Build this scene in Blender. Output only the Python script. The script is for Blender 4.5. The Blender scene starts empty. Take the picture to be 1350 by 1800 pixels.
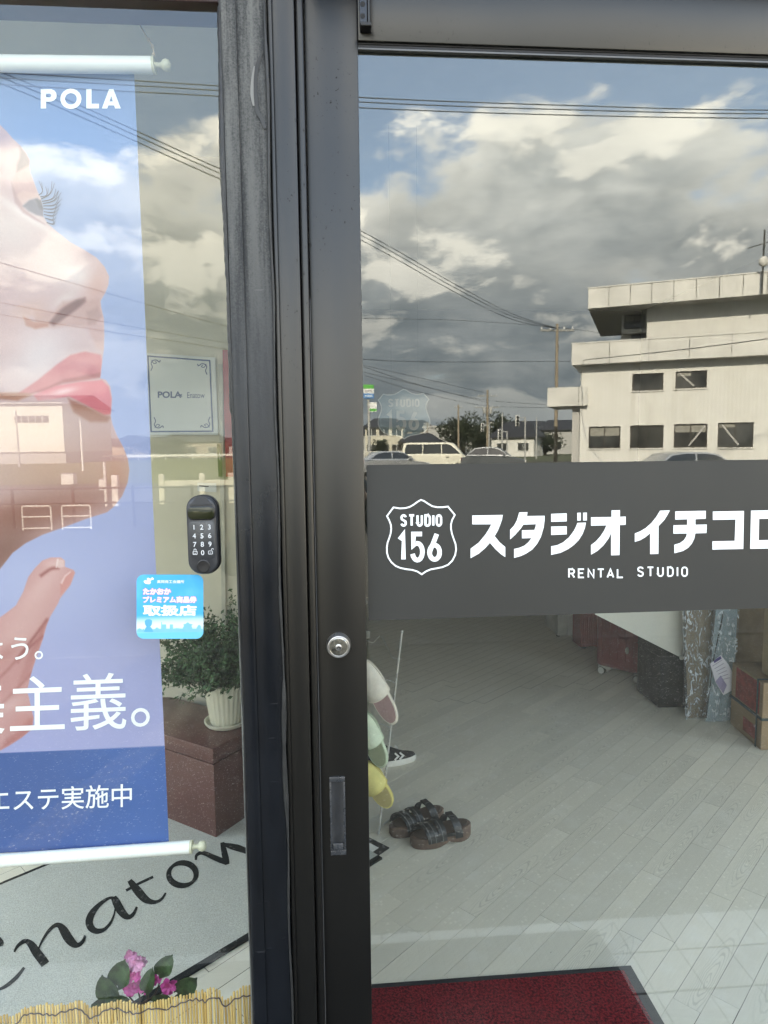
import bpy, bmesh, math, random
import numpy as np
from mathutils import Vector, Matrix
from mathutils.geometry import tessellate_polygon
random.seed(7); rng = np.random.default_rng(7)
sc = bpy.context.scene
COL = sc.collection
R = math.radians

# ---------------------------------------------------------------- camera (26 mm-class phone lens, held at 1.5 m)
F, CX, CY = 1180.0, 675.0, 900.0
CAM = np.array([0.0, -1.05, 1.5])
_vx = np.array([15525.0, -295.0, F]); _vx /= np.linalg.norm(_vx)
_vd = np.array([0.0, 12100.0, F]); _vd[0] = -(_vx[1]*_vd[1] + _vx[2]*_vd[2])/_vx[0]; _vd /= np.linalg.norm(_vd)
_vf = np.cross(_vx, _vd)
CM = np.array([_vx, _vf, -_vd])
cd = bpy.data.cameras.new('camera'); cam = bpy.data.objects.new('camera', cd); COL.objects.link(cam)
cd.sensor_fit = 'HORIZONTAL'; cd.sensor_width = 36.0; cd.lens = F/1350.0*36.0
cd.clip_start = 0.02; cd.clip_end = 3000.0
_m = Matrix(((CM[0][0], -CM[0][1], -CM[0][2], CAM[0]), (CM[1][0], -CM[1][1], -CM[1][2], CAM[1]),
             (CM[2][0], -CM[2][1], -CM[2][2], CAM[2]), (0, 0, 0, 1)))
cam.matrix_world = _m
sc.camera = cam

def ray(px, py): return CM @ np.array([px-CX, py-CY, F])
def at_y(px, py, y):
    d = ray(px, py); return CAM + d*(y-CAM[1])/d[1]
def at_z(px, py, z):
    d = ray(px, py); return CAM + d*(z-CAM[2])/d[2]
def ext(px, py, dist):            # a point of the street, found from where the shop glass mirrors it
    p = at_y(px, py, dist); return np.array([p[0], -p[1], p[2]])

# ---------------------------------------------------------------- exposure, sun, sky
sc.view_settings.view_transform = 'Standard'; sc.view_settings.look = 'None'
sc.view_settings.gamma = 1.0; sc.view_settings.exposure = 3.48
sc.render.engine = 'CYCLES'
sc.cycles.use_denoising = True
sc.cycles.max_bounces = 10; sc.cycles.diffuse_bounces = 5; sc.cycles.glossy_bounces = 4
sc.cycles.transparent_max_bounces = 24; sc.cycles.caustics_reflective = False; sc.cycles.caustics_refractive = False
sc.cycles.sample_clamp_indirect = 4.0
SUN_EL, SUN_AZ = R(31), R(-14)     # the sun stands behind the shop: elevation, and azimuth from +Y towards +X
sdir = Vector((math.sin(SUN_AZ)*math.cos(SUN_EL), math.cos(SUN_AZ)*math.cos(SUN_EL), math.sin(SUN_EL)))
sl = bpy.data.lights.new('sun', 'SUN'); so = bpy.data.objects.new('sun', sl); COL.objects.link(so)
sl.energy = 2.5; sl.angle = R(0.5); sl.color = (1.0, 0.91, 0.76)
so.rotation_euler = (-sdir).to_track_quat('-Z', 'Y').to_euler()

class G:                           # terse node graphs
    def __init__(s, nt): s.nt = nt; s.n = nt.nodes; s.l = nt.links
    def __call__(s, typ, *ins, out=0, **kw):
        nd = s.n.new(typ)
        named = kw.pop('inp', {})
        for k, v in kw.items(): setattr(nd, k, v)
        for i, v in enumerate(ins):
            if v is not None: s.put(nd.inputs[i], v)
        for k, v in named.items(): s.put(nd.inputs[k], v)
        return nd.outputs[out]
    def put(s, sock, v):
        if isinstance(v, bpy.types.NodeSocket): s.l.new(v, sock)
        else:
            if hasattr(v, '__len__') and len(v) == 3 and sock.type == 'RGBA': v = (*v, 1)
            sock.default_value = v
    def m(s, op, a, b=0.0, c=None, clamp=False):
        return s('ShaderNodeMath', a, b, *([c] if c is not None else []), operation=op, use_clamp=clamp)
    def ss(s, x, a, b, lo=0.0, hi=1.0):
        return s('ShaderNodeMapRange', x, a, b, lo, hi, interpolation_type='SMOOTHSTEP')
    def noise(s, vec, scale, detail=4.0, rough=0.5, dist=0.0, out=0):
        return s('ShaderNodeTexNoise', inp={'Vector': vec, 'Scale': scale, 'Detail': detail, 'Roughness': rough, 'Distortion': dist}, out=out)
    def mix(s, fac, a, b, blend='MIX'):
        nd = s.n.new('ShaderNodeMix'); nd.data_type = 'RGBA'; nd.blend_type = blend
        s.put(nd.inputs[0], fac); s.put(nd.inputs[6], a); s.put(nd.inputs[7], b); return nd.outputs[2]
    def mapv(s, vec, scale=(1, 1, 1), loc=(0, 0, 0), rot=(0, 0, 0)):
        return s('ShaderNodeMapping', inp={'Vector': vec, 'Scale': scale, 'Location': loc, 'Rotation': rot})

world = bpy.data.worlds.new('World'); sc.world = world; world.use_nodes = True
world.node_tree.nodes.clear(); g = G(world.node_tree)
sky = g.n.new('ShaderNodeTexSky'); sky.sky_type = 'NISHITA'; sky.sun_disc = False
sky.sun_elevation = SUN_EL; sky.sun_rotation = SUN_AZ; sky.air_density = 1.0; sky.dust_density = 1.2; sky.ozone_density = 0.7
SKY_STRENGTH = 0.1
d = g('ShaderNodeTexCoord')
d = g('ShaderNodeVectorMath', d, operation='NORMALIZE')
sep = g.n.new('ShaderNodeSeparateXYZ'); g.l.new(d, sep.inputs[0]); el = sep.outputs[2]
CL_OFF = (7.7, 2.3, 3.1)
warp = g.noise(g.mapv(d, (2.2, 2.2, 3.2)), 1.6, 3, 0.5, out=1)
q = g('ShaderNodeVectorMath', d, g('ShaderNodeVectorMath', warp, (0.10, 0.10, 0.08), operation='MULTIPLY'), operation='ADD')
def cloudn(loc, scale, det, rough):
    return g.noise(g.mapv(q, (1.0, 1.0, 2.1), loc), scale, det, rough)
n0 = cloudn(CL_OFF, 3.4, 10, 0.60)
n1 = cloudn((CL_OFF[0], CL_OFF[1]+0.01, CL_OFF[2]+0.10), 3.4, 10, 0.60)
big = cloudn((9.3, 2.2, 5.0), 1.7, 3, 0.5)
th = g.m('SUBTRACT', g.ss(el, 0.26, 0.50, 0.30, 0.64), g.ss(el, 0.55, 0.80, 0.0, 0.16))
cov = g.ss(g.m('SUBTRACT', n0, th), -0.015, 0.085)
edge = g.ss(g.m('SUBTRACT', n0, n1), 0.015, 0.105)
crest = g.ss(g.m('SUBTRACT', n0, th), 0.22, 0.02)
hi = g.ss(el, 0.10, 0.36)
lit = g.m('MULTIPLY', g.m('ADD', g.m('MULTIPLY', edge, 0.85), g.m('MULTIPLY', crest, 0.35)), g.m('MULTIPLY', g.m('ADD', g.m('MULTIPLY', hi, 0.80), 0.20), g.ss(big, 0.34, 0.56, 0.5, 1.0)), clamp=True)
soft = g.ss(cloudn((1.0, 7.0, 2.0), 6.5, 6, 0.6), 0.3, 0.72)
dark = g.mix(soft, (1.08, 1.30, 1.46), (2.35, 2.54, 2.62))
dark = g.mix(g.m('MULTIPLY', g.ss(el, 0.15, 0.36), g.ss(cloudn((4.0, 3.0, 1.0), 4.2, 6, 0.6), 0.36, 0.62, 0.35, 1.0)), dark, (5.3, 5.3, 5.0))
ccol = g.mix(lit, dark, (9.8, 9.2, 7.9))
col = g.mix(cov, g.mix(0.30, sky.outputs[0], (2.7, 3.1, 3.35)), ccol)
col = g.mix(g.ss(el, 0.10, -0.02), col, (2.0, 2.25, 2.4))   # murk near the horizon
bg = g('ShaderNodeBackground', col, SKY_STRENGTH)
g.l.new(bg, g.n.new('ShaderNodeOutputWorld').inputs[0])

# ---------------------------------------------------------------- material helpers
def newmat(name):
    m = bpy.data.materials.new(name); m.use_nodes = True
    m.node_tree.nodes.clear(); return m, G(m.node_tree)
def finish(g, surf):
    g.l.new(surf, g.n.new('ShaderNodeOutputMaterial').inputs[0])
def pbr(g, col, rough=0.5, metal=0.0, spec=0.5, normal=None, **kw):
    inp = {'Base Color': col, 'Roughness': rough, 'Metallic': metal, 'Specular IOR Level': spec}
    if normal is not None: inp['Normal'] = normal
    inp.update(kw)
    return g('ShaderNodeBsdfPrincipled', inp=inp)
def bump(g, h, strength=0.3, dist=0.002):
    return g('ShaderNodeBump', inp={'Height': h, 'Strength': strength, 'Distance': dist})
def objc(g): return g('ShaderNodeTexCoord', out=3)
MATS = {}
def mat(name, col, rough=0.5, metal=0.0, spec=0.5, var=0.12, scale=8.0, bstr=0.0, bscale=60.0, bdist=0.002, detail=5.0, col2=None, emit=None):
    """a plain paint, plastic or cloth with uneven tone and fine relief"""
    if name in MATS: return MATS[name]
    m, g = newmat(name); c = objc(g)
    n = g.noise(c, scale, detail, 0.6)
    c2 = col2 if col2 else tuple(max(0.0, x*(1-var*2.2)) for x in col)
    base = g.mix(g.ss(n, 0.32, 0.68), c2, col)
    nn = bump(g, g.noise(c, bscale, 4, 0.6), bstr, bdist) if bstr else None
    r = g('ShaderNodeMapRange', g.noise(c, scale*2.3, 3, 0.6), 0.3, 0.7, max(0.02, rough-0.07), min(1.0, rough+0.07))
    finish(g, pbr(g, base, r, metal, spec, nn)); MATS[name] = m; return m

# ---------------------------------------------------------------- geometry helpers
class MB:
    def __init__(s): s.v = []; s.f = []
    def add(s, V, Fc, T=None):
        o = len(s.v)
        for p in V:
            p = Vector(p)
            s.v.append(T @ p if T is not None else p)
        s.f += [tuple(i+o for i in f) for f in Fc]; return s
    def box(s, x0, x1, y0, y1, z0, z1, T=None):
        V = [(x, y, z) for z in (z0, z1) for y in (y0, y1) for x in (x0, x1)]
        return s.add(V, [(0, 2, 3, 1), (4, 5, 7, 6), (0, 1, 5, 4), (2, 6, 7, 3), (0, 4, 6, 2), (1, 3, 7, 5)], T)
    def rbox(s, x0, x1, y0, y1, z0, z1, b=0.004, seg=2, T=None):
        bm = bmesh.new(); bmesh.ops.create_cube(bm, size=1.0)
        for v in bm.verts:
            v.co = Vector(((x0+x1)/2+v.co.x*(x1-x0), (y0+y1)/2+v.co.y*(y1-y0), (z0+z1)/2+v.co.z*(z1-z0)))
        b = min(b, 0.49*min(x1-x0, y1-y0, z1-z0))
        bmesh.ops.bevel(bm, geom=bm.edges[:], offset=b, segments=seg, profile=0.5, affect='EDGES')
        s.bm(bm, T); bm.free(); return s
    def bm(s, bm, T=None):
        bm.verts.index_update()
        return s.add([v.co.copy() for v in bm.verts], [tuple(v.index for v in f.verts) for f in bm.faces], T)
    def tube(s, P, r, n=8, cap=True, T=None, closed=False):
        P = [Vector(p) for p in P]; k = len(P); rr = r if hasattr(r, '__len__') else [r]*k
        V = []; Fc = []; up = None
        for i, p in enumerate(P):
            if closed: t = (P[(i+1) % k]-P[i-1])
            else: t = (P[min(i+1, k-1)]-P[max(i-1, 0)])
            t.normalize()
            if up is None:
                up = t.orthogonal().normalized()
            else:
                up = (up - t*up.dot(t)); up = up.normalized() if up.length > 1e-6 else t.orthogonal().normalized()
            b = t.cross(up)
            for j in range(n):
                a = 2*math.pi*j/n
                V.append(p+(up*math.cos(a)+b*math.sin(a))*rr[i])
        kk = k if closed else k-1
        for i in range(kk):
            i2 = (i+1) % k
            for j in range(n):
                j2 = (j+1) % n
                Fc.append((i*n+j, i*n+j2, i2*n+j2, i2*n+j))
        if cap and not closed:
            Fc.append(tuple(range(n-1, -1, -1))); Fc.append(tuple((k-1)*n+j for j in range(n)))
        return s.add(V, Fc, T)
    def lathe(s, prof, n=24, T=None, fl=0, fa=0.0):
        V = []; Fc = []; k = len(prof)
        for (r, z) in prof:
            for j in range(n):
                a = 2*math.pi*j/n; q = r*(1+fa*math.cos(fl*a)) if fl else r
                V.append((q*math.cos(a), q*math.sin(a), z))
        for i in range(k-1):
            for j in range(n):
                j2 = (j+1) % n; Fc.append((i*n+j, i*n+j2, (i+1)*n+j2, (i+1)*n+j))
        Fc.append(tuple(range(n-1, -1, -1))); Fc.append(tuple((k-1)*n+j for j in range(n)))
        return s.add(V, Fc, T)
    def prism(s, poly, fn, w0, w1, holes=()):
        """outline poly (u,v) extruded from w0 to w1, placed by fn(u,v,w)"""
        loops = [list(poly)]+[list(h) for h in holes]
        flat = [p for L in loops for p in L]; n = len(flat)
        tri = tessellate_polygon([[Vector((p[0], p[1], 0)) for p in L] for L in loops])
        V = [fn(p[0], p[1], w0) for p in flat]+[fn(p[0], p[1], w1) for p in flat]
        Fc = []
        for t in tri:
            Fc.append(tuple(t)); Fc.append(tuple(i+n for i in reversed(t)))
        o = 0
        for L in loops:
            k = len(L)
            for i in range(k): Fc.append((o+i, o+(i+1) % k, o+(i+1) % k+n, o+i+n))
            o += k
        return s.add(V, Fc)
    def ball(s, c, r, n=10, m=7, T=None):
        c = Vector(c); rr = r if hasattr(r, '__len__') else (r, r, r)
        V = []; Fc = []
        for i in range(m+1):
            a = math.pi*i/m
            for j in range(n):
                b = 2*math.pi*j/n
                V.append(c+Vector((rr[0]*math.sin(a)*math.cos(b), rr[1]*math.sin(a)*math.sin(b), rr[2]*math.cos(a))))
        for i in range(m):
            for j in range(n):
                j2 = (j+1) % n; Fc.append((i*n+j, (i+1)*n+j, (i+1)*n+j2, i*n+j2))
        return s.add(V, Fc, T)
    def loft(s, rings, closed_ends=True, T=None):
        n = len(rings[0]); V = [p for r in rings for p in r]; Fc = []
        for i in range(len(rings)-1):
            for j in range(n):
                j2 = (j+1) % n; Fc.append((i*n+j, i*n+j2, (i+1)*n+j2, (i+1)*n+j))
        if closed_ends:
            Fc.append(tuple(range(n-1, -1, -1))); Fc.append(tuple((len(rings)-1)*n+j for j in range(n)))
        return s.add(V, Fc, T)
    def build(s, name, m, parent=None, smooth=None, recalc=True, **tags):
        off = Vector(parent['_o']) if parent is not None and '_o' in parent else Vector((0, 0, 0))
        me = bpy.data.meshes.new(name)
        me.from_pydata([tuple(p-off) for p in s.v], [], s.f)
        if recalc:
            b = bmesh.new(); b.from_mesh(me); bmesh.ops.remove_doubles(b, verts=b.verts[:], dist=1e-6) if len(s.v) < 60000 else None
            bmesh.ops.recalc_face_normals(b, faces=b.faces[:]); b.to_mesh(me); b.free()
        if smooth is not None:
            me.polygons.foreach_set('use_smooth', [True]*len(me.polygons)); me.set_sharp_from_angle(angle=R(smooth))
        for mm in (m if isinstance(m, (list, tuple)) else [m]): me.materials.append(mm)
        o = bpy.data.objects.new(name, me); COL.objects.link(o)
        o['_o'] = tuple(off)
        if parent is not None: o.parent = parent
        for k, v in tags.items(): o[k] = v
        return o
def thing(name, label, category, loc, group=None):
    o = bpy.data.objects.new(name, None); COL.objects.link(o); o.location = loc; o['_o'] = tuple(loc)
    o.empty_display_size = 0.1
    o['label'] = label; o['category'] = category; o['kind'] = 'thing'
    if group: o['group'] = group
    return o
def TL(x, y, z, rz=0.0, rx=0.0, ry=0.0, s=1.0):
    return Matrix.Translation((x, y, z)) @ Matrix.Rotation(rz, 4, 'Z') @ Matrix.Rotation(ry, 4, 'Y') @ Matrix.Rotation(rx, 4, 'X') @ Matrix.Scale(s, 4)
def ribbon(P, w, closed=False):
    """outline polygon(s) of a pen stroke; w one width or one per point"""
    P = [np.array(p, float) for p in P]; k = len(P); ww = w if hasattr(w, '__len__') else [w]*k
    L = []; Rr = []
    for i in range(k):
        a = P[i]-P[i-1] if (i > 0 or closed) else P[1]-P[0]
        b = P[(i+1) % k]-P[i] if (i < k-1 or closed) else P[-1]-P[-2]
        a = a/(np.linalg.norm(a)+1e-9); b = b/(np.linalg.norm(b)+1e-9)
        t = a+b; t = t/(np.linalg.norm(t)+1e-9); n = np.array([-t[1], t[0]])
        c = max(0.45, float(np.dot(n, np.array([-a[1], a[0]]))))
        L.append(P[i]+n*ww[i]/2/c); Rr.append(P[i]-n*ww[i]/2/c)
    return L, Rr
def stroke(mb, P, w, fn, w0, w1, closed=False):
    L, Rr = ribbon(P, w, closed); k = len(L); V = []; Fc = []
    for i in range(k):
        V += [fn(*L[i], w0), fn(*Rr[i], w0), fn(*L[i], w1), fn(*Rr[i], w1)]
    for i in range(k if closed else k-1):
        a = 4*i; b = 4*((i+1) % k)
        Fc += [(a, a+1, b+1, b), (a+2, b+2, b+3, a+3), (a, b, b+2, a+2), (a+1, a+3, b+3, b+1)]
    if not closed: Fc += [(0, 2, 3, 1), (4*k-4, 4*k-3, 4*k-1, 4*k-2)]
    mb.add(V, Fc)
def arc(cx, cy, rx, ry, a0, a1, n=10):
    return [(cx+rx*math.cos(R(a0+(a1-a0)*i/n)), cy+ry*math.sin(R(a0+(a1-a0)*i/n))) for i in range(n+1)]
def crom(P, k=8):
    """Catmull-Rom through points of any dimension"""
    P = [np.array(p, float) for p in P]; out = []
    for i in range(len(P)-1):
        a = P[max(i-1, 0)]; b = P[i]; c = P[i+1]; d_ = P[min(i+2, len(P)-1)]
        for j in range(k):
            t = j/k
            out.append(0.5*((2*b)+(c-a)*t+(2*a-5*b+4*c-d_)*t*t+(3*b-a-3*c+d_)*t**3))
    out.append(P[-1]); return out
# one-line letters in a unit box, v upwards
def S_(): return [arc(.5, .77, .42, .23, 20, 270, 12)[:]+arc(.5, .25, .42, .25, 90, -160, 12)]
GLY = {
 'S': lambda: [arc(.5, .78, .42, .22, 10, 200, 10)+[(.14, .62), (.86, .40)]+arc(.5, .22, .42, .22, 20, -170, 10)],
 'T': lambda: [[(0, 1), (1, 1)], [(.5, 1), (.5, 0)]],
 'U': lambda: [[(.06, 1), (.06, .3)]+arc(.5, .3, .44, .3, 180, 360, 12)+[(.94, 1)]],
 'D': lambda: [[(.06, 0), (.06, 1), (.5, 1)]+arc(.5, .66, .44, .34, 90, 0, 6)+arc(.5, .34, .44, .34, 0, -90, 6)+[(.06, 0)]],
 'I': lambda: [[(.5, 0), (.5, 1)]],
 'O': lambda: [arc(.5, .7, .44, .3, 0, 180, 10)+arc(.5, .3, .44, .3, 180, 360, 10)+[(.94, .7)]],
 'R': lambda: [[(.06, 0), (.06, 1), (.55, 1)]+arc(.55, .74, .39, .26, 90, -90, 10)+[(.06, .48)], [(.55, .48), (.95, 0)]],
 'E': lambda: [[(.94, 1), (.06, 1), (.06, 0), (.94, 0)], [(.06, .52), (.8, .52)]],
 'N': lambda: [[(.06, 0), (.06, 1), (.94, 0), (.94, 1)]],
 'A': lambda: [[(0, 0), (.5, 1), (1, 0)], [(.18, .3), (.82, .3)]],
 'L': lambda: [[(.06, 1), (.06, 0), (.94, 0)]],
 '1': lambda: [[(.05, .78), (.6, 1), (.6, 0)]],
 '5': lambda: [[(.9, 1), (.12, 1), (.12, .56)]+[(.3, .63)]+arc(.48, .3, .46, .33, 90, -165, 14)],
 '6': lambda: [arc(.5, .28, .46, .28, 0, 360, 24), [(.70, 1), (.40, .66), (.14, .40), (.055, .29)]],
}
def word(mb, txt, u0, v0, u1, v1, w, fn, w0, w1, gap=0.28, wid=None):
    """letters of a word in the box u0..u1, v0 (baseline) .. v1, drawn through fn"""
    wid = wid or {}
    ws = [wid.get(ch, 0.12 if ch == 'I' else 1.0) for ch in txt]
    tot = sum(ws)+gap*(len(txt)-1); unit = (u1-u0)/tot; u = u0
    for ch, cw in zip(txt, ws):
        if ch != ' ':
            ins = w/2*(1 if v1 > v0 else -1)
            for k_, st in enumerate(GLY[ch]()):
                stroke(mb, [(u+p[0]*cw*unit, (v0+ins)+p[1]*((v1-ins)-(v0+ins))) for p in st], w, fn, w0+k_*0.00012, w1+k_*0.00012*(1 if w1 > w0 else -1))
        u += (cw+gap)*unit
_dg = None
def glyphs(body):
    c = bpy.data.curves.new('tmp', 'FONT'); c.body = body; c.size = 1; c.resolution_u = 4
    o = bpy.data.objects.new('tmp', c); COL.objects.link(o); bpy.context.view_layer.update()
    me = o.evaluated_get(bpy.context.evaluated_depsgraph_get()).to_mesh()
    V = [(v.co.x, v.co.y) for v in me.vertices]; Fc = [tuple(p.vertices) for p in me.polygons]
    o.evaluated_get(bpy.context.evaluated_depsgraph_get()).to_mesh_clear()
    bpy.data.objects.remove(o); bpy.data.curves.remove(c); return V, Fc
def print_text(mb, body, fn, w, bold=0.0):
    V, Fc = glyphs(body)
    offs = [(0, 0)] if not bold else [(bold*math.cos(a), bold*math.sin(a)) for a in np.arange(0, 2*math.pi, math.pi/4)]+[(0, 0)]
    for k, (du, dv) in enumerate(offs):
        mb.add([fn(u+du, v+dv, w+k*0.00003*(1 if w > 0 else -1)) for u, v in V], Fc)
# ================================================================= materials of the place
def glass_mat(name, r0, tint):
    m, g = newmat(name)
    f = g('ShaderNodeLayerWeight', 0.5, out=1)
    fac = g.m('ADD', g.m('MULTIPLY', g.m('POWER', f, 5.0), 1.0-r0), r0)
    c = objc(g)
    wav = bump(g, g.noise(c, 1.1, 1, 0.4), 0.10, 0.004)
    gl = g('ShaderNodeBsdfGlossy', inp={'Color': (0.97, 0.98, 0.95), 'Roughness': 0.0, 'Normal': wav})
    tr = g('ShaderNodeBsdfTransparent', tint)
    # a thin film of dust and a few dried specks
    dust = g.m('MULTIPLY', g.ss(g.noise(c, 190, 2, 0.5), 0.70, 0.78), 0.45)
    film = g.m('MULTIPLY', g.ss(g.noise(c, 2.5, 6, 0.7), 0.45, 0.8), 0.024)
    s1 = g('ShaderNodeMixShader', fac, tr, gl)
    df = g('ShaderNodeBsdfDiffuse', (0.6, 0.58, 0.53))
    finish(g, g('ShaderNodeMixShader', g.m('ADD', film, g.m('MULTIPLY', dust, 0.03)), s1, df))
    return m
def clear_mat(name, col=(0.97, 0.98, 0.975)):
    m, g = newmat(name); finish(g, g('ShaderNodeBsdfTransparent', col)); return m
M_DGLASS = glass_mat('door_glass', 0.105, (0.97, 0.985, 0.965))
M_WGLASS = glass_mat('window_glass', 0.072, (0.97, 0.985, 0.965))
M_CLEAR = clear_mat('glass_inner_face')

def frame_mat():
    m, g = newmat('black_aluminium'); c = objc(g)
    sp = g.ss(g.noise(g.mapv(c, (1, 1, 0.8)), 210, 3, 0.6, 0.4), 0.655, 0.685)
    zs = g.n.new('ShaderNodeSeparateXYZ'); g.l.new(c, zs.inputs[0])
    zone = g.m('MULTIPLY', g.m('MULTIPLY', g.ss(zs.outputs[2], 1.62, 1.85), g.ss(zs.outputs[2], 2.16, 2.02)), g.ss(g.noise(c, 9, 3, 0.5), 0.35, 0.6))
    dirt = g.m('MULTIPLY', sp, zone)
    base = g.mix(g.ss(g.noise(c, 3, 5, 0.6), 0.3, 0.7), (0.0030, 0.0030, 0.0030), (0.0050, 0.0050, 0.0048))
    base = g.mix(dirt, base, (0.005, 0.005, 0.005))
    r = g('ShaderNodeMapRange', g.noise(g.mapv(c, (1, 1, 0.3)), 7, 5, 0.65), 0.3, 0.7, 0.31, 0.34)
    r = g.m('ADD', r, g.m('MULTIPLY', dirt, 0.4))
    finish(g, g('ShaderNodeMixShader', g.m('MULTIPLY', dirt, 0.8), pbr(g, base, r, 0.0, 0.5, bump(g, g.noise(c, 900, 2, 0.5), 0.05, 0.0004), IOR=1.55, **{'Specular Tint': (1.0, 0.97, 0.91, 1)}), g('ShaderNodeBsdfDiffuse', (0.018, 0.017, 0.015)))); return m
M_FRAME = frame_mat()
def post_mat():
    m, g = newmat('weathered_black_paint'); c = objc(g)
    sep = g.n.new('ShaderNodeSeparateXYZ'); g.l.new(c, sep.inputs[0]); z = sep.outputs[2]
    st = g.noise(g.mapv(c, (1, 1, 0.06)), 60, 5, 0.65)
    bl = g.noise(g.mapv(c, (1, 1, 0.35)), 9, 6, 0.65)
    pit = g.noise(c, 380, 4, 0.7)
    # chalking: worn paint and the sky's sheen both painted as a grey bloom high up, a ragged edge at 1.4 m
    h = g.m('ADD', z, g.m('MULTIPLY', g.m('SUBTRACT', bl, 0.5), 0.55))
    chalk_sheen = g.ss(h, 1.44, 2.02)
    chalk_sheen2 = g.m('MULTIPLY', g.ss(h, 1.58, 2.18), g.ss(g.m('ADD', g.m('MULTIPLY', st, 0.75), g.m('MULTIPLY', pit, 0.35)), 0.42, 0.68))
    base = g.mix(g.ss(bl, 0.35, 0.7), (0.004, 0.0048, 0.0062), (0.008, 0.0095, 0.0125))
    base = g.mix(g.m('MULTIPLY', chalk_sheen, 0.55), base, (0.030, 0.031, 0.031))
    base = g.mix(chalk_sheen2, base, (0.115, 0.115, 0.108))
    scr = g.m('MULTIPLY', g.ss(g.noise(g.mapv(c, (3, 3, 40), rot=(0, 0.4, 0)), 6, 3, 0.6), 0.70, 0.74), 0.06)
    base = g.mix(scr, base, (0.5, 0.5, 0.5))
    r = g('ShaderNodeMapRange', chalk_sheen, 0.0, 1.0, 0.22, 0.72)
    r = g.m('ADD', r, g.m('MULTIPLY', g.m('SUBTRACT', bl, 0.5), 0.25))
    hgt = g.m('MULTIPLY', pit, g.m('ADD', chalk_sheen, 0.08))
    finish(g, pbr(g, base, r, 0.0, 0.32, bump(g, hgt, 0.5, 0.0012), IOR=1.55)); return m
M_POST = post_mat()
M_CAULK = mat('black_sealant', (0.010, 0.010, 0.012), 0.42, spec=0.6, var=0.2, scale=30, bstr=0.5, bscale=90, bdist=0.003)
M_CAULKG = mat('smeared_grey_sealant', (0.022, 0.023, 0.023), 0.5, var=0.2, scale=40, bstr=0.5, bscale=120, bdist=0.002)
M_GASKET = mat('gasket_rubber', (0.006, 0.006, 0.007), 0.5, var=0.2, scale=20)
M_MAROON = mat('maroon_paint', (0.030, 0.006, 0.006), 0.4, var=0.2, scale=6)
M_VINYL = mat('dark_grey_vinyl', (0.031, 0.031, 0.0285), 0.5, spec=0.35, var=0.03, scale=2.5, bstr=0.03, bscale=14, bdist=0.002)
M_WHITEV = mat('white_vinyl', (0.84, 0.86, 0.87), 0.5, var=0.02)
M_STEEL = mat('nickel', (0.62, 0.60, 0.53), 0.22, 1.0, var=0.06, scale=40, bstr=0.05, bscale=300, bdist=0.0005)
M_STEELD = mat('satin_ring', (0.55, 0.55, 0.56), 0.33, 1.0, var=0.08, scale=30)
M_HOLE = mat('black_hole', (0.003, 0.003, 0.003), 0.7)
M_DARKPL = mat('graphite_plastic', (0.030, 0.032, 0.037), 0.38, spec=0.5, var=0.05, scale=20, bstr=0.06, bscale=700, bdist=0.0003)
M_DARKPL2 = mat('black_plastic_rim', (0.010, 0.010, 0.012), 0.30, var=0.08)
M_KEYPRINT = mat('key_print', (0.62, 0.64, 0.66), 0.5, var=0.02)
M_LENS = mat('camera_window', (0.020, 0.022, 0.010), 0.06, spec=0.35, var=0.05)

# ================================================================= the shop shell
ZC, ZR = 2.75, 2.95
XL, XR, YB, YBL = -1.95, 2.95, 5.25, 2.02
M_SALON = mat('cream_plaster', (0.62, 0.59, 0.47), 0.85, var=0.05, scale=2.0, bstr=0.15, bscale=200, bdist=0.001)
M_STUDIOW = mat('studio_wall', (0.30, 0.295, 0.28), 0.8, var=0.08, scale=3)
M_OUTW = mat('shop_outer_wall', (0.10, 0.095, 0.09), 0.7, var=0.1, scale=3, bstr=0.2, bscale=40)
M_CEIL = mat('ceiling_board', (0.50, 0.49, 0.46), 0.85, var=0.05, scale=3)
def struct(mb, name, m, parent=None, **k): return mb.build(name, m, parent, **({} if parent else {'kind': 'structure'}), **k)
b = MB(); b.box(XL-.1, XR+.1, YB, YB+.1, -.3, ZR+.6); struct(b, 'studio_back_wall', mat('studio_back_wall_paint', (.12, .118, .11), .8, var=.08, scale=3))
b = MB(); b.box(-.155, -.105, .02, YB, 0, ZC); b.box(XR, XR+.1, .02, .12, -.3, ZR+.6); b.box(XR, XR+.1, 1.6, YB, -.3, ZR+.6); b.box(XR, XR+.1, .12, 1.6, -.3, .05); b.box(XR, XR+.1, .12, 1.6, 2.7, ZR+.6); struct(b, 'studio_side_wall', M_STUDIOW)
b = MB(); b.box(XL, -.155, YBL, YBL+.08, 0, ZC); b.box(XL-.1, XL, .02, .15, -.3, ZR+.6); b.box(XL-.1, XL, 1.9, YB, -.3, ZR+.6); b.box(XL-.1, XL, .15, 1.9, -.3, .05); b.box(XL-.1, XL, .15, 1.9, 2.7, ZR+.6); struct(b, 'salon_wall', M_SALON)
b = MB(); b.box(XL-.1, XR+.1, .0, YB+.1, ZC, ZR); struct(b, 'ceiling', M_CEIL)
b = MB(); b.box(XL-.6, XR+.6, -.13, -.0, 2.33, ZR+.6); b.box(XL-.6, XL+.12, -.10, .02, -.2, 2.33); b.box(2.92, XR+.6, -.10, .02, -.2, 2.33)
b.box(XL+.12, -.16, -.08, .02, -.2, .22)
struct(b, 'shop_front_wall', M_OUTW)

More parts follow.
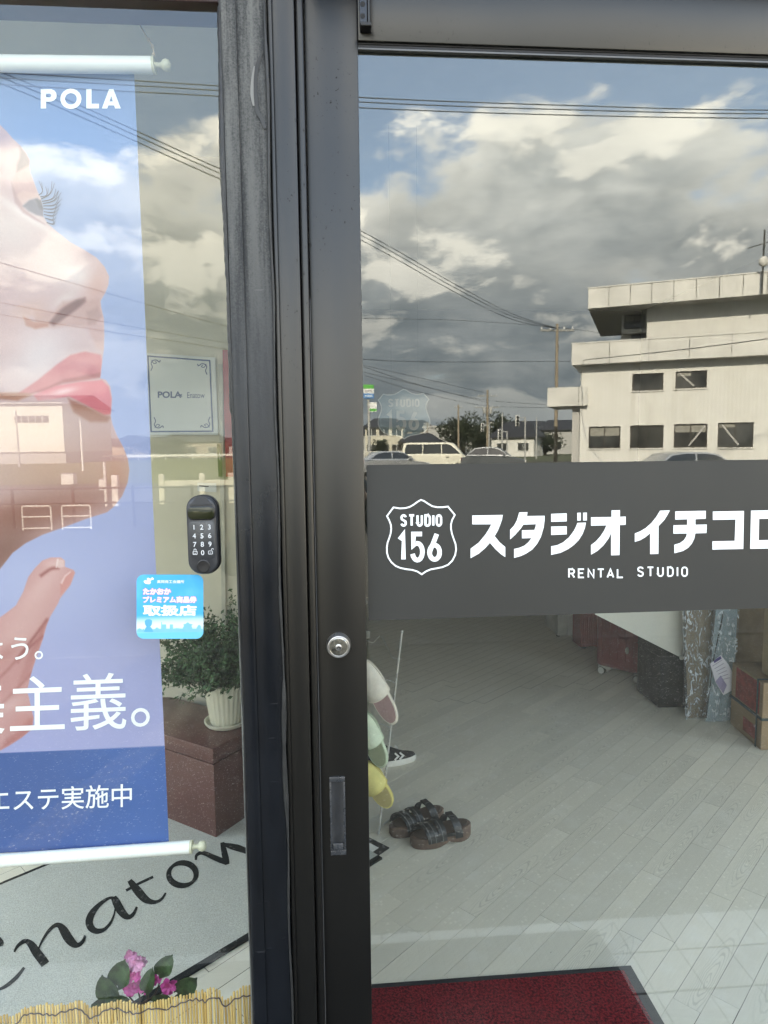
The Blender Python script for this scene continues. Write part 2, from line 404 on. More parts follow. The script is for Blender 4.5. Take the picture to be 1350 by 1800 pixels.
# studio floor: vinyl planks laid at 42 degrees
def plank_mat():
    m, g = newmat('grey_oak_plank'); c = objc(g)
    rnd = g('ShaderNodeObjectInfo', out=5)
    off = g('ShaderNodeCombineXYZ', g.m('MULTIPLY', rnd, 37.0), g.m('MULTIPLY', rnd, 91.0), 0.0)
    p = g('ShaderNodeVectorMath', c, off, operation='ADD')
    fine = g.noise(g.mapv(p, (3, 34, 1)), 5, 4, 0.55)
    ctr = g('ShaderNodeCombineXYZ', g.m('ADD', g.m('MULTIPLY', g.m('FRACT', g.m('MULTIPLY', rnd, 7.31)), 0.5), 0.06), g.m('ADD', 0.026, g.m('MULTIPLY', g.m('FRACT', g.m('MULTIPLY', rnd, 3.77)), 0.02)), 0.0)
    q_ = g('ShaderNodeVectorMath', c, ctr, operation='SUBTRACT')
    q_ = g('ShaderNodeVectorMath', q_, g('ShaderNodeVectorMath', g.noise(g.mapv(p, (1, 3, 1)), 9, 3, 0.55, out=1), (0.10, 0.016, 0.0), operation='MULTIPLY'), operation='ADD')
    rad = g('ShaderNodeVectorMath', g('ShaderNodeVectorMath', q_, (1.0, 8.5, 0.0), operation='MULTIPLY'), operation='LENGTH', out=1)
    rings = g.m('SINE', g.m('MULTIPLY', g.m('POWER', rad, 0.8), 115.0))
    has = g.ss(g.m('FRACT', g.m('MULTIPLY', rnd, 11.7)), 0.52, 0.60)
    ringm = g.m('MULTIPLY', g.m('MULTIPLY', g.ss(rings, 0.35, 1.0), g.ss(rad, 0.34, 0.10)), has)
    base = g.mix(fine, (0.60, 0.565, 0.46), (0.73, 0.69, 0.58))
    base = g.mix(g.m('MULTIPLY', rnd, 0.42), base, (0.45, 0.435, 0.37))
    base = g.mix(g.m('MULTIPLY', ringm, 0.45), base, (0.33, 0.315, 0.26))
    base = g.mix(g.ss(g.noise(p, 7, 5, 0.6), 0.50, 0.72, 0, 0.35), base, (0.72, 0.705, 0.64))
    scuff = g.ss(g.noise(g.mapv(p, (14, 55, 1)), 2.0, 2, 0.5), 0.80, 0.82)
    base = g.mix(g.m('MULTIPLY', scuff, 0.7), base, (0.05, 0.05, 0.045))
    finish(g, pbr(g, base, g('ShaderNodeMapRange', fine, 0.3, 0.7, 0.46, 0.60), 0, 0.4, bump(g, fine, 0.12, 0.0006))); return m
M_PLANK = plank_mat()
M_SUB = mat('dark_plank_joint', (0.07, 0.065, 0.055), 0.9)
b = MB(); b.box(XL, -.155, .02, YBL, -.05, -.0022); b.box(-.105, XR, .02, YB, -.05, -.0022); b.box(-.155, -.105, .02, YB, -.05, -.0022)
floor = struct(b, 'floor', M_SUB)
PW, PL, GAP = 0.0722, 0.62, 0.0014
ang = R(42.2); du = np.array([math.cos(ang), math.sin(ang)]); dv = np.array([-math.sin(ang), math.cos(ang)])
pm = MB(); pm.box(0, PL-GAP, 0, PW-GAP, -.0018, 0)
pme = None
P0 = np.array([0.2509, 0.8661])            # a plank corner read off the floor
far = MB(); npl = 0
for j in range(-50, 60):
    sh = random.random()*PL if j not in (0,) else 0.0
    for i in range(-12, 14):
        o = P0 + du*(i*PL+sh) + dv*(j*PW)
        cs = [o, o+du*PL, o+dv*PW, o+du*PL+dv*PW]; c = o+du*PL/2+dv*PW/2
        xs = [q_[0] for q_ in cs]; ys = [q_[1] for q_ in cs]
        def clip(P, x0, x1, y0, y1):
            for ax, lim, sg in ((0, x0, 1), (0, x1, -1), (1, y0, 1), (1, y1, -1)):
                Q_ = []
                for k in range(len(P)):
                    p_, q_ = P[k], P[(k+1) % len(P)]; fa, fb = sg*(p_[ax]-lim), sg*(q_[ax]-lim)
                    if fa >= 0: Q_.append(p_)
                    if fa*fb < 0: Q_.append(p_+(q_-p_)*fa/(fa-fb))
                P = Q_
                if len(P) < 3: return []
            return P
        e_ = GAP/2; loop = [o+du*e_+dv*e_, o+du*(PL-e_)+dv*e_, o+du*(PL-e_)+dv*(PW-e_), o+du*e_+dv*(PW-e_)]
        for room, (rx0, rx1, ry0, ry1) in (('r', (-.10, XR-.003, .036, YB-.003)), ('l', (XL+.003, -.16, .036, YBL-.003))):
            cl_ = clip(loop, rx0, rx1, ry0, ry1)
            if len(cl_) < 3: continue
            whole = all(rx0 < q_[0] < rx1 and ry0 < q_[1] < ry1 for q_ in loop)
            c = sum(cl_)/len(cl_)
            w_ = CM.T @ (np.array([c[0], c[1], 0]) - CAM); px, py = CX+F*w_[0]/w_[2], CY+F*w_[1]/w_[2]
            near = (room == 'r' and 560 < px < 1480 and 1100 < py < 1880 and c[1] < 2.9) or (room == 'l' and 0 < px < 460 and py < 1840 and c[1] < .75)
            if near and npl < 298 and whole:
                if pme is None:
                    ob = pm.build('plank', M_PLANK, floor); pme = ob.data
                else:
                    ob = bpy.data.objects.new('plank', pme); COL.objects.link(ob); ob.parent = floor
                ob.location = (o[0], o[1], 0); ob.rotation_euler = (0, 0, ang); npl += 1
            elif near and npl < 298:
                q2 = MB(); k = len(cl_)
                q2.add([(p_[0], p_[1], z) for z in (-.002, 0) for p_ in cl_], [tuple(range(k, 2*k)), tuple(range(k-1, -1, -1))]+[(t, (t+1) % k, (t+1) % k+k, t+k) for t in range(k)])
                q2.build('plank', M_PLANK, floor); npl += 1
            else:
                far.add([(p_[0], p_[1], 0) for p_ in cl_], [tuple(range(len(cl_)))])
print('planks', npl)
far.build('far_planks', M_PLANK, floor, recalc=False, kind='stuff')

# ================================================================= shop front
def fx(px, y, py=900): return float(at_y(px, py, y)[0])
ZB = -.12
# old post between the two shops
xp0, xp1 = fx(416, -.05), fx(491, -.05)
pc = (float((xp0+xp1)/2), -.02, ZB)
post = thing('post', 'old weathered post with flaking black paint between window and sliding door', 'post', pc)
b = MB(); b.rbox(xp0, xp1, -.05, .02, ZB, 2.33, b=.003); b.build('post_body', M_POST, post, smooth=40)
# raised ridge of the old moulding along the post
b = MB(); b.rbox(xp0+.001, xp0+.022, -.0535, -.049, ZB, 2.33, b=.002); b.build('post_edge', M_POST, post, smooth=40)
# smeared sealant along the joint to the new frame
b = MB(); z = ZB
P = []; rr = []
zz = np.arange(ZB, 2.33, .012)
for z in zz:
    k_ = .0013+.0019*max(0, math.sin(z*7.3)+.6*math.sin(z*19.1+1)+.5*math.sin(z*41)-.25)*(1.0 if z < 1.42 else .35)
    P.append((xp1-.001+.0012*math.sin(z*23), -.0515, z)); rr.append(k_+.0007*random.random())
b.tube(P, rr, 7); b.build('sealant_smear', M_CAULKG, post, smooth=60)
# a long curl of lifted paint high on the post
fnp = lambda u, v, w: at_y(u, v, -.0503-w)
lift = [(461, 92, 3), (453, 112, 6), (449, 140, 6), (450, 170, 6), (452, 195, 7), (460, 208, 7), (466, 226, 5)]
b = MB(); cp = crom(lift, 5); stroke(b, [(p[0], p[1]) for p in cp], [p[2] for p in cp], fnp, .0, .0012); b.build('lifted_paint', mat('dark_grey_flake', (.045, .046, .047), .7), post, label='curl of lifted grey paint high on the post')
cp = crom([(447, 116, 2), (444, 140, 5), (443, 165, 6), (446, 186, 3)], 5)
b = MB(); stroke(b, [(p[0], p[1]) for p in cp], [p[2] for p in cp], fnp, .0, .0006); b.build('bare_patch', mat('chalky_patch', (.25, .25, .24), .85), post)

# black aluminium door frame
xf0, xf1, xg1 = fx(491.5, -.04), fx(537, -.04), fx(552.5, -.03)
df = thing('door_surround', 'black aluminium frame of the sliding door beside the old post', 'door frame', (float(xf0), 0, ZB))
b = MB(); b.rbox(xp1+.0012, xf1, -.04, .03, ZB, 2.33, b=.0018)
b.rbox(xp1+.0014, xp1+.0075, -.0445, -.0405, ZB, 2.33, b=.0015); b.build('jamb', M_FRAME, df, smooth=40)
b = MB(); b.rbox(xf1+.0008, xg1-.0006, -.031, .03, ZB, 2.33, b=.004); b.build('inner_jamb_strip', M_FRAME, df, smooth=40)
b = MB(); b.rbox(xf1+.0008, 2.92, -.10, .035, 2.225, 2.33, b=.002); b.build('head', M_FRAME, df, smooth=40)
b = MB(); b.rbox(xf1, 2.92, -.03, .05, ZB, -.006, b=.002); b.build('sill_track', M_FRAME, df, smooth=40)

# the sliding door
DX0 = fx(553.6, -.018); DX1 = fx(641, -.018); DXR = DX0+.96
DZT = float(at_y(640, 70.6, -.018)[2]); DZG = float(at_y(640, 87, -.006)[2])
door = thing('sliding_door', 'black framed glass sliding door lettered STUDIO 156', 'door', (float(DX0), -.0, 0))
b = MB(); b.rbox(DX0, DX1, -.018, .018, .004, 2.218, b=.0012); b.build('left_stile', M_FRAME, door, smooth=40)
b = MB(); b.rbox(DXR-.082, DXR, -.018, .018, .004, 2.218, b=.0012); b.build('right_stile', M_FRAME, door, smooth=40)
b = MB(); b.box(DX0-.0008, DX0-.0001, -.0186, .01, .02, 1.72); b.build('edge_highlight', mat('grey_edge_highlight', (.16, .16, .165), .45), door)  # highlight along the stile edge, put in as a pale grey strip
b = MB(); b.rbox(DX1+.0004, DXR-.0824, -.017, .018, DZT, 2.218, b=.0012); b.build('top_rail', M_FRAME, door, smooth=40)
b = MB(); b.rbox(DX1+.0004, DXR-.0824, -.017, .018, .004, .16, b=.0012); b.build('bottom_rail', M_FRAME, door, smooth=40)
b = MB(); b.box(DX1+.0004, DXR-.0824, -.0125, -.006, DZG+.004, DZT-.0002); b.box(DX1+.0004, DXR-.0824, -.011, -.0045, DZG+.0005, DZG+.0040); b.build('gasket', M_GASKET, door)
b = MB(); b.box(DX1+.0004, DXR-.0824, -.0105, -.0042, DZG-.0022, DZG+.0002); b.build('gasket_lip', mat('grey_lip', (.12, .12, .12), .35), door)
def pane(x0, x1, yf, z0, z1, m, name, parent, th=.006, lean=0.0):
    me = bpy.data.meshes.new(name); off = Vector(parent['_o'])
    V = [Vector((x, y+lean*(z-1.4), z))-off for z in (z0, z1) for y in (yf, yf+th) for x in (x0, x1)]
    me.from_pydata([tuple(v) for v in V], [], [(0, 1, 5, 4), (0, 2, 3, 1), (4, 5, 7, 6), (2, 6, 7, 3), (0, 4, 6, 2), (1, 3, 7, 5)])
    me.materials.append(m); me.materials.append(M_CLEAR)
    for p in me.polygons: p.material_index = 0 if p.index == 0 else 1
    o = bpy.data.objects.new(name, me); COL.objects.link(o); o.parent = parent; o['_o'] = tuple(off); return o
GY = -.003
pane(DX1-.006, DXR-.076, GY, .15, DZT-.0015, M_DGLASS, 'glass_pane', door)
# second leaf, mostly outside the picture
door2 = thing('sliding_door', 'second glass leaf of the sliding door, past the edge of the picture', 'door', (float(DXR), .04, 0))
b = MB(); b.rbox(DXR-.05, DXR+.03, .022, .056, .004, 2.218, b=.0012); b.build('left_stile', M_FRAME, door2)
b = MB(); b.rbox(1.88, 1.965, .022, .056, .004, 2.218, b=.0012); b.build('right_stile', M_FRAME, door2)
b = MB(); b.rbox(DXR+.0304, 1.8796, .022, .056, DZT, 2.218, b=.0012); b.build('top_rail', M_FRAME, door2)
b = MB(); b.rbox(DXR+.0304, 1.8796, .022, .056, .004, .16, b=.0012); b.build('bottom_rail', M_FRAME, door2)
fx3 = thing('side_window', 'added fixed glass side light past the second door leaf', 'window', (1.97, .0, 0))  # unseen glazing added so more daylight reaches the studio floor
b = MB(); b.rbox(1.97, 2.03, -.03, .03, .004, 2.218, b=.0012); b.rbox(2.86, 2.919, -.03, .03, .004, 2.218, b=.0012); b.rbox(2.0304, 2.8596, -.03, .03, .004, .08, b=.0012); b.rbox(2.0304, 2.8596, -.03, .03, 2.15, 2.218, b=.0012); b.build('window_frame', M_FRAME, fx3)
pane(2.025, 2.865, GY, .075, 2.155, M_DGLASS, 'glass_pane', fx3)
pane(DXR+.026, 1.885, .036, .155, DZT+.005, M_DGLASS, 'glass_pane', door2)

# track bracket at the top of the stile
b0, b1 = at_y(629, 0, -.03), at_y(650, 50, -.03)
br = thing('door_bracket', 'small black angled bracket above the corner of the door glass', 'bracket', (float(b0[0]), -.02, float(b1[2])))
b = MB(); b.rbox(b0[0]+.0025, b0[0]+.0135, -.030, -.0172, b1[2]+.006, 2.2245, b=.001); b.build('bracket_plate', M_DARKPL2, br)
b = MB(); b.rbox(b0[0]+.0138, b0[0]+.0165, -.034, -.0172, b1[2]+.006, 2.2245, b=.0006); b.build('bracket_flange', M_FRAME, br)
b = MB(); b.rbox(b0[0]+.003, b0[0]+.0185, -.036, -.0172, b1[2]+.0005, b1[2]+.0058, b=.001); b.build('bracket_foot', M_GASKET, br)
for py in (7, 28):
    c = at_y(637.5, py, -.0302); b = MB(); b.lathe([(.0001, -.0006), (.0032, -.0006), (.0036, 0), (.0001, 0)], 14, Matrix.Translation((c[0], c[1]-.0002, c[2])) @ Matrix.Rotation(R(90), 4, 'X')); b.build('screw_hole', M_HOLE, br)

# sign film on the glass: dark grey with white lettering
SY = GY-.0006
s0, s1 = at_y(646.0, 950, SY), at_y(1350, 950, SY)
zt = float(at_y(1000, 812.6, SY)[2]); zb = float(at_y(1000, 1080, SY)[2])
b = MB(); b.box(s0[0], DXR-.088, SY, GY-.0002, zb, zt); sign = b.build('sign_film', M_VINYL, door, label='dark grey film with white shield and studio name')
Z3 = lambda u, v, w: at_y(660+u/3.857, 860+v/3.857, SY-w)
Z4 = lambda u, v, w: at_y(1000+u/3.857, 860+v/3.857, SY-w)
LET = [
 (Z3, [(656,178),(863,174),(858,205),(845,243),(829,282),(808,318),(842,360),(880,392),(880,460),(852,441),(815,408),(776,363),(745,398),(700,437),(645,467),(645,403),(700,362),(745,308),(770,268),(785,238),(656,238)]),
 (Z3, [(975,157),(1031,155),(1027,182),(1147,180),(1146,215),(1140,260),(1122,322),(1098,367),(1064,408),(1020,437),(985,453),(940,465),(940,405),(975,397),(1010,382),(1038,358),(1058,331),(993,333),(993,278),(1078,276),(1085,255),(1088,237),(1002,240),(985,266),(950,306),(913,340),(913,275),(938,248),(958,213)]),
 (Z3, [(1191,167),(1297,163),(1297,218),(1191,221)]), (Z3, [(1191,253),(1297,251),(1297,306),(1191,310)]),
 (Z3, [(1369,228),(1427,226),(1420,262),(1404,304),(1378,345),(1345,378),(1306,406),(1255,431),(1191,445),(1191,387),(1232,379),(1272,360),(1312,326),(1345,282),(1360,252)]),
 (Z4, [(57,160),(81,159),(81,212),(57,213)]), (Z4, [(96,159),(122,158),(122,212),(96,212)]),
 (Z4, [(289,143),(346,142),(346,187),(385,185),(385,241),(345,243),(343,446),(286,448),(286,298),(268,335),(235,380),(195,417),(150,444),(150,378),(182,354),(213,320),(238,282),(255,245),(150,247),(150,190),(289,188)]),
 (Z4, [(618,145),(685,143),(668,175),(648,207),(608,250),(607,438),(551,440),(551,298),(520,324),(485,345),(447,357),(447,300),(485,284),(522,262),(560,228),(592,188)]),
 (Z4, [(721,150),(928,146),(928,200),(858,203),(858,241),(935,239),(933,297),(857,299),(850,335),(833,370),(808,398),(772,419),(715,434),(715,376),(752,365),(780,345),(796,320),(800,300),(708,301),(709,244),(802,242),(802,204),(721,206)]),
 (Z4, [(976,151),(1187,147),(1182,405),(973,409),(973,353),(1124,350),(1130,205),(976,208)]),
]
for fn, pl in LET:
    b = MB(); b.prism(pl, fn, .0002, .0006); b.build('letter', M_WHITEV, sign)
b = MB(); b.prism([(1235,145),(1450,141),(1445,401),(1229,404)], Z4, .0002, .0006, [[(1290,201),(1393,199),(1390,343),(1287,346)]]); b.build('letter', M_WHITEV, sign)
SH = [(308,72),(284,86),(258,105),(232,120),(202,128),(165,130),(122,123),(78,182),(93,210),(104,240),(107,268),(103,300),(93,332),(82,362),(77,395),(78,430),(88,464),(108,495),(137,520),(170,534),(210,542),(250,547),(283,557),(314,577),(342,557),(375,543),(415,536),(455,528),(492,512),(521,484),(540,447),(547,408),(543,372),(530,335),(518,300),(512,268),(512,238),(520,208),(538,174),(491,117),(455,122),(420,122),(385,115),(352,95),(330,80)]
def shield(fn, parent, m, w0=.0002, w1=.0006):
    b = MB(); stroke(b, SH, 10.5, fn, w0, w1, closed=True); b.build('shield_outline', m, parent)
    b = MB(); word(b, 'STUDIO', 174, 254, 447, 169, 15.5, fn, w0, w1, gap=.62, wid={'I': .02}); b.build('lettering', m, parent)
    b = MB(); word(b, '156', 162, 491, 438, 288, 31, fn, w0, w1, gap=.55, wid={'1': .62}); b.build('lettering', m, parent)
shield(Z3, sign, M_WHITEV)
b = MB(); word(b, 'RENTAL', -2, 603, 368, 537, 10.5, Z4, .0002, .0006, gap=.62); b.build('lettering', M_WHITEV, sign)
b = MB(); word(b, 'STUDIO', 466, 594, 804, 524, 10.5, Z4, .0002, .0006, gap=.72, wid={'I': .02}); b.build('lettering', M_WHITEV, sign)

# cylinder lock
kc = at_y(595.2, 1136, -.026)
T0 = Matrix.Translation((kc[0], -.018, kc[2])) @ Matrix.Rotation(R(90), 4, 'X')
b = MB(); b.lathe([(.0001, 0), (.0195, 0), (.0195, .004), (.0178, .010), (.0172, .0125), (.0162, .0128), (.0152, .0115), (.0001, .0112)], 40, T0); lock = b.build('lock_cylinder', M_STEELD, door, smooth=40)
b = MB(); b.lathe([(.0001, .0105), (.0146, .0105), (.0146, .0122), (.0135, .0134), (.0055, .0136), (.0050, .0132), (.0001, .0132)], 40, T0); b.build('lock_face', M_STEEL, lock, smooth=30)
b = MB(); b.lathe([(.0001, .0128), (.0046, .0128), (.0046, .0141), (.0038, .0146), (.0001, .0144)], 24, T0); b.build('lock_plug', M_STEELD, lock, smooth=40)
b = MB(); stroke(b, [(-.0040, -.0004), (-.0022, -.0010), (-.0006, .0008), (.0008, .0010), (.0022, -.0010), (.0040, -.0004)], .0016, lambda u, v, w: (kc[0]+u, -.0326-w, kc[2]+v), .0, .0004); b.build('keyhole', M_HOLE, lock)
# recessed pull
h0, h1 = at_y(579.5, 1366, -.02), at_y(608.5, 1502, -.02)
hx0, hx1, hz1, hz0 = fx(580, -.02, 1434), fx(607.5, -.02, 1434), float(h0[2]), float(h1[2])
b = MB(); t_ = .0032
b.rbox(hx0, hx1, -.0215, -.0178, hz1-.0085, hz1, b=.0008); b.rbox(hx0, hx1, -.0215, -.0178, hz0, hz0+.0085, b=.0008)
b.rbox(hx0, hx0+t_, -.0214, -.0178, hz0+.0086, hz1-.0086, b=.0006); b.rbox(hx1-t_, hx1, -.0214, -.0178, hz0+.0086, hz1-.0086, b=.0006)
pull = b.build('pull_rim', mat('pull_metal', (.035, .038, .043), .28, .0, 1.0, var=.1, scale=40), door, smooth=40)
b = MB(); N_ = 10
for i in range(N_):
    a0, a1 = -1+2*i/N_, -1+2*(i+1)/N_
    f_ = lambda a: (hx0+hx1)/2+a*((hx1-hx0)/2-t_*.9)
    y_ = lambda a: -.0184-.0022*abs(a)**3
    b.add([(f_(a0), y_(a0), hz0+.0086), (f_(a1), y_(a1), hz0+.0086), (f_(a1), y_(a1), hz1-.0086), (f_(a0), y_(a0), hz1-.0086)], [(0, 1, 2, 3)])
b.build('pull_dish', mat('pull_dish_metal', (.018, .020, .024), .35, .0, .9, var=.2, scale=60), pull, smooth=60)
b = MB(); b.rbox(hx0+.0042, hx1-.0042, -.0225, -.0195, hz0+.0088, hz0+.0205, b=.0012); b.build('pull_latch', mat('pull_metal'), pull) if False else b.build('pull_latch', MATS['pull_metal'], pull, smooth=40)

# tall windows added in the unseen side walls to let in more daylight
def side_pane(x, y0, y1, z0, z1, label):
    t = thing('added_daylight_window', label, 'window', (x, (y0+y1)/2, z0))
    b = MB(); b.box(x-.003, x+.003, y0+.05, y1-.05, z0+.05, z1-.05); b.build('glass_pane', M_CLEAR, t)
    b = MB(); b.box(x-.03, x+.03, y0, y0+.05, z0, z1); b.box(x-.03, x+.03, y1-.05, y1, z0, z1); b.box(x-.03, x+.03, y0+.0501, y1-.0501, z0, z0+.05); b.box(x-.03, x+.03, y0+.0501, y1-.0501, z1-.05, z1); b.build('window_frame', M_FRAME, t)
side_pane(XR+.05, .12, 1.6, .05, 2.7, 'added wide window in the unseen side wall of the studio')
side_pane(XL-.05, .15, 1.9, .05, 2.7, 'added tall window in the unseen side wall of the salon')

# shop window to the left of the post
WY = -.018
xw1 = fx(416, WY)+.012; xw0 = XL+.13
zwt = float(at_y(200, 7, WY)[2])
win = thing('shop_window', 'fixed shop window with maroon head, black sealant along the post', 'window', (float(xw1), WY, .22))
pane(xw0, xw1, WY, .225, zwt+.02, M_WGLASS, 'glass_pane', win)
b = MB(); b.rbox(xw0, xp0-.0005, -.03, .03, zwt, 2.33, b=.002); b.build('head', M_MAROON, win)
b = MB(); b.rbox(xw0-.01, xw0+.03, -.03, .03, .22, zwt-.0005, b=.002); b.build('side_bar', M_FRAME, win)
b = MB(); b.rbox(xw0+.031, xp0-.0005, -.035, .03, .2205, .26, b=.002); b.build('sill', M_FRAME, win)
# ragged bead of sealant
b = MB(); P = []; rr = []
for z in np.arange(.24, zwt, .007):
    wob = .0010*math.sin(z*9)+.0008*math.sin(z*31+2)+.0009*(random.random()-.5)
    fat = .0052+.0016*math.sin(z*4.1+1)+.0010*math.sin(z*17)+.0007*random.random()+(.0016 if z > 1.75 else 0)
    if z < 1.55: fat *= .72
    P.append((xp0-.0010+wob*.5, -.030, z)); rr.append(max(.0025, fat))
b.tube(P, rr, 8); b.build('sealant_bead', M_CAULK, win, smooth=60)
b = MB(); P = [(xp0-.0005+.0006*math.sin(z*13), -.0475, z) for z in np.arange(.24, zwt, .02)]
b.tube(P, [.0016+.0008*math.sin(p[2]*11)**2 for p in P], 6); b.build('sealant_edge', M_CAULKG, win, smooth=60)
# ================================================================= outside: what stands across the road, seen mirrored in the glass
GZ = -.30
def LZ(y): return -.10+(y+1.1)*.0096 if y > -22 else GZ+.004
def asphalt_mat():
    m, g = newmat('worn_asphalt'); c = g('ShaderNodeTexCoord', out=3)
    v1 = g('ShaderNodeTexVoronoi', inp={'Vector': c, 'Scale': 62.0}, out=0)
    rc = g('ShaderNodeTexVoronoi', inp={'Vector': c, 'Scale': 62.0}, out=1)
    sepc = g.n.new('ShaderNodeSeparateColor'); g.l.new(rc, sepc.inputs[0])
    stone = g.m('MULTIPLY', g.ss(v1, 0.42, 0.22), g.ss(sepc.outputs[0], 0.52, 0.70))
    base = g.mix(g.noise(c, 0.6, 6, 0.6), (0.040, 0.037, 0.029), (0.085, 0.078, 0.062))
    base = g.mix(g.m('MULTIPLY', stone, 0.9), base, g.mix(sepc.outputs[1], (0.26, 0.245, 0.20), (0.85, 0.82, 0.74)))
    finish(g, pbr(g, base, 0.9, 0, 0.3, bump(g, v1, 0.5, 0.006))); return m
M_ASPH = asphalt_mat()
b = MB(); n_ = 1
b.add([(-900, -1200, GZ), (900, -1200, GZ), (900, 60, GZ), (-900, 60, GZ)], [(0, 1, 2, 3)])
M_LAND = mat('far_land', (.085, .095, .045), .95, var=.2, scale=.03, detail=8)
b.build('ground', M_LAND, kind='structure', recalc=False)
b = MB(); b.add([(-60, -22, GZ+.004), (70, -22, GZ+.004), (70, -.01, LZ(-.01)), (-60, -.01, LZ(-.01)), (-60, -22, GZ+.003), (70, -22, GZ+.003), (70, -70, GZ+.003), (-2, -70, GZ+.003), (-2, -22, GZ+.003)], [(0, 1, 2, 3), (8, 5, 6, 7)]); b.build('parking_lot', M_ASPH, kind='structure', recalc=False)
M_ROAD = mat('road_asphalt', (.15, .145, .125), .9, var=.12, scale=.4, detail=8, bstr=.2, bscale=30)
b = MB(); b.add([(-120, -34, GZ+.008), (120, -34, GZ+.008), (120, -20, GZ+.008), (-120, -20, GZ+.008)], [(0, 1, 2, 3)]); b.build('road', M_ROAD, kind='structure', recalc=False)
M_LINE = mat('road_paint', (.72, .71, .66), .7, var=.1, scale=3)
b = MB(); b.add([(-120, -20.4, GZ+.012), (120, -20.4, GZ+.012), (120, -20.25, GZ+.012), (-120, -20.25, GZ+.012)], [(0, 1, 2, 3)]); b.build('road_edge_line', M_LINE, kind='structure', recalc=False)
b = MB()
M_CONC = mat('kerb_concrete', (.11, .105, .09), .85, var=.15, scale=5, bstr=.3, bscale=60)
kb = thing('kerb', 'low weathered concrete kerb running along the parking lot', 'kerb', (0, -4.2, GZ))
for i in range(22):
    b = MB(); b.rbox(-6.6+i*.6, -6.6+i*.6+.594, -4.40, -4.30, LZ(-4.3)-.05, LZ(-4.3)+.015, b=.012, seg=1); b.build('kerb_stone', M_CONC, kb)
def grass_mat():
    m, g = newmat('field_grass'); c = g('ShaderNodeTexCoord', out=3)
    base = g.mix(g.noise(g.mapv(c, (.25, 1, 1)), .35, 8, 0.7), (0.13, 0.15, 0.035), (0.27, 0.26, 0.085))
    base = g.mix(g.ss(g.noise(c, 3, 5, 0.7), .5, .7), base, (0.15, 0.20, 0.045))
    finish(g, pbr(g, base, 0.95, 0, 0.2, bump(g, g.noise(c, 6, 4, 0.7), 1.0, 0.3))); return m
M_GRASS = grass_mat()
b = MB(); b.add([(-160, -120, GZ+.006), (2, -120, GZ+.006), (-3, -36, GZ+.006), (-120, -36, GZ+.006)], [(0, 1, 2, 3)]); b.build('grass_field', M_GRASS, kind='structure', recalc=False)
# porch of pale tiles in front of the shop
M_TILE = mat('pale_porch_tile', (.48, .48, .45), .55, var=.08, scale=4, bstr=.15, bscale=120)
M_GROUT = mat('porch_grout', (.22, .215, .20), .9)
PZ = -.02
yp = -float(at_z(900, 1622, PZ)[1])
b = MB(); b.rbox(-2.6, 3.2, yp, -.10, GZ-.1, PZ-.003, b=.01, seg=1); porch = b.build('porch', M_GROUT, kind='structure')
tme = None; TS = .148; npt = 0
for i in range(-12, 14):
    for j in range(5):
        x0 = -.02+i*TS; y0 = yp+.012+j*TS
        if y0+TS > -.10: continue
        if tme is None:
            t = MB(); t.rbox(0, TS-.006, 0, TS-.006, -.006, .004, b=.0015, seg=1); ob = t.build('tile', M_TILE, porch); tme = ob.data
        else:
            ob = bpy.data.objects.new('tile', tme); COL.objects.link(ob); ob.parent = porch
        ob.location = (x0, y0, PZ); npt += 1

# --- the white three-tier building
D0 = 30.0
c0 = ext(1018, 790, D0); c0[2] = GZ
wd = np.array([.90, .434]); wd /= np.linalg.norm(wd)       # along its front, towards the right of the mirror
A = np.array([wd[0], wd[1], 0.0]); Bk = np.array([wd[1]*1.0, -wd[0]*1.0, 0.0])   # into the building (away)
if Bk[1] > 0: Bk = -Bk
def bp(u, v, z): return Vector((c0[0]+A[0]*u+Bk[0]*v, c0[1]+A[1]*u+Bk[1]*v, z))
def uz(px, py, v=0.0):                                     # pixel -> (u, z) on the plane v metres behind the front
    o = np.array([CAM[0], -CAM[1], CAM[2]]); dd = ray(px, py); dd = np.array([dd[0], -dd[1], dd[2]])
    # mirrored ray starts at the camera's mirror image
    p0 = c0+Bk*v; t = np.dot(p0-o, Bk)/np.dot(dd, Bk); p = o+dd*t
    return float(np.dot(p-c0, A)), float(p[2])
wb = thing('white_building', 'white three-tier building with panelled fascia bands and dark windows', 'building', tuple(c0))
M_WB = mat('white_cladding', (.66, .65, .60), .6, var=.05, scale=.5, detail=6)
def corr_mat():
    m, g = newmat('white_ribbed_siding'); c = objc(g)
    u = g('ShaderNodeVectorMath', c, tuple(A), operation='DOT_PRODUCT', out=1)
    w = g.m('SINE', g.m('MULTIPLY', u, 2*math.pi/.16))
    st = g.noise(g.mapv(c, (1, 1, .05)), 3, 5, .6)
    base = g.mix(g.ss(st, .4, .75), (.68, .67, .62), (.59, .575, .515)); base = g.mix(g.m('MULTIPLY', g.ss(g.noise(g.mapv(c, (1, 1, .12)), 1.1, 6, .7), .58, .75), .45), base, (.40, .38, .33))
    finish(g, pbr(g, base, .55, 0, .4, bump(g, w, .16, .02))); return m
M_WBR = corr_mat()
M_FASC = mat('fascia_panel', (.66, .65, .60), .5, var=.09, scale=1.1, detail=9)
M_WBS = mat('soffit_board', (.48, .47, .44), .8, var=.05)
M_WGL = mat('building_window_glass', (.085, .085, .078), .08, spec=.8, var=.35, scale=.9)
M_WFR = mat('bronze_window_frame', (.055, .045, .035), .5)
M_JOINT = mat('dark_joint', (.06, .058, .05), .8)
def quadbox(mb, u0, u1, v0, v1, z0, z1):
    V = [bp(u, v, z) for z in (z0, z1) for v in (v0, v1) for u in (u0, u1)]
    mb.add(V, [(0, 2, 3, 1), (4, 5, 7, 6), (0, 1, 5, 4), (2, 6, 7, 3), (0, 4, 6, 2), (1, 3, 7, 5)])
UE = 19.0
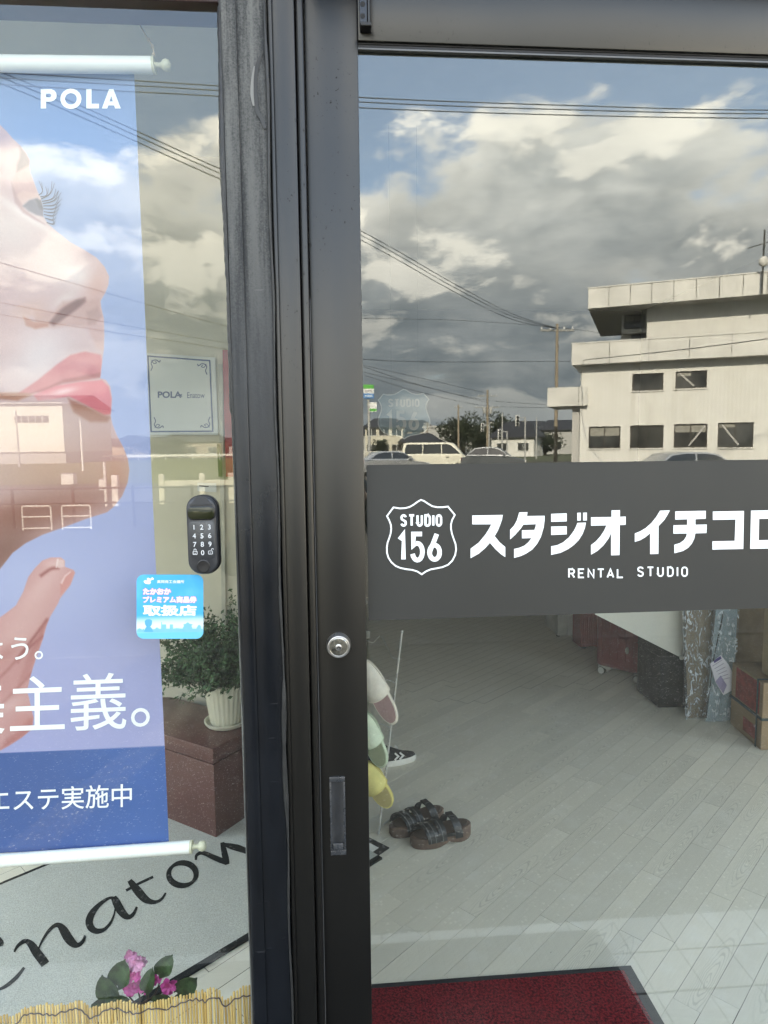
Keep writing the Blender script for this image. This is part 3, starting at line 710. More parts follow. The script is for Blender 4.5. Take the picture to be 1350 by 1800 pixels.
zf2b = uz(1018, 645)[1]; zf2t = uz(1002, 607, -1.0)[1]
wins = []
for (x0, y0, x1, y1) in [(1034, 750, 1090, 788.5), (1107, 748, 1166, 788), (1184.5, 745.5, 1243.5, 787), (1262, 743, 1325, 786.5), (1111, 657, 1166, 687), (1187.5, 652.5, 1243, 683)]:
    a_ = uz(x0, (y0+y1)/2); c_ = uz(x1, (y0+y1)/2); zt_ = uz((x0+x1)/2, y0)[1]; zb_ = uz((x0+x1)/2, y1)[1]
    wins.append((a_[0], c_[0], zb_, zt_))
def holed(mb, u0, u1, z0, z1, holes, v0, v1):
    us = sorted({u0, u1, *[h[0] for h in holes], *[h[1] for h in holes]}); zs = sorted({z0, z1, *[h[2] for h in holes], *[h[3] for h in holes]})
    for i in range(len(us)-1):
        for j in range(len(zs)-1):
            um, zm = (us[i]+us[i+1])/2, (zs[j]+zs[j+1])/2
            if any(h[0] < um < h[1] and h[2] < zm < h[3] for h in holes): continue
            mb.add([bp(us[i], v0, zs[j]), bp(us[i+1], v0, zs[j]), bp(us[i+1], v0, zs[j+1]), bp(us[i], v0, zs[j+1])], [(0, 1, 2, 3)])
    for h in holes:
        for (a_, c_) in (((h[0], h[2]), (h[1], h[2])), ((h[1], h[2]), (h[1], h[3])), ((h[1], h[3]), (h[0], h[3])), ((h[0], h[3]), (h[0], h[2]))):
            mb.add([bp(a_[0], v0, a_[1]), bp(c_[0], v0, c_[1]), bp(c_[0], v1, c_[1]), bp(a_[0], v1, a_[1])], [(0, 1, 2, 3)])
ZW = zf2b+.05
b = MB(); holed(b, 0, UE, GZ, ZW, wins, 0, .12)
b.add([bp(0, 0, GZ), bp(0, 9, GZ), bp(0, 9, ZW), bp(0, 0, ZW)], [(0, 1, 2, 3)]); b.add([bp(UE, 0, GZ), bp(UE, 9, GZ), bp(UE, 9, ZW), bp(UE, 0, ZW)], [(0, 1, 2, 3)])
b.add([bp(0, 9, GZ), bp(UE, 9, GZ), bp(UE, 9, ZW), bp(0, 9, ZW)], [(0, 1, 2, 3)])
b.build('wall', M_WBR, wb, recalc=False)
def window(par, u0, u1, z0, z1, v, bars=1, brace=0, m=M_WGL):
    b = MB(); quadbox(b, u0+.05, u1-.05, v+.10, v+.12, z0+.05, z1-.05); w = b.build('window', m, par)
    b = MB(); quadbox(b, u0, u1, v+.06, v+.10, z0, z0+.05); quadbox(b, u0, u1, v+.06, v+.10, z1-.05, z1); quadbox(b, u0, u0+.05, v+.06, v+.10, z0+.05, z1-.05); quadbox(b, u1-.05, u1, v+.06, v+.10, z0+.05, z1-.05)
    for k in range(bars):
        um = u0+(u1-u0)*(k+1)/(bars+1); quadbox(b, um-.02, um+.02, v+.065, v+.099, z0+.05, z1-.05)
    b.build('window_frame', M_WFR, w)
    b = MB(); quadbox(b, u0-.06, u1+.06, v-.05, v+.058, z0-.06, z0-.004); b.build('sill', M_FASC, w)
    bh_ = (z1-z0)*((.0, .22, .38, .0, .3, .15)[len(par.children) % 6])
    if bh_ > 0:
        b = MB(); quadbox(b, u0+.06, u0+.06+(u1-u0-.12)*(1.0 if bh_ > .25 else .5), v+.088, v+.095, z1-.05-bh_, z1-.052); b.build('blind', mat('window_blind', (.30, .29, .25), .8), w)
    if brace:
        b = MB(); a_ = (u0+.15, z1-.08) if brace < 0 else (u0+.15+(u1-u0)*.35, z0+.08); c_ = (u0+(u1-u0)*.6, z0+.1) if brace < 0 else (u1-.08, z1-.08)
        b.tube([bp(a_[0], v+.093, a_[1]), bp(c_[0], v+.093, c_[1])], .045, 6); b.build('brace', M_WBS, w)
for k, wn in enumerate(wins): window(wb, *wn, 0.0, 0 if k > 3 else 1, {2: 1, 3: -1, 5: -1}.get(k, 0))
def fascia(u0, u1, v0, vback, z0, z1, n, soff=True):
    b = MB(); quadbox(b, u0+.03, u1-.03, v0+.03, vback, z0+.02, z1-.02); core = b.build('fascia_core', M_JOINT, wb)
    w = (u1-u0)/n
    for i in range(n):
        b = MB(); quadbox(b, u0+i*w+.012, u0+(i+1)*w-.012, v0, v0+.029, z0, z1); b.build('panel', M_FASC, wb)
    b = MB(); quadbox(b, u0, u0+.029, v0+.03, vback, z0, z1); b.build('panel', M_FASC, wb)
    b = MB(); quadbox(b, u0-.03, u1+.03, v0-.03, v0+.25, z1, z1+.05); b.build('coping', M_FASC, wb)
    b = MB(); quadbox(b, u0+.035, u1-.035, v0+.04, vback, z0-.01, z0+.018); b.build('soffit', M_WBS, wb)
# middle band
ua, za = uz(1002, 644, -1.0); zt2 = uz(1002, 607, -1.0)[1]
fascia(ua, UE+.5, -.55, 9.2, ZW-.02, ZW-.02+(zt2-za), 12)
# roof band over the set-back third floor
V3 = .85; V4 = 2.1
ur, zr0 = uz(1033, 543, -.2); zr1 = uz(1033, 508, -.2)[1]
fascia(ur, UE+.3, -.2, 8.5, zr0, zr1, 21)
u3 = uz(1137, 560, V3)[0]; u4 = uz(1091, 600, V4)[0]
zf3 = ZW-.02+(zt2-za)
w3 = [uz(1097, 560, V4)[0], uz(1134, 560, V4)[0], uz(1115, 578, V4)[1], uz(1115, 553, V4)[1]]
w4 = [uz(1109, 590, V4)[0], uz(1135, 590, V4)[0], zf3-.2, uz(1115, 583, V4)[1]]
b = MB(); holed(b, u3, UE, zf3-.5, zr0+.1, [], V3, V3+.12)
b.add([bp(u3, V3, zf3-.5), bp(u3, 8, zf3-.5), bp(u3, 8, zr0+.1), bp(u3, V3, zr0+.1)], [(0, 1, 2, 3)])
holed(b, u4, u3+2, zf3-.8, zr0+.1, [tuple(w3), tuple(w4)], V4, V4+.12)
b.add([bp(u4, V4, zf3-.8), bp(u4, 8, zf3-.8), bp(u4, 8, zr0+.1), bp(u4, V4, zr0+.1)], [(0, 1, 2, 3)])
b.build('upper_wall', M_WB, wb, recalc=False)
window(wb, *w3, V4, 1); window(wb, *w4, V4, 0)
b = MB(); quadbox(b, w3[0]-.12, w3[1]+.15, V4-.35, V4-.002, w3[2]-.28, w3[2]-.06); b.build('ledge', M_FASC, wb)
b = MB(); quadbox(b, UE-2.2, UE-1.6, V3-.3, V3-.01, zf3-.4, zr0-.05); b.build('downpipe_box', M_WB, wb)
# entrance canopy at the left corner
uc0 = uz(966, 700, .6)[0]; zc0, zc1 = uz(966, 717, .6)[1], uz(966, 685, .6)[1]
b = MB(); quadbox(b, uc0, .35, -.25, 3.0, zc0, zc1); cn = b.build('canopy', M_FASC, wb)
b = MB(); quadbox(b, uc0+1.42, uc0+1.44, -.262, -.251, zc0, zc1); b.build('canopy_joint', M_JOINT, cn)
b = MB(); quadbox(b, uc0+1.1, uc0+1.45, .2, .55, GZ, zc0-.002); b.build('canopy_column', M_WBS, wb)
# aerial on the roof edge
ux = uz(1341, 480, -.35)[0]
ae = thing('roof_aerial', 'thin aerial mast with round white dish on the roof edge', 'aerial', tuple(bp(ux, -.4, zr0)))
zz0, zz1 = uz(1341, 522, -.4)[1], uz(1341, 405, -.4)[1]
b = MB(); b.tube([bp(ux, -.4, zr0-.02), bp(ux, -.4, zz1)], .035, 6); b.build('mast', M_JOINT, ae)
b = MB(); b.ball(bp(ux, -.5, uz(1341, 461, -.4)[1]), (.22, .12, .22)); b.build('dish', M_FASC, ae, smooth=60)
b = MB(); b.tube([bp(ux-.6, -.4, uz(1341, 432, -.4)[1]-.05), bp(ux+.7, -.4, uz(1341, 432, -.4)[1]+.25)], .02, 5); b.tube([bp(ux, -.7, uz(1341, 436, -.4)[1]), bp(ux, -.1, uz(1341, 436, -.4)[1])], .02, 5); b.build('cross_arm', M_JOINT, ae)

# --- poles, wires, signals
M_POLE = mat('pole_concrete', (.30, .25, .18), .85, var=.12, scale=2)
M_POLEG = mat('grey_steel_pole', (.42, .42, .40), .6, var=.1, scale=2)
M_INS = mat('insulator_white', (.75, .75, .72), .3)
M_WIRE = mat('wire_black', (.012, .012, .013), .6)
M_XARM = mat('galvanised_arm', (.30, .30, .28), .6)
POLES = {}
def pole(px, ytop, dist, r0, label, arms=(), m=M_POLE, trans=False, name='utility_pole', cat='utility pole'):
    p = ext(px, ytop, dist); x, y, z = p
    t = thing(name, label, cat, (float(x), float(y), GZ), group='poles across the road')
    b = MB(); b.tube([(x, y, GZ), (x, y, (z+GZ)/2), (x, y, z)], [r0, r0*.85, r0*.65], 10); b.build('shaft', m, t, smooth=50)
    for (dz, L) in arms:
        b = MB(); b.box(x-L/2, x+L/2, y-.05, y+.05, z-dz-.05, z-dz+.05); a = b.build('crossarm', M_XARM, t)
        for k in (-1, -.45, .45, 1):
            b = MB(); b.lathe([(.03, 0), (.055, .03), (.03, .08), (.05, .11), (.03, .16)], 8, Matrix.Translation((x+k*(L/2-.08), y, z-dz+.05))); b.build('insulator', M_INS, a, smooth=50)
    if trans:
        for k in (-1, 1):
            b = MB(); b.lathe([(.2, 0), (.24, .05), (.24, .75), (.2, .82)], 12, Matrix.Translation((x+k*.42, y+.05, z-3.1))); b.build('transformer', M_POLEG, t, smooth=50)
    POLES[px] = p; return p
pole(979, 570, 36, .115, 'tall brown utility pole standing beside the white building', [(.35, 1.9)])
pole(857, 686, 88, .19, 'utility pole with two transformers above the road junction', [(.8, 2.6), (2.3, 3.2)], trans=True)
pole(806, 712, 100, .17, 'plain utility pole behind the white van', [(.4, 1.2)])
pole(751, 742, 115, .16, 'short far utility pole beside the dark roofed house', [(.4, 1.2)])
pole(864, 742, 110, .16, 'thin grey utility pole in front of the dark trees', [(.3, 1.0)], m=M_POLEG)
pole(883, 726, 70, .09, 'slim pale steel lamp pole near the junction', m=M_POLEG)
pole(943, 733, 80, .09, 'slim pale steel pole left of the building canopy', m=M_POLEG)
pole(922, 738, 130, .14, 'faint far utility pole above the white roofed house', [(.4, 1.2)])
pole(142, 740, 60, .10, 'bright white pole standing in the grass field', m=mat('white_pole_paint', (.8, .8, .78), .5))
pole(29, 722, 75, .12, 'pale pole in front of the large warehouse', m=M_POLEG)
def signal(px, py, dist, w, label, vert=False):
    p = ext(px, py, dist); x, y, z = p
    t = thing('traffic_signal', label, 'traffic light', (float(x), float(y), GZ), group='traffic signals at the junction')
    hh, ww = (1.15, .42) if vert else (.42, 1.15)
    b = MB(); b.rbox(x-ww/2, x+ww/2, y-.12, y+.12, z-hh/2, z+hh/2, b=.05); b.build('signal_head', M_INS, t)
    for k in (-1, 0, 1):
        cx_, cz_ = (x, z+k*.36) if vert else (x+k*.36, z)
        b = MB(); b.lathe([(.02, 0), (.14, 0), (.15, .06), (.13, .14)], 12, Matrix.Translation((cx_, y+.12, cz_)) @ Matrix.Rotation(R(-90), 4, 'X')); b.build('lamp', mat('signal_lens', (.02, .02, .02), .3), t)
    b = MB(); b.tube([(x+.9, y-.1, GZ), (x+.9, y-.1, z+.4)], .08, 8); b.tube([(x+.9, y-.1, z+.3), (x, y-.1, z+.3)], .05, 6); b.build('signal_pole', M_POLEG, t)
signal(909, 740, 70, 1, 'upright traffic light with dark lenses on a pole', True)
signal(848, 752, 85, 1, 'smaller upright traffic light beside the transformer pole', True)
signal(878, 764, 75, 1, 'low white pedestrian signal in front of the trees', True)

WN = 0
def wire(pts, r, label, k=10):
    global WN
    P = crom([ext(*p) for p in pts], k); o = P[0]
    b = MB(); b.tube(P, r, 5); ob = b.build('overhead_wire', M_WIRE, None, smooth=60)
    ob['label'] = label; ob['category'] = 'wire'; ob['group'] = 'overhead wires'; ob['kind'] = 'thing'
for k, (dy, w_) in enumerate(((0, 'top'), (8, 'middle'), (18, 'lowest'))):
    wire([(-420, 108+dy*.6, 13), (0, 130+dy*1.15, 13), (385, 153+dy*1.0, 13.2), (632, 172+dy, 13.4), (1000, 186+dy*.95, 13.7), (1350, 194+dy*.8, 14), (1900, 190+dy, 15)], .011, f'{w_} of three level wires crossing high over the road')
for k, (dy, w_) in enumerate(((0, 'upper'), (9, 'middle'), (20, 'lower'))):
    wire([(-500, -20+dy, 9), (0, 128+dy, 13.5), (385, 297+dy*.9, 20), (632, 405+dy*.8, 25.5), (800, 500+dy*.7, 30), (900, 552+dy*.5, 33.5), (979, 578, 36)], .014, f'{w_} of three wires sloping down to the brown utility pole')
wire([(-400, 350, 14), (0, 462, 20), (400, 575, 30), (640, 632, 40), (960, 636, 46), (1060, 630, 25), (1350, 596, 21), (1700, 540, 18)], .016, 'single sagging cable passing in front of the white building')
wire([(-400, 430, 14), (0, 532, 20), (400, 604, 32), (640, 643, 44), (857, 692, 88)], .016, 'upper thick cable running to the transformer pole')
wire([(-400, 455, 14), (0, 553, 20), (400, 615, 32), (640, 655, 44), (857, 708, 88)], .016, 'lower thick cable running to the transformer pole')
wire([(640, 645, 60), (740, 678, 72), (857, 704, 88), (979, 713, 100), (1100, 722, 110)], .022, 'upper far cable beyond the transformer pole')
wire([(640, 660, 60), (740, 690, 72), (857, 714, 88), (979, 718, 100), (1100, 726, 110)], .022, 'lower far cable beyond the transformer pole')
wire([(640, 560, 36.5), (800, 563, 36.2), (979, 576, 36), (1080, 590, 37)], .010, 'faint thin wire level with the top of the brown pole')

# --- shop sign on a mast
p = ext(648, 689, 80); t = thing('mast_sign', 'green, white and blue shop sign high on a grey mast', 'sign', (float(p[0]), float(p[1]), GZ))
b = MB(); b.tube([(p[0], p[1]-.2, GZ), (p[0], p[1]-.2, p[2]+.8)], .16, 10); b.build('mast', M_POLEG, t, smooth=50)
hw = .62
for k, (z0, z1, cc) in enumerate(((.35, .82, (.10, .42, .06)), (-.22, .35, (.75, .76, .74)), (-.80, -.22, (.05, .20, .48)))):
    b = MB(); b.box(p[0]-hw, p[0]+hw, p[1]-.12, p[1]+.12, p[2]+z0+.003, p[2]+z1-.003); b.build('sign_panel', mat(f'mast_panel_{k}', cc, .4, var=.04), t)
for z_, m_ in ((.05, (.35, .35, .35)), (-.5, (.7, .75, .8))):
    b = MB()
    for i in range(5): b.box(p[0]-.45+i*.19, p[0]-.33+i*.19, p[1]+.121, p[1]+.13, p[2]+z_-.13, p[2]+z_+.12)
    b.build('sign_lettering', mat(f'mast_letter_{z_}', m_, .5), t)
p2 = ext(656, 716, 79); b = MB(); b.box(p2[0]-.42, p2[0]+.42, p2[1]-.1, p2[1]+.1, p2[2]-.55, p2[2]+.55); sp = b.build('sign_panel', MATS['mast_panel_1'], t)
b = MB(); b.box(p2[0]-.40, p2[0]+.40, p2[1]+.101, p2[1]+.11, p2[2]-.5, p2[2]-.2); b.build('sign_stripe', MATS['mast_panel_0'], sp)

# --- houses
M_ROOF = mat('dark_roof_tile', (.035, .036, .042), .6, var=.15, scale=1.2, bstr=.6, bscale=6, bdist=.05)
M_HW = [mat('cream_house_wall', (.55, .52, .42), .8, var=.06), mat('tan_house_wall', (.40, .34, .26), .8, var=.06), mat('grey_house_wall', (.42, .42, .40), .8, var=.06), mat('white_house_wall', (.68, .67, .62), .8, var=.05)]
def house(px, dist, w, dp, hw_, hr, rot, wall, label, nwin=3, storeys=2, flat=False):
    p = ext(px, 800, dist); x, y = float(p[0]), float(p[1])
    T = Matrix.Translation((x, y, GZ)) @ Matrix.Rotation(rot, 4, 'Z')
    t = thing('house', label, 'house', (x, y, GZ), group='houses across the road')
    b = MB(); b.box(-w/2, w/2, -dp/2, dp/2, 0, hw_, T); b.build('wall', wall, t)
    b = MB()
    if flat: b.box(-w/2-.2, w/2+.2, -dp/2-.2, dp/2+.2, hw_+.002, hw_+.35, T)
    else:
        e = .5
        V = [(-w/2-e, -dp/2-e, hw_-.1), (w/2+e, -dp/2-e, hw_-.1), (w/2+e, dp/2+e, hw_-.1), (-w/2-e, dp/2+e, hw_-.1), (-w/2+dp*.18, 0, hw_+hr), (w/2-dp*.18, 0, hw_+hr)]
        V += [(v[0], v[1], v[2]-.14) for v in V[:4]]
        b.add(V, [(0, 1, 5, 4), (1, 2, 5), (2, 3, 4, 5), (3, 0, 4), (6, 7, 1, 0), (7, 8, 2, 1), (8, 9, 3, 2), (9, 6, 0, 3), (6, 9, 8, 7)], T)
    b.build('roof', M_ROOF if not flat else wall, t)
    for s_ in range(storeys):
        for i in range(nwin):
            u = -w/2+w*(i+.5)/nwin; z0 = .9+s_*2.75
            if z0+1.2 > hw_: continue
            b = MB(); b.box(u-.8, u+.8, dp/2+.002, dp/2+.03, z0, z0+1.15, T); wn_ = b.build('window', M_WGL, t)
            b = MB(); b.box(u-.86, u+.86, dp/2+.031, dp/2+.07, z0-.07, z0-.005, T); b.box(u-.86, u+.86, dp/2+.031, dp/2+.07, z0+1.155, z0+1.21, T); b.box(u-.03, u+.03, dp/2+.031, dp/2+.06, z0, z0+1.15, T); b.build('window_frame', M_INS, wn_)
    return T
house(678, 118, 6.5, 7, 5.2, 1.5, .15, M_HW[0], 'cream two-storey house with dark roof behind the parked cars')
house(725, 132, 7.5, 7, 5.0, 1.9, -.1, M_HW[1], 'tan house with dark roof between cream house and grey shed')
house(738, 112, 6.0, 6, 2.6, 1.3, 0, M_HW[1], 'low tan house with a wide roof behind the van', 2, 1)
house(788, 122, 8.5, 8, 5.0, .2, .2, M_HW[2], 'flat roofed pale grey shed beside the dark trees', 2, 1, True)
house(910, 104, 6.5, 7, 3.1, 2.3, .5, M_HW[3], 'low house with steep dark roof right of the trees', 2, 1)
house(928, 140, 10, 8, 5.6, 1.2, -.2, M_HW[0], 'far cream house peeking over the steep dark roof')
house(990, 125, 9, 8, 4.6, 1.8, .1, M_HW[2], 'grey house half hidden behind the white building', 2, 2)
house(640, 150, 8, 7, 4.6, 1.8, .2, M_HW[2], 'far grey house left of the cream house', 2, 2)
for k, (px, ds, wd_) in enumerate(((275, 150, 16), (312, 175, 14), (345, 140, 12), (395, 165, 15), (225, 180, 18))):
    house(px, ds, wd_, 8, 2.8+.3*(k % 3), 1.6, .1*k-.2, M_HW[(1, 2)[k % 2]], ['long low house far beyond the grass field', 'second low house beyond the grass field', 'pale house behind the plant pot reflection', 'far house near the post edge', 'wide dark roofed house behind the field'][k], 3, 1)
# big warehouse far left
p = ext(70, 800, 95); x, y = float(p[0]), float(p[1]); T = Matrix.Translation((x, y, GZ))
wh = thing('warehouse', 'large pale warehouse with a row of five windows beyond the field', 'warehouse', (x, y, GZ))
b = MB(); b.box(-16, 3.4, -20, 0, 1.6, 8.3, T); b.build('wall', mat('warehouse_wall', (.70, .69, .62), .7, var=.04, scale=.2), wh)
b = MB(); b.add([(-17, .5, 8.1), (4.2, .5, 8.1), (4.2, -10, 10), (-17, -10, 10), (-17, -20.5, 8.1), (4.2, -20.5, 8.1)], [(0, 1, 2, 3), (3, 2, 5, 4), (1, 5, 2), (0, 3, 4)], T); b.build('roof', M_ROOF, wh)
for i in range(5):
    b = MB(); b.box(-2.9+i*.92, -2.15+i*.92, .01, .06, 5.6, 6.5, T); b.build('window', M_WGL, wh)
b = MB(); b.box(-16, 3.4, -20, -.3, 0, 1.59, T); b.build('plinth', M_HW[2], wh)

# --- trees
M_LEAF = mat('dark_evergreen_leaf', (.030, .042, .018), .8, var=.3, scale=.8)
M_BARK = mat('bark', (.06, .045, .03), .9)
def tree(px, dist, h, rx, label, n=2600, leaf=.26):
    p = ext(px, 800, dist); x, y = float(p[0]), float(p[1])
    t = thing('tree', label, 'tree', (x, y, GZ), group='trees across the road')
    b = MB(); b.tube([(x, y, GZ), (x+.1, y, GZ+h*.35), (x, y, GZ+h*.7)], [.22, .16, .06], 8)
    for k in range(5):
        a = k*1.26; b.tube([(x, y, GZ+h*(.25+.07*k)), (x+math.cos(a)*rx*.6, y+math.sin(a)*rx*.6, GZ+h*(.5+.07*k))], [.08, .02], 5)
    b.build('trunk', M_BARK, t)
    blobs = [(rng.normal(0, .42)*rx, rng.normal(0, .42)*rx, h*(.32+.55*rng.random()), rx*(.28+.25*rng.random())) for _ in range(16)]
    V = []; Fc = []
    for _ in range(n):
        bx_, by_, bz_, br_ = blobs[rng.integers(len(blobs))]; dvec = rng.normal(size=3); dvec /= np.linalg.norm(dvec)
        c = np.array([x+bx_, y+by_, GZ+bz_])+dvec*br_*(.6+.45*rng.random())
        a_ = rng.normal(size=3); a_ /= np.linalg.norm(a_); b_ = np.cross(a_, dvec+.01); b_ /= np.linalg.norm(b_)+1e-6
        o = len(V); V += [c-a_*leaf, c+b_*leaf*.5, c+a_*leaf, c-b_*leaf*.5]; Fc.append((o, o+1, o+2, o+3))
    b = MB(); b.add(V, Fc); b.build('crown', M_LEAF, t, recalc=False)
tree(815, 108, 6.6, 4.2, 'broad dark tree behind the junction, between shed and poles')
tree(890, 112, 7.0, 4.6, 'largest dark round tree right of the transformer pole')
tree(842, 118, 5.6, 3.2, 'lower dark tree between the two broad trees')
tree(667, 96, 3.0, 1.3, 'small round tree in front of the cream house', 900, .18)
for k_, (px_, lab_) in enumerate(((262, 'leftmost of the small trees beyond the field fence'), (300, 'second small tree beyond the field fence'), (372, 'third small tree beyond the field fence'), (330, 'low wide tree behind the field fence'))): tree(px_, 128+6*k_, 4.4-.4*k_, 3.4, lab_, 1100, .24)
tree(958, 108, 3.6, 3.0, 'brownish shrubby tree beside the canopy column', 1500)

# --- vehicles
M_CARW = mat('cream_white_car_paint', (.72, .70, .58), .25, spec=.6, var=.02)
M_CARS = mat('silver_car_paint', (.50, .51, .52), .25, .6, var=.02)
M_CARG = mat('dark_grey_car_paint', (.13, .14, .15), .25, .3, var=.02)
M_CGL = mat('car_glass', (.015, .018, .02), .05, spec=1.0, var=.05)
M_TYRE = mat('tyre_rubber', (.015, .015, .015), .85)
M_RIM = mat('alloy_rim', (.45, .45, .45), .3, .8)
M_TAIL = mat('tail_lamp_red', (.30, .02, .02), .25)
def vehicle(name, cat, px, dist, rot, paint, label, L, W, low, top, zc, group='vehicles parked across the road'):
    """low: body side outline (x,z); top: cabin outline (x,z), narrower above"""
    p = ext(px, 800, dist); x, y = float(p[0]), float(p[1]); T = Matrix.Translation((x, y, GZ)) @ Matrix.Rotation(rot, 4, 'Z')
    t = thing(name, label, cat, (x, y, GZ), group=group)
    def skin(poly, w0, w1, zlo, zhi, nm, m, par, grow=0.0):
        b = MB(); n = len(poly)
        hw_ = lambda z: w0+(w1-w0)*max(0, min(1, (z-zlo)/(zhi-zlo)))
        mids = [[(q_[0], s_*(hw_(q_[1])/2)*f_, q_[1]) for q_ in poly] for s_, f_ in ((-1, .93), (-1, 1.0), (1, 1.0), (1, .93))]
        c_ = (sum(q_[0] for q_ in poly)/n, sum(q_[1] for q_ in poly)/n)
        for r_ in (0, 3): mids[r_] = [(v[0], mids[1 if r_ == 0 else 2][i][1]+(-.04 if r_ == 0 else .04), v[2]) for i, v in enumerate([(c_[0]+(q_[0]-c_[0])*.975, 0, c_[1]+(q_[1]-c_[1])*.94) for q_ in poly])]
        b.loft([mids[0], mids[1], mids[2], mids[3]], True, T); return b.build(nm, m, par, smooth=35)
    body = skin(low, W, W, 0, 1, 'body', paint, t)
    z0 = min(q_[1] for q_ in top); z1 = max(q_[1] for q_ in top)
    cab = skin(top, W*.97, W*.80, z0, z1, 'cabin', paint, t)
    # side, front and rear glass, set proud by a few mm
    cx_ = sum(q_[0] for q_ in top)/len(top); cz_ = (z0+z1)/2
    sh = [(cx_+(q_[0]-cx_)*.90, cz_+(q_[1]-cz_)*.70+.02) for q_ in top]
    xa, xb = min(q_[0] for q_ in sh), max(q_[0] for q_ in sh)
    hwz = lambda z: (W*.97+(W*.80-W*.97)*(z-z0)/(z1-z0))/2
    def clip(poly, lo, hi):
        out = []
        def cut(P, f):
            R_ = []
            for i in range(len(P)):
                a_, c_ = P[i], P[(i+1) % len(P)]; fa, fc = f(a_), f(c_)
                if fa >= 0: R_.append(a_)
                if fa*fc < 0:
                    tt = fa/(fa-fc); R_.append((a_[0]+(c_[0]-a_[0])*tt, a_[1]+(c_[1]-a_[1])*tt))
            return R_
        return cut(cut(poly, lambda q_: q_[0]-lo), lambda q_: hi-q_[0])
    nseg = 3 if 'van' in name else 2
    for s_ in (-1, 1):
        for k in range(nseg):
            pl_ = clip(sh, xa+(xb-xa)*k/nseg+.03, xa+(xb-xa)*(k+1)/nseg-.03)
            if len(pl_) < 3: continue
            b = MB(); b.prism(pl_, lambda u, v, w: T @ Vector((u, s_*(hwz(v)+.048+w), v)), 0, .006); b.build('side_window', M_CGL, t)
    for nm, sgn in (('windscreen', 1), ('rear_window', -1)):
        ends = sorted(top, key=lambda q_: -sgn*q_[0]); 
        lo_ = max([q_ for q_ in top if q_[1] < z0+.02], key=lambda q_: sgn*q_[0]); hi_ = max([q_ for q_ in top if q_[1] > z1-.08], key=lambda q_: sgn*q_[0])
        a_ = np.array(lo_)*.88+np.array(hi_)*.12; c_ = np.array(lo_)*.14+np.array(hi_)*.86
        nrm = np.array([abs(hi_[1]-lo_[1])*sgn, abs(lo_[0]-hi_[0])]); nrm /= np.linalg.norm(nrm)
        b = MB(); V = []
        for o_ in (.004, .012):
            for q_ in (a_, c_):
                for s_ in (-1, 1): V.append(T @ Vector((q_[0]+nrm[0]*o_, s_*(hwz(q_[1])-.07), q_[1]+nrm[1]*o_)))
        b.add(V, [(0, 1, 3, 2), (4, 6, 7, 5), (0, 4, 5, 1), (2, 3, 7, 6), (0, 2, 6, 4), (1, 5, 7, 3)]); b.build(nm, M_CGL, t)
    for wx in (-L/2+.75, L/2-.80):
        for s_ in (-1, 1):
            Tw = T @ Matrix.Translation((wx, s_*(W/2-.06), .31)) @ Matrix.Rotation(R(90), 4, 'X')
            b = MB(); b.lathe([(.19, -.1), (.30, -.1), (.315, -.06), (.315, .06), (.30, .1), (.19, .1)], 18, Tw); wh_ = b.build('wheel', M_TYRE, t, smooth=40)
            b = MB(); b.lathe([(.02, -.112), (.17, -.105), (.185, -.102), (.185, .102), (.17, .105), (.02, .112)], 14, Tw); b.build('rim', M_RIM, wh_, smooth=40)
    for s_ in (-1, 1):
        b = MB(); b.rbox(L/2-.05, L/2+.012, s_*(W/2-.32)-.16, s_*(W/2-.32)+.16, .62, .78, b=.02, T=T); b.build('headlight', M_INS, t)
        b = MB(); b.rbox(-L/2-.012, -L/2+.05, s_*(W/2-.16)-.09, s_*(W/2-.16)+.09, .72, 1.0, b=.02, T=T); b.build('tail_light', M_TAIL, t)
        b = MB(); b.rbox(L*.16, L*.16+.16, s_*(W/2+.11)-.1, s_*(W/2+.11)+.1, 1.02, 1.18, b=.03, T=T); b.build('mirror', paint, t)
CARLOW = [(-2.1, .28), (-2.15, .6), (-2.08, .92), (-1.2, .98), (.75, .95), (1.75, .82), (2.1, .68), (2.13, .3), (1.9, .2), (-1.9, .2)]
CARTOP = [(-1.85, .96), (-1.25, 1.42), (-.7, 1.5), (.1, 1.48), (.45, 1.40), (1.15, .93)]
VANLOW = [(-2.35, .3), (-2.38, .7), (-2.36, 1.1), (1.9, 1.1), (2.25, .95), (2.36, .7), (2.36, .32), (2.1, .22), (-2.1, .22)]
VANTOP = [(-2.35, 1.08), (-2.22, 1.95), (-2.0, 2.02), (.9, 2.02), (1.25, 1.92), (1.98, 1.08)]
vehicle('van', 'van', 767, 46, R(14), M_CARW, 'cream white van parked behind the other cars', 4.72, 1.70, VANLOW, VANTOP, 1)
vehicle('car', 'car', 692, 40, R(-12), M_CARS, 'pale silver car parked left of the white van', 4.26, 1.70, CARLOW, CARTOP, 1)
vehicle('car', 'car', 868, 44, R(18), M_CARG, 'dark grey car parked right of the white van', 4.26, 1.75, [(a_, z_*1.08) for a_, z_ in CARLOW], [(a_, z_*1.12) for a_, z_ in CARTOP], 1)
vehicle('car', 'car', 1222, 22, R(2), M_CARS, 'silver car standing in front of the white building', 4.26, 1.70, CARLOW, CARTOP, 1)

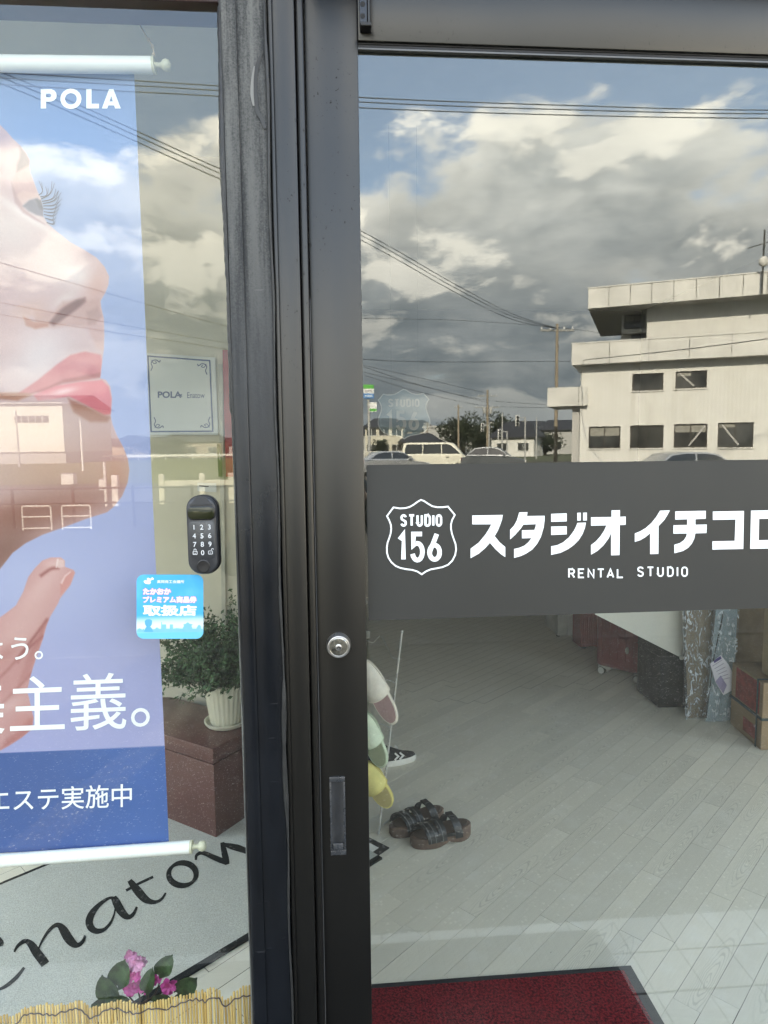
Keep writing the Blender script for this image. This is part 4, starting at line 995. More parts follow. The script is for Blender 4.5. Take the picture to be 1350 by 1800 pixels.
# --- roadside fences and small things in the left of the mirror
M_FPAINT = mat('dark_fence_pipe', (.05, .045, .045), .5)
M_BEIGE = mat('beige_guard_post', (.62, .58, .46), .7, var=.08)
M_WPIPE = mat('white_barrier_pipe', (.80, .78, .72), .45)
def line_at(px0, px1, dist):
    return ext(px0, 800, dist), ext(px1, 800, dist)
a_, c_ = line_at(-200, 640, 14.5)
fence = thing('pipe_fence', 'dark two-rail pipe fence along the edge of the parking lot', 'fence', (float(a_[0]), float(a_[1]), GZ))
n_ = 9
for zz_ in (.55, .88):
    b = MB(); b.tube([(a_[0], a_[1], LZ(-14.5)+zz_), (c_[0], c_[1], LZ(-14.5)+zz_)], .022, 8); b.build('rail', M_FPAINT, fence, smooth=50)
for i in range(n_):
    x = a_[0]+(c_[0]-a_[0])*i/(n_-1); b = MB(); b.tube([(x, a_[1], LZ(-14.5)), (x, a_[1], LZ(-14.5)+.93)], .035, 8); b.build('post', M_FPAINT, fence, smooth=50)
for i, px in enumerate((283, 354, 405, 470, 540, 605)):
    q_ = ext(px, 800, 21.5); x, y = q_[0], q_[1]
    if i == 0: gr_ = thing('guard_rail', 'beige post-and-beam guard rail along the far kerb', 'guard rail', (float(x), float(y), GZ)); x_0 = x
    b = MB(); b.rbox(x-.09, x+.09, y-.09, y+.09, GZ, GZ+1.0, b=.02); b.build('post', M_BEIGE, gr_)
b = MB(); b.rbox(x_0, x, y-.05, y+.05, GZ+.55, GZ+.78, b=.02); b.build('beam', M_BEIGE, gr_)
for k, (px, lab) in enumerate(((60, 'white pipe barrier at the far end of the lot'), (130, 'second white pipe barrier nearer the guard rail'))):
    q_ = ext(px, 800, 14.0); x, y = float(q_[0]), float(q_[1])
    t = thing('pipe_barrier', lab, 'barrier', (x, y, GZ), group='white pipe barriers')
    zl = LZ(-14); b = MB(); b.tube([(x-.3, y, zl), (x-.3, y, zl+.50), (x-.27, y, zl+.53), (x+.27, y, zl+.53), (x+.3, y, zl+.50), (x+.3, y, zl)], .02, 8); b.build('hoop', M_WPIPE, t, smooth=50)
    for zz_ in (.05, .30):
        b = MB(); b.tube([(x-.3, y, zl+zz_), (x+.3, y, zl+zz_)], .018, 8); b.build('rung', M_WPIPE, t, smooth=50)
for k, (px, ds, w_, h_, lab) in enumerate(((120, 36, .64, .55, 'pale box-shaped cabinet at the field edge'), (178, 30, .26, .48, 'small white cabinet beside the tall marker post'), (52, 112, 4.6, 2.8, 'white shed below the warehouse'), (92, 110, 1.8, 2.2, 'small bright shed beside the white pole'))):
    q_ = ext(px, 800, ds); x, y = float(q_[0]), float(q_[1])
    t = thing('cabinet' if k < 2 else 'shed', lab, 'cabinet' if k < 2 else 'shed', (x, y, GZ))
    b = MB(); b.rbox(x-w_/2, x+w_/2, y-w_*.4, y+w_*.4, GZ, GZ+h_, b=.02, seg=1); b.build('cabinet_body', M_WPIPE, t)
    b = MB(); b.rbox(x-w_*.55, x+w_*.55, y-w_*.45, y+w_*.45, GZ+h_+.002, GZ+h_+.05, b=.01, seg=1); b.build('lid', M_XARM, t)
q_ = ext(184, 812, 21); b = MB(); b.tube([(q_[0], q_[1], GZ), (q_[0], q_[1], q_[2])], .045, 8); mp = b.build('marker_post', M_WPIPE, None, smooth=50)
mp['label'] = 'tall thin marker post at the field edge'; mp['category'] = 'post'; mp['kind'] = 'thing'
q_ = ext(203, 835, 21); b = MB(); b.rbox(q_[0]-.1, q_[0]+.1, q_[1]-.1, q_[1]+.1, GZ, q_[2], b=.02); mp = b.build('gate_post', M_WPIPE, None)
mp['label'] = 'stout pale gate post beside the small white cabinet'; mp['category'] = 'post'; mp['kind'] = 'thing'
# far white roadside fence
a_, c_ = line_at(-200, 640, 110)
ff = thing('field_fence', 'long white fence at the far side of the grass field', 'fence', (float(a_[0]), float(a_[1]), GZ))
b = MB(); b.box(a_[0], c_[0], a_[1]-.05, a_[1]+.05, GZ+.6, GZ+.95); b.build('rail', M_WPIPE, ff)
for i in range(36):
    x = a_[0]+(c_[0]-a_[0])*i/35; b = MB(); b.box(x-.06, x+.06, a_[1]-.051, a_[1]-.171, GZ, GZ+1.1); b.build('post', M_WPIPE, ff)
# lot fence on the right of the mirror, by the parked cars
q0, q1 = ext(640, 800, 62), ext(725, 800, 62)
lf = thing('mesh_fence', 'white framed fence panels behind the parked cars', 'fence', (float(q0[0]), float(q0[1]), GZ))
for i in range(8):
    x = q0[0]+(q1[0]-q0[0])*i/7; b = MB(); b.box(x-.05, x+.05, q0[1]-.05, q0[1]+.05, GZ, GZ+1.35); b.build('post', M_WPIPE, lf)
for zz_ in (.25, 1.3):
    b = MB(); b.box(q0[0], q1[0], q0[1]+.051, q0[1]+.09, GZ+zz_-.03, GZ+zz_+.03); b.build('rail', M_WPIPE, lf)
# distant hills
b = MB(); V = []; Fc = []; n_ = 120
for i in range(n_+1):
    x = -850+1700*i/n_; h_ = 14+7*math.sin(i*.21)+5*math.sin(i*.53+1)+3*math.sin(i*1.3)
    V += [(x, -1150, GZ-1), (x, -1150-60, h_)]
for i in range(n_): Fc.append((2*i, 2*i+2, 2*i+3, 2*i+1))
b.add(V, Fc); b.build('hills', mat('hill_woods', (.05, .065, .055), .95, var=.2, scale=.01), kind='structure', recalc=False)
# ================================================================= in the shop window
def lin(c): c = np.asarray(c, float)/255.0; return np.where(c <= .04045, c/12.92, ((c+.055)/1.055)**2.4)
# --- hanging banner with a printed photograph
BY = .055
xr_t, xr_b = float(at_y(236, 123, BY)[0]), float(at_y(297, 1478, BY)[0]); xl_ = float(at_y(-130, 900, BY)[0])
zt_, zb_ = float(at_y(120, 118, BY)[2]), float(at_y(150, 1492, BY)[2])
ban = thing('hanging_banner', 'tall printed banner of a face in profile on white rods', 'banner', ((xl_+xr_t)/2, BY, zb_))
NX, NZ = 330, 860
ii, jj = np.meshgrid(np.arange(NX), np.arange(NZ))
ss_ = jj/(NZ-1)
gz = zt_+(zb_-zt_)*ss_; gxr = xr_t+(xr_b-xr_t)*ss_; gx = xl_+(gxr-xl_)*ii/(NX-1)
gy = BY+.0035*np.sin(gx*9+1)*np.sin(ss_*3.1)+.0015*np.sin(ss_*11+gx*4)
wp = np.stack([gx-CAM[0], BY-CAM[1]+0*gx, gz-CAM[2]], -1) @ CM
PX, PY = CX+F*wp[..., 0]/wp[..., 2], CY+F*wp[..., 1]/wp[..., 2]
def sdf(poly):
    """signed distance in print units, positive inside"""
    P = np.array(poly, float); dmin = np.full(PX.shape, 1e9); ins = np.zeros(PX.shape, bool)
    for a, c in zip(P, np.roll(P, -1, 0)):
        e = c-a; wx, wy = PX-a[0], PY-a[1]; t = np.clip((wx*e[0]+wy*e[1])/(e@e+1e-9), 0, 1)
        dmin = np.minimum(dmin, np.hypot(wx-t*e[0], wy-t*e[1]))
        cr = ((a[1] > PY) != (c[1] > PY)) & (PX < (c[0]-a[0])*(PY-a[1])/((c[1]-a[1]) if abs(c[1]-a[1]) > 1e-9 else 1e-9)+a[0]); ins ^= cr
    return np.where(ins, dmin, -dmin)
def sstep(x, a, c): t = np.clip((x-a)/(c-a), 0, 1); return t*t*(3-2*t)
img = np.zeros(PX.shape+(3,))
def over(mask, col): 
    global img
    img = img*(1-mask[..., None])+np.asarray(col, float)*mask[..., None]
def blob(cx, cy, rx, ry, rot, col, a=1.0, p=1.0, lim=None):
    c_, s_ = math.cos(R(rot)), math.sin(R(rot)); u = ((PX-cx)*c_+(PY-cy)*s_)/rx; v = (-(PX-cx)*s_+(PY-cy)*c_)/ry
    m_ = a*np.exp(-(u*u+v*v)**p)
    over(m_*lim if lim is not None else m_, col)
def soft(poly, col, w=3.0, a=1.0, lim=None):
    m_ = a*sstep(sdf(poly), -w, w); over(m_*lim if lim is not None else m_, col)
tt = np.clip((PY-120)/1200, 0, 1)[..., None]
img[:] = np.array([134, 152, 188])*(1-tt)+np.array([172, 172, 216])*tt
blob(120, 240, 150, 130, 0, (112, 140, 190), .6); blob(60, 1030, 140, 90, 0, (182, 188, 222), .5)
prof = [(-160,120),(-60,170),(0,219),(12,231),(24,245),(37,257),(47,270),(53,282),(52,292),(54,304),(60,320),(66,336),(71,346),(76,366),(76,380),(84,393),(100,407),(124,426),(148,439),(170,453),(184,469),(192,486),(191,500),(186,514),(177,529),(178,540),(183,560),(184,590),(183,616),(180,636),(178,656),(177,665),(187,668),(195,680),(198,700),(197,720),(196,732),(199,746),(207,766),(218,786),(226,806),(229,826),(226,848),(216,872),(202,890),(190,900),(152,912),(112,927),(75,940),(45,955),(22,972),(0,1000),(-60,1100),(-160,1200)]
FM = sstep(sdf(prof), -1.2, 1.2)
over(FM, (214, 196, 198))
blob(20, 400, 70, 60, 30, (228, 222, 222), .9, lim=FM); blob(95, 470, 60, 35, 35, (226, 214, 214), .9, lim=FM)
blob(140, 485, 34, 20, 10, (240, 236, 236), .9, lim=FM); blob(45, 378, 60, 7, 33, (238, 236, 238), .8, lim=FM)
blob(10, 290, 30, 60, -30, (210, 190, 198), .7, lim=FM); blob(60, 625, 75, 52, -25, (230, 226, 230), .95, lim=FM); blob(10, 600, 40, 60, 0, (224, 204, 202), .6, lim=FM)
blob(115, 525, 26, 9, -30, (232, 224, 222), .7, lim=FM); blob(172, 500, 22, 40, 20, (216, 186, 178), .8, lim=FM)
soft([(22,318),(34,290),(52,292),(66,336),(60,345),(40,350),(26,345)], (208, 182, 184), 4, .8, FM)
soft([(24,345),(40,336),(64,340),(70,348),(52,350),(40,360),(34,362)], (222, 200, 196), 2.5, .7, FM)
soft([(20,320),(30,345),(44,368),(60,380),(80,395),(60,386),(40,374),(26,356)], (190, 166, 172), 3, .8, FM)
soft([(36,258),(47,270),(54,285),(52,291),(42,296),(30,302),(30,290),(35,278)], (128, 118, 134), 4, .8, FM)
soft([(40,362),(52,352),(66,348),(77,364),(77,381),(64,378),(50,371)], (128, 130, 150), 2.5, .9, FM)
soft([(62,350),(74,352),(78,372),(70,368)], (100, 98, 116), 2.5, .8, FM)
# nostril, wing and philtrum
soft([(60,545),(95,548),(110,530),(175,525),(178,545),(165,560),(150,575),(120,572),(95,576),(60,575)], (206, 178, 172), 6, .75, FM)
soft([(86,568),(98,552),(113,539),(134,527),(150,523),(151,530),(136,543),(119,555),(104,566),(94,572)], (150, 118, 116), 4.0, .95, FM)
soft([(40,556),(60,566),(85,568),(84,574),(62,578),(45,572)], (196, 152, 136), 3, .8, FM)
blob(52, 545, 34, 16, -15, (222, 196, 184), .6, lim=FM)
soft([(150,565),(176,540),(182,560),(184,616),(170,612),(160,590)], (214, 188, 186), 5, .7, FM); soft([(152,548),(172,540),(180,556),(168,570),(154,572)], (186, 160, 156), 4, .6, FM)
# lips
soft([(30,692),(66,668),(98,642),(124,624),(150,618),(178,624),(181,638),(178,662),(150,667),(108,672),(80,686),(50,692)], (214, 148, 154), 3, .95, FM)
soft([(50,692),(84,680),(112,667),(150,660),(178,655),(178,664),(150,669),(110,675),(80,689)], (172, 104, 108), 3, .7, FM)
blob(150, 640, 22, 10, -5, (228, 176, 180), .6, lim=FM)
soft([(-20,690),(40,690),(60,693),(30,704),(-20,700)], (178, 128, 100), 3, .8, FM)
soft([(58,694),(98,678),(140,671),(180,668),(192,680),(197,702),(196,728),(184,730),(152,712),(122,697),(90,702),(66,704)], (224, 142, 154), 2.5, .95, FM)
blob(112, 688, 24, 6, -12, (244, 226, 228), .8, lim=FM); blob(80, 700, 34, 7, 5, (236, 214, 214), .6, lim=FM); blob(180, 690, 12, 16, 0, (232, 154, 164), .7, lim=FM)
soft([(120,700),(150,713),(186,731),(196,733),(190,742),(160,742),(130,725)], (178, 134, 122), 4, .85, FM)
blob(60, 750, 80, 40, 0, (222, 204, 198), .8, lim=FM); blob(185, 800, 45, 55, 20, (212, 184, 182), .8, lim=FM); blob(205, 830, 22, 36, 10, (206, 160, 156), .6, lim=FM)
blob(100, 820, 110, 40, -8, (206, 178, 168), .7, lim=FM); blob(40, 905, 150, 38, -14, (168, 128, 116), .95, lim=FM); blob(130, 885, 80, 20, -14, (178, 140, 130), .8, lim=FM); blob(5, 970, 70, 45, -40, (156, 124, 116), .9, lim=FM)
# hand
hand = [(-60,1110),(0,1085),(10,1078),(28,1064),(41,1040),(50,1014),(62,998),(75,985),(90,979.5),(108,979.5),(115,985),(115,996),(130,1001),(133.5,1006),(125,1028),(106,1052),(103,1060),(88,1085),(82,1100),(75,1125),(65,1152),(54,1185),(47,1215),(50,1226),(58,1262),(56,1282),(38,1297),(15,1312),(0,1320),(-60,1345)]
HM = sstep(sdf(hand), -1.2, 1.2)
over(HM, (222, 188, 188))
blob(75, 1030, 16, 60, 38, (234, 208, 206), .9, lim=HM); blob(30, 1110, 26, 90, 38, (230, 202, 200), .8, lim=HM); blob(96, 990, 18, 8, 0, (236, 210, 208), .8, lim=HM)
for cr in ([(72,1012),(90,1000),(104,998)], [(84,1088),(60,1120),(20,1170),(-10,1200)], [(58,1180),(30,1210),(-10,1250)], [(76,1118),(50,1140),(30,1165)]):
    L_, R_ = ribbon(crom(cr, 6), 3.4); soft([tuple(p) for p in L_]+[tuple(p) for p in reversed(R_)], (160, 104, 104), 4.5, .9, HM)
soft([(88,1086),(82,1100),(66,1150),(50,1190),(30,1205),(45,1160),(62,1125),(74,1100)], (196, 146, 146), 5, .75, HM); soft([(58,1262),(56,1282),(38,1297),(15,1312),(0,1318),(10,1300),(34,1285),(50,1262)], (196, 146, 144), 6, .7, HM)
soft([(-60,1180),(0,1165),(50,1150),(70,1140),(47,1215),(30,1230),(-60,1270)], (212, 172, 172), 10, .6, HM); blob(10, 1150, 30, 14, -35, (192, 142, 140), .5, lim=HM); blob(45, 1275, 26, 24, 0, (214, 166, 164), .6, lim=HM); blob(15, 1240, 30, 12, -30, (236, 214, 212), .6, lim=HM)
soft([(101,983),(113,984),(114,996),(103,998),(100,992)], (240, 222, 220), 1.5, .9, HM); soft([(101,982),(104,982),(101,998),(98.5,998)], (250, 240, 240), 1.0, .8, HM)
soft([(107,1026),(113,1012),(122,1004),(132,1005),(124,1026),(107,1046)], (226, 176, 172), 2, .8, HM); soft([(107,1024),(114,1011),(124,1003.5),(126,1005),(116,1014),(110,1027)], (250, 236, 234), 1.0, .7, HM)
# blue band
bb = PY-(1325-PX*.048); over(sstep(bb, -.8, .8), (74, 100, 162)); over(sstep(bb, -.8, .8)*sstep(PX, 60, 260)*.4, (88, 124, 196))
PRINT_K = 0.74
skin = np.clip(FM+HM, 0, 1)[..., None]
sk = (img-205)*1.32+205; sk = sk*np.array([.885, .83, .825])+rng.normal(0, 1.6, PX.shape)[..., None]
img = img*(1-skin)+sk*skin
alb = lin(np.clip(img, 0, 255))*PRINT_K
off = Vector(ban['_o'])
me = bpy.data.meshes.new('fabric'); nv = NX*NZ
co = np.stack([gx-off[0], gy-off[1], gz-off[2]], -1).reshape(-1, 3).astype(np.float32)
idx = (jj*NX+ii)[:-1, :-1].reshape(-1); quads = np.stack([idx, idx+1, idx+NX+1, idx+NX], 1).astype(np.int32)
me.vertices.add(nv); me.vertices.foreach_set('co', co.ravel()); me.loops.add(quads.size); me.loops.foreach_set('vertex_index', quads.ravel())
me.polygons.add(len(quads)); me.polygons.foreach_set('loop_start', np.arange(0, quads.size, 4, dtype=np.int32)); me.polygons.foreach_set('loop_total', np.full(len(quads), 4, np.int32))
me.update(); me.validate()
ca = me.color_attributes.new('print', 'FLOAT_COLOR', 'POINT'); ca.data.foreach_set('color', np.concatenate([alb.reshape(-1, 3), np.ones((nv, 1))], 1).astype(np.float32).ravel())
m, g = newmat('printed_fabric'); at = g('ShaderNodeAttribute', attribute_name='print')
finish(g, pbr(g, at, .55, 0, .3, bump(g, g.noise(objc(g), 900, 2, .5), .05, .0003)))
me.materials.append(m); me.polygons.foreach_set('use_smooth', [True]*len(quads))
fab = bpy.data.objects.new('fabric', me); COL.objects.link(fab); fab.parent = ban; fab['_o'] = tuple(off)
M_PRW = mat('white_print', (.82, .84, .86), .6, var=.02); M_LASH = mat('eyelash_print', (.045, .042, .075), .6, var=.02)
def bsurf(u, v, w):
    p = at_y(u, v, BY); s_ = (p[2]-zt_)/(zb_-zt_)
    return at_y(u, v, BY+.0035*math.sin(p[0]*9+1)*math.sin(s_*3.1)+.0015*math.sin(s_*11+p[0]*4)-.0004-w)
PB = bsurf
def em(ox, oy, e, sl=-.04, sx=1.0):     # em box on the banner: origin (left, baseline), em height in print units
    return lambda u, v, w: bsurf(ox+u*e*sx, oy-v*e+u*e*sx*sl, w-.0003)
for body, ox, oy, e in (('美主義。', -95, 1284.5, 107), ('よう。', -35, 1160, 47), ('エステ実施中', -23.5, 1424.5, 43.2)):
    b = MB(); print_text(b, body, em(ox, oy, e), .0004, .003 if e > 100 else .006); b.build('lettering', M_PRW, fab, recalc=False)
LT = lambda u, v, w: bsurf(u/3, v/3, w)
b = MB(); b.prism([(215,572),(215,470),(268,470),(285,476),(296,488),(299,503),(296,518),(285,530),(268,536),(243,536),(243,572)], LT, .0, .0004, [[(243,494),(243,513),(262,513),(269,509),(271,503),(268,497),(262,494)]]); b.build('letter', M_PRW, fab)
b = MB(); b.prism(arc(374, 521, 56, 54, 0, 342, 18), LT, .0, .0004, [arc(374, 521, 31, 30, 0, 342, 18)]); b.build('letter', M_PRW, fab)
b = MB(); b.prism([(455,470),(483,470),(483,547),(522,547),(522,572),(455,572)], LT, .0, .0004); b.build('letter', M_PRW, fab)
b = MB(); b.prism([(537,572),(575,470),(598,470),(637,572),(607,572),(602,556),(571,556),(566,572)], LT, .0, .0004, [[(578,535),(595,535),(586.5,506)]]); b.build('letter', M_PRW, fab)
roots = [(68,343),(71,346),(72,350),(74,354),(75,358),(76,362),(76,367),(77,372),(77,377),(79,383),(82,391)]
tips = [(73,321),(85,331),(96,322),(103,335),(108,338),(109,349),(107,358),(104,366),(101,373),(98,382),(97,388)]
b = MB()
for k, (r_, t_2) in enumerate(zip(roots, tips)):
    for d_ in (0, 1.6):
        mid = ((r_[0]+t_2[0])/2+4, (r_[1]+t_2[1])/2+5-d_); cp = crom([r_, mid, (t_2[0]-d_*3, t_2[1]-d_*2.2)], 6)
        stroke(b, cp, [1.5-1.1*i/len(cp) for i in range(len(cp))], PB, 0.0+k*.00002+d_*.00001, .0003+k*.00002)
b.build('eyelashes', M_LASH, fab)
M_ROD = mat('white_plastic_rod', (.80, .82, .80), .35, var=.02); M_IVORY = mat('ivory_plastic', (.55, .54, .40), .4, var=.03)
for (ya, yb_, xe, xk, xi) in ((99, 125, 268, 297, (-130, -2)), (1502, 1524, 334, 355, (-130, 12))):
    top_ = ya < 500
    yl = (ya+yb_)/2; sl_ = .010 if top_ else -.073
    pa = at_y(-130, yl-130*sl_, BY-.012); pb_ = at_y(xe, yl+xe*sl_, BY-.012); rad = .0118 if top_ else .0105
    b = MB(); b.tube([pa, pb_], rad, 20); rod = b.build('rod', M_ROD, ban, smooth=40)
    dvx = (pb_-pa)/np.linalg.norm(pb_-pa)
    b = MB(); b.tube([pb_+dvx*.0003, pb_+dvx*.004], rad*1.03, 20); cap = b.build('end_cap', M_IVORY, rod, smooth=40)
    Tk = Matrix.Translation(pb_+dvx*.004) @ Vector(dvx).to_track_quat('Z', 'Y').to_matrix().to_4x4()
    b = MB(); b.lathe([(.005, 0), (.0045, .002), (.0036, .006), (.0042, .009), (.0075, .012), (.0088, .0165), (.0075, .021), (.003, .0235), (.0005, .024)], 16, Tk); b.build('finial', M_IVORY, rod, smooth=60)
    if top_:
        k0 = pb_+np.array([.002, -.0, rad]); b = MB()
        P = crom([k0+np.array([0, 0, -.004]), at_y(268, 82, BY-.014), at_y(252, 55, BY-.012), at_y(228, 8, BY-.008), at_y(205, -45, BY)], 6)
        b.tube(P, .0011, 6)
        for k in (3, 6, 9): b.ball(P[k], (.0026, .002, .0035), 6, 5)
        b.build('cord', mat('twine', (.40, .34, .24), .9), ban)

# --- keypad lock stuck to the glass
KY = WY
k0, k1 = at_y(327, 940, KY-.018), at_y(384.5, 940, KY-.018); kz1, kz0 = float(at_y(355, 871, KY-.018)[2]), float(at_y(355, 1011, KY-.018)[2])
kcx, kcz, kw, kh = float(k0[0]+k1[0])/2, (kz0+kz1)/2, float(k1[0]-k0[0]), kz1-kz0
key = thing('keypad_lock', 'dark grey keypad lock with camera window stuck to the shop glass', 'keypad', (kcx, KY, kz0))
def rrect(w, h, r, n=8):
    out = []
    for (cx_, cy_, a) in ((w/2-r, h/2-r, 0), (-w/2+r, h/2-r, 90), (-w/2+r, -h/2+r, 180), (w/2-r, -h/2+r, 270)): out += arc(cx_, cy_, r, r, a, a+90, n)
    return out
def slab(mb, w, h, r, y0, y1, bev=.002, cx_=0, cz_=0, T=None):
    rings = []
    for (y, ins) in ((y0, 0), (y1+bev, 0), (y1+bev*.4, bev*.3), (y1, bev)):
        rings.append([(kcx+cx_+p[0], y, kcz+cz_+p[1]) for p in rrect(w-2*ins, h-2*ins, max(.0005, r-ins))])
    mb.loft(rings)
b = MB(); slab(b, kw, kh, kw*.43, KY-.0004, KY-.012, .003); b.build('case_back', M_DARKPL2, key, smooth=50)
b = MB(); slab(b, kw-.003, kh-.003, kw*.42, KY-.0121, KY-.0195, .0035); body_ = b.build('case', M_DARKPL, key, smooth=50)
wz = kh*.5-kh*.215
b = MB(); slab(b, kw*.86, kh*.175, kw*.17, KY-.0196, KY-.0215, .001, 0, wz); b.build('window_bezel', M_DARKPL2, body_, smooth=50)
b = MB(); slab(b, kw*.80, kh*.150, kw*.15, KY-.0216, KY-.0221, .0003, 0, wz); b.build('camera_window', M_LENS, key, smooth=50)
b = MB(); kk = lambda u, v, w: (kcx+u*kw, KY-.0198-w, kcz+v*kh)
b.prism([(-.36, .388), (-.24, .415), (-.17, .468), (-.08, .486), (.10, .486), (.19, .468), (.26, .415), (.38, .388)], kk, 0, .0022); b.build('brow', M_DARKPL, body_, smooth=30)
b = MB(); slab(b, kw*.80, kh*.47, kw*.13, KY-.0196, KY-.0199, .0002, 0, -.055*kh); b.build('key_plate', mat('keypad_plate', (.036, .038, .042), .33, var=.03), key, smooth=50)
rows = ['123', '456', '789']
for r_ in range(3):
    for c_ in range(3):
        b = MB(); f_ = lambda u, v, w, r_=r_, c_=c_: (kcx+(-.235+.235*c_)*kw+(u-.27)*.0105, KY-.0201-w, kcz+(.107-.107*r_)*kh+(v-.34)*.0105)
        print_text(b, rows[r_][c_], f_, .0002, .008); b.build('digit', M_KEYPRINT, key, recalc=False)
b = MB(); print_text(b, '0', lambda u, v, w: (kcx+(u-.27)*.0105, KY-.0201-w, kcz-.213*kh+(v-.34)*.0105), .0002, .008); b.build('digit', M_KEYPRINT, key, recalc=False)
for sx_, opn in ((-.235, 0), (.235, 1)):
    b = MB(); f_ = lambda u, v, w: (kcx+sx_*kw+u, KY-.0201-w, kcz-.213*kh+v)
    stroke(b, rrect(.0058, .0048, .0008, 2), .0008, f_, 0, .0003, True)
    stroke(b, [(p[0]+(.0032 if opn else 0), p[1]+.0024) for p in arc(0, .0012, .0018, .0022, 0 if not opn else 20, 180, 8)], .0008, f_, .0, .0003); stroke(b, [(-.001, -.0006), (.001, -.0006)], .0007, f_, .0, .0003)
    b.build('lock_symbol', M_KEYPRINT, key)
b = MB(); stroke(b, [(.0022*math.cos(a), .0022*math.sin(a)*.7) for a in np.arange(.3, 4.9, .35)], .0006, lambda u, v, w: (kcx+u, KY-.0202-w, kcz-.022*kh+v), 0, .0003); b.build('card_symbol', M_KEYPRINT, key)
b = MB(); b.lathe([(.0098, 0), (.0098, .0012), (.0086, .0016), (.0082, .0010), (.0001, .0006)], 32, Matrix.Translation((kcx, KY-.0194, kcz-.385*kh)) @ Matrix.Rotation(R(90), 4, 'X')); b.build('fingerprint_sensor', M_DARKPL2, key, smooth=30)

# --- sticker on the glass
SKY = WY-.0002
st = thing('sticker', 'square blue sticker with pink and white lettering under the keypad', 'sticker', tuple(float(v) for v in at_y(299, 1122, SKY)))
SK = lambda u, v, w: at_y(230+u/6, 840+v/6, SKY-w)
def rr_px(x0, y0, x1, y1, r): return [((x0+x1)/2+p[0], (y0+y1)/2+p[1]) for p in rrect(x1-x0, y1-y0, r, 6)]
m, g = newmat('sticker_blue'); c = objc(g); sep = g.n.new('ShaderNodeSeparateXYZ'); g.l.new(c, sep.inputs[0])
hz = sep.outputs[2]; H_ = .098
base = g.mix(g.ss(hz, .022, .038), (.60, .76, .80), (.06, .36, .64)); base = g.mix(g.ss(hz, .018, .008), base, (.14, .48, .70))
base = g.mix(g.ss(g.noise(c, 18, 3, .5), .45, .7, 0, .35), base, (.20, .58, .85)); finish(g, pbr(g, base, .35, 0, .4))
b = MB(); b.prism(rr_px(60, 1020, 765, 1697, 75), SK, 0, .0003); sb_ = b.build('sheet', m, st)
def skt(body, x0, y0, x1, y1, bold, m_, w=.0004, nm='lettering'):
    V, Fc = glyphs(body); us = [q_[0] for q_ in V]; vs = [q_[1] for q_ in V]
    u0, u1, v0, v1 = min(us)-bold, max(us)+bold, min(vs)-bold, max(vs)+bold
    b = MB(); print_text(b, body, lambda u, v, w_: SK(x0+(u-u0)/(u1-u0)*(x1-x0), y1-(v-v0)/(v1-v0)*(y1-y0), w_), w, bold); b.build(nm, m_, sb_, recalc=False)
M_SPINK = mat('sticker_red_outline', (.66, .20, .34), .5, var=.02); M_SWH = mat('sticker_white', (.80, .82, .84), .5, var=.01); M_SPK = mat('sticker_pale_pink', (.82, .70, .76), .5, var=.02)
skt('高岡商工会議所', 277, 1078, 563, 1112, .015, M_SWH)
skt('たかおか', 124, 1160, 428, 1236, .10, M_SPINK); skt('たかおか', 129, 1165, 423, 1231, .062, M_SPK, .0010)
skt('プレミアム商品券', 124, 1246, 698, 1322, .085, M_SPINK); skt('プレミアム商品券', 128, 1250, 694, 1318, .05, M_SPK, .0010)
skt('取扱店', 126, 1340, 696, 1456, .045, M_SWH)
b = MB(); b.prism([(135,1090),(150,1078),(172,1085),(170,1060),(185,1052),(205,1066),(225,1048),(244,1062),(236,1078),(222,1072),(206,1092),(212,1108),(196,1122),(160,1118),(142,1108)], SK, .0003, .0005); b.build('emblem', M_SWH, sb_)
b = MB(); b.prism([(66,1600),(90,1585),(120,1600),(140,1590),(140,1600),(250,1595),(275,1575),(300,1592),(318,1592),(320,1520),(328,1520),(330,1545),(372,1545),(374,1590),(410,1590),(412,1545),(444,1545),(446,1590),(480,1585),(545,1590),(560,1560),(552,1545),(575,1540),(600,1522),(625,1540),(655,1545),(640,1560),(650,1590),(690,1592),(705,1560),(720,1548),(738,1562),(740,1590),(758,1598),(758,1625),(66,1628)], SK, .0003, .0005); b.build('skyline', mat('sticker_skyline', (.22, .56, .78), .5), sb_)
b = MB(); b.prism([(140,1625),(150,1590),(165,1570),(150,1545),(145,1510),(165,1492),(200,1490),(225,1505),(222,1545),(205,1570),(225,1592),(235,1625)], SK, .0006, .0008); b.build('statue_print', mat('sticker_statue', (.12, .45, .74), .5), sb_)

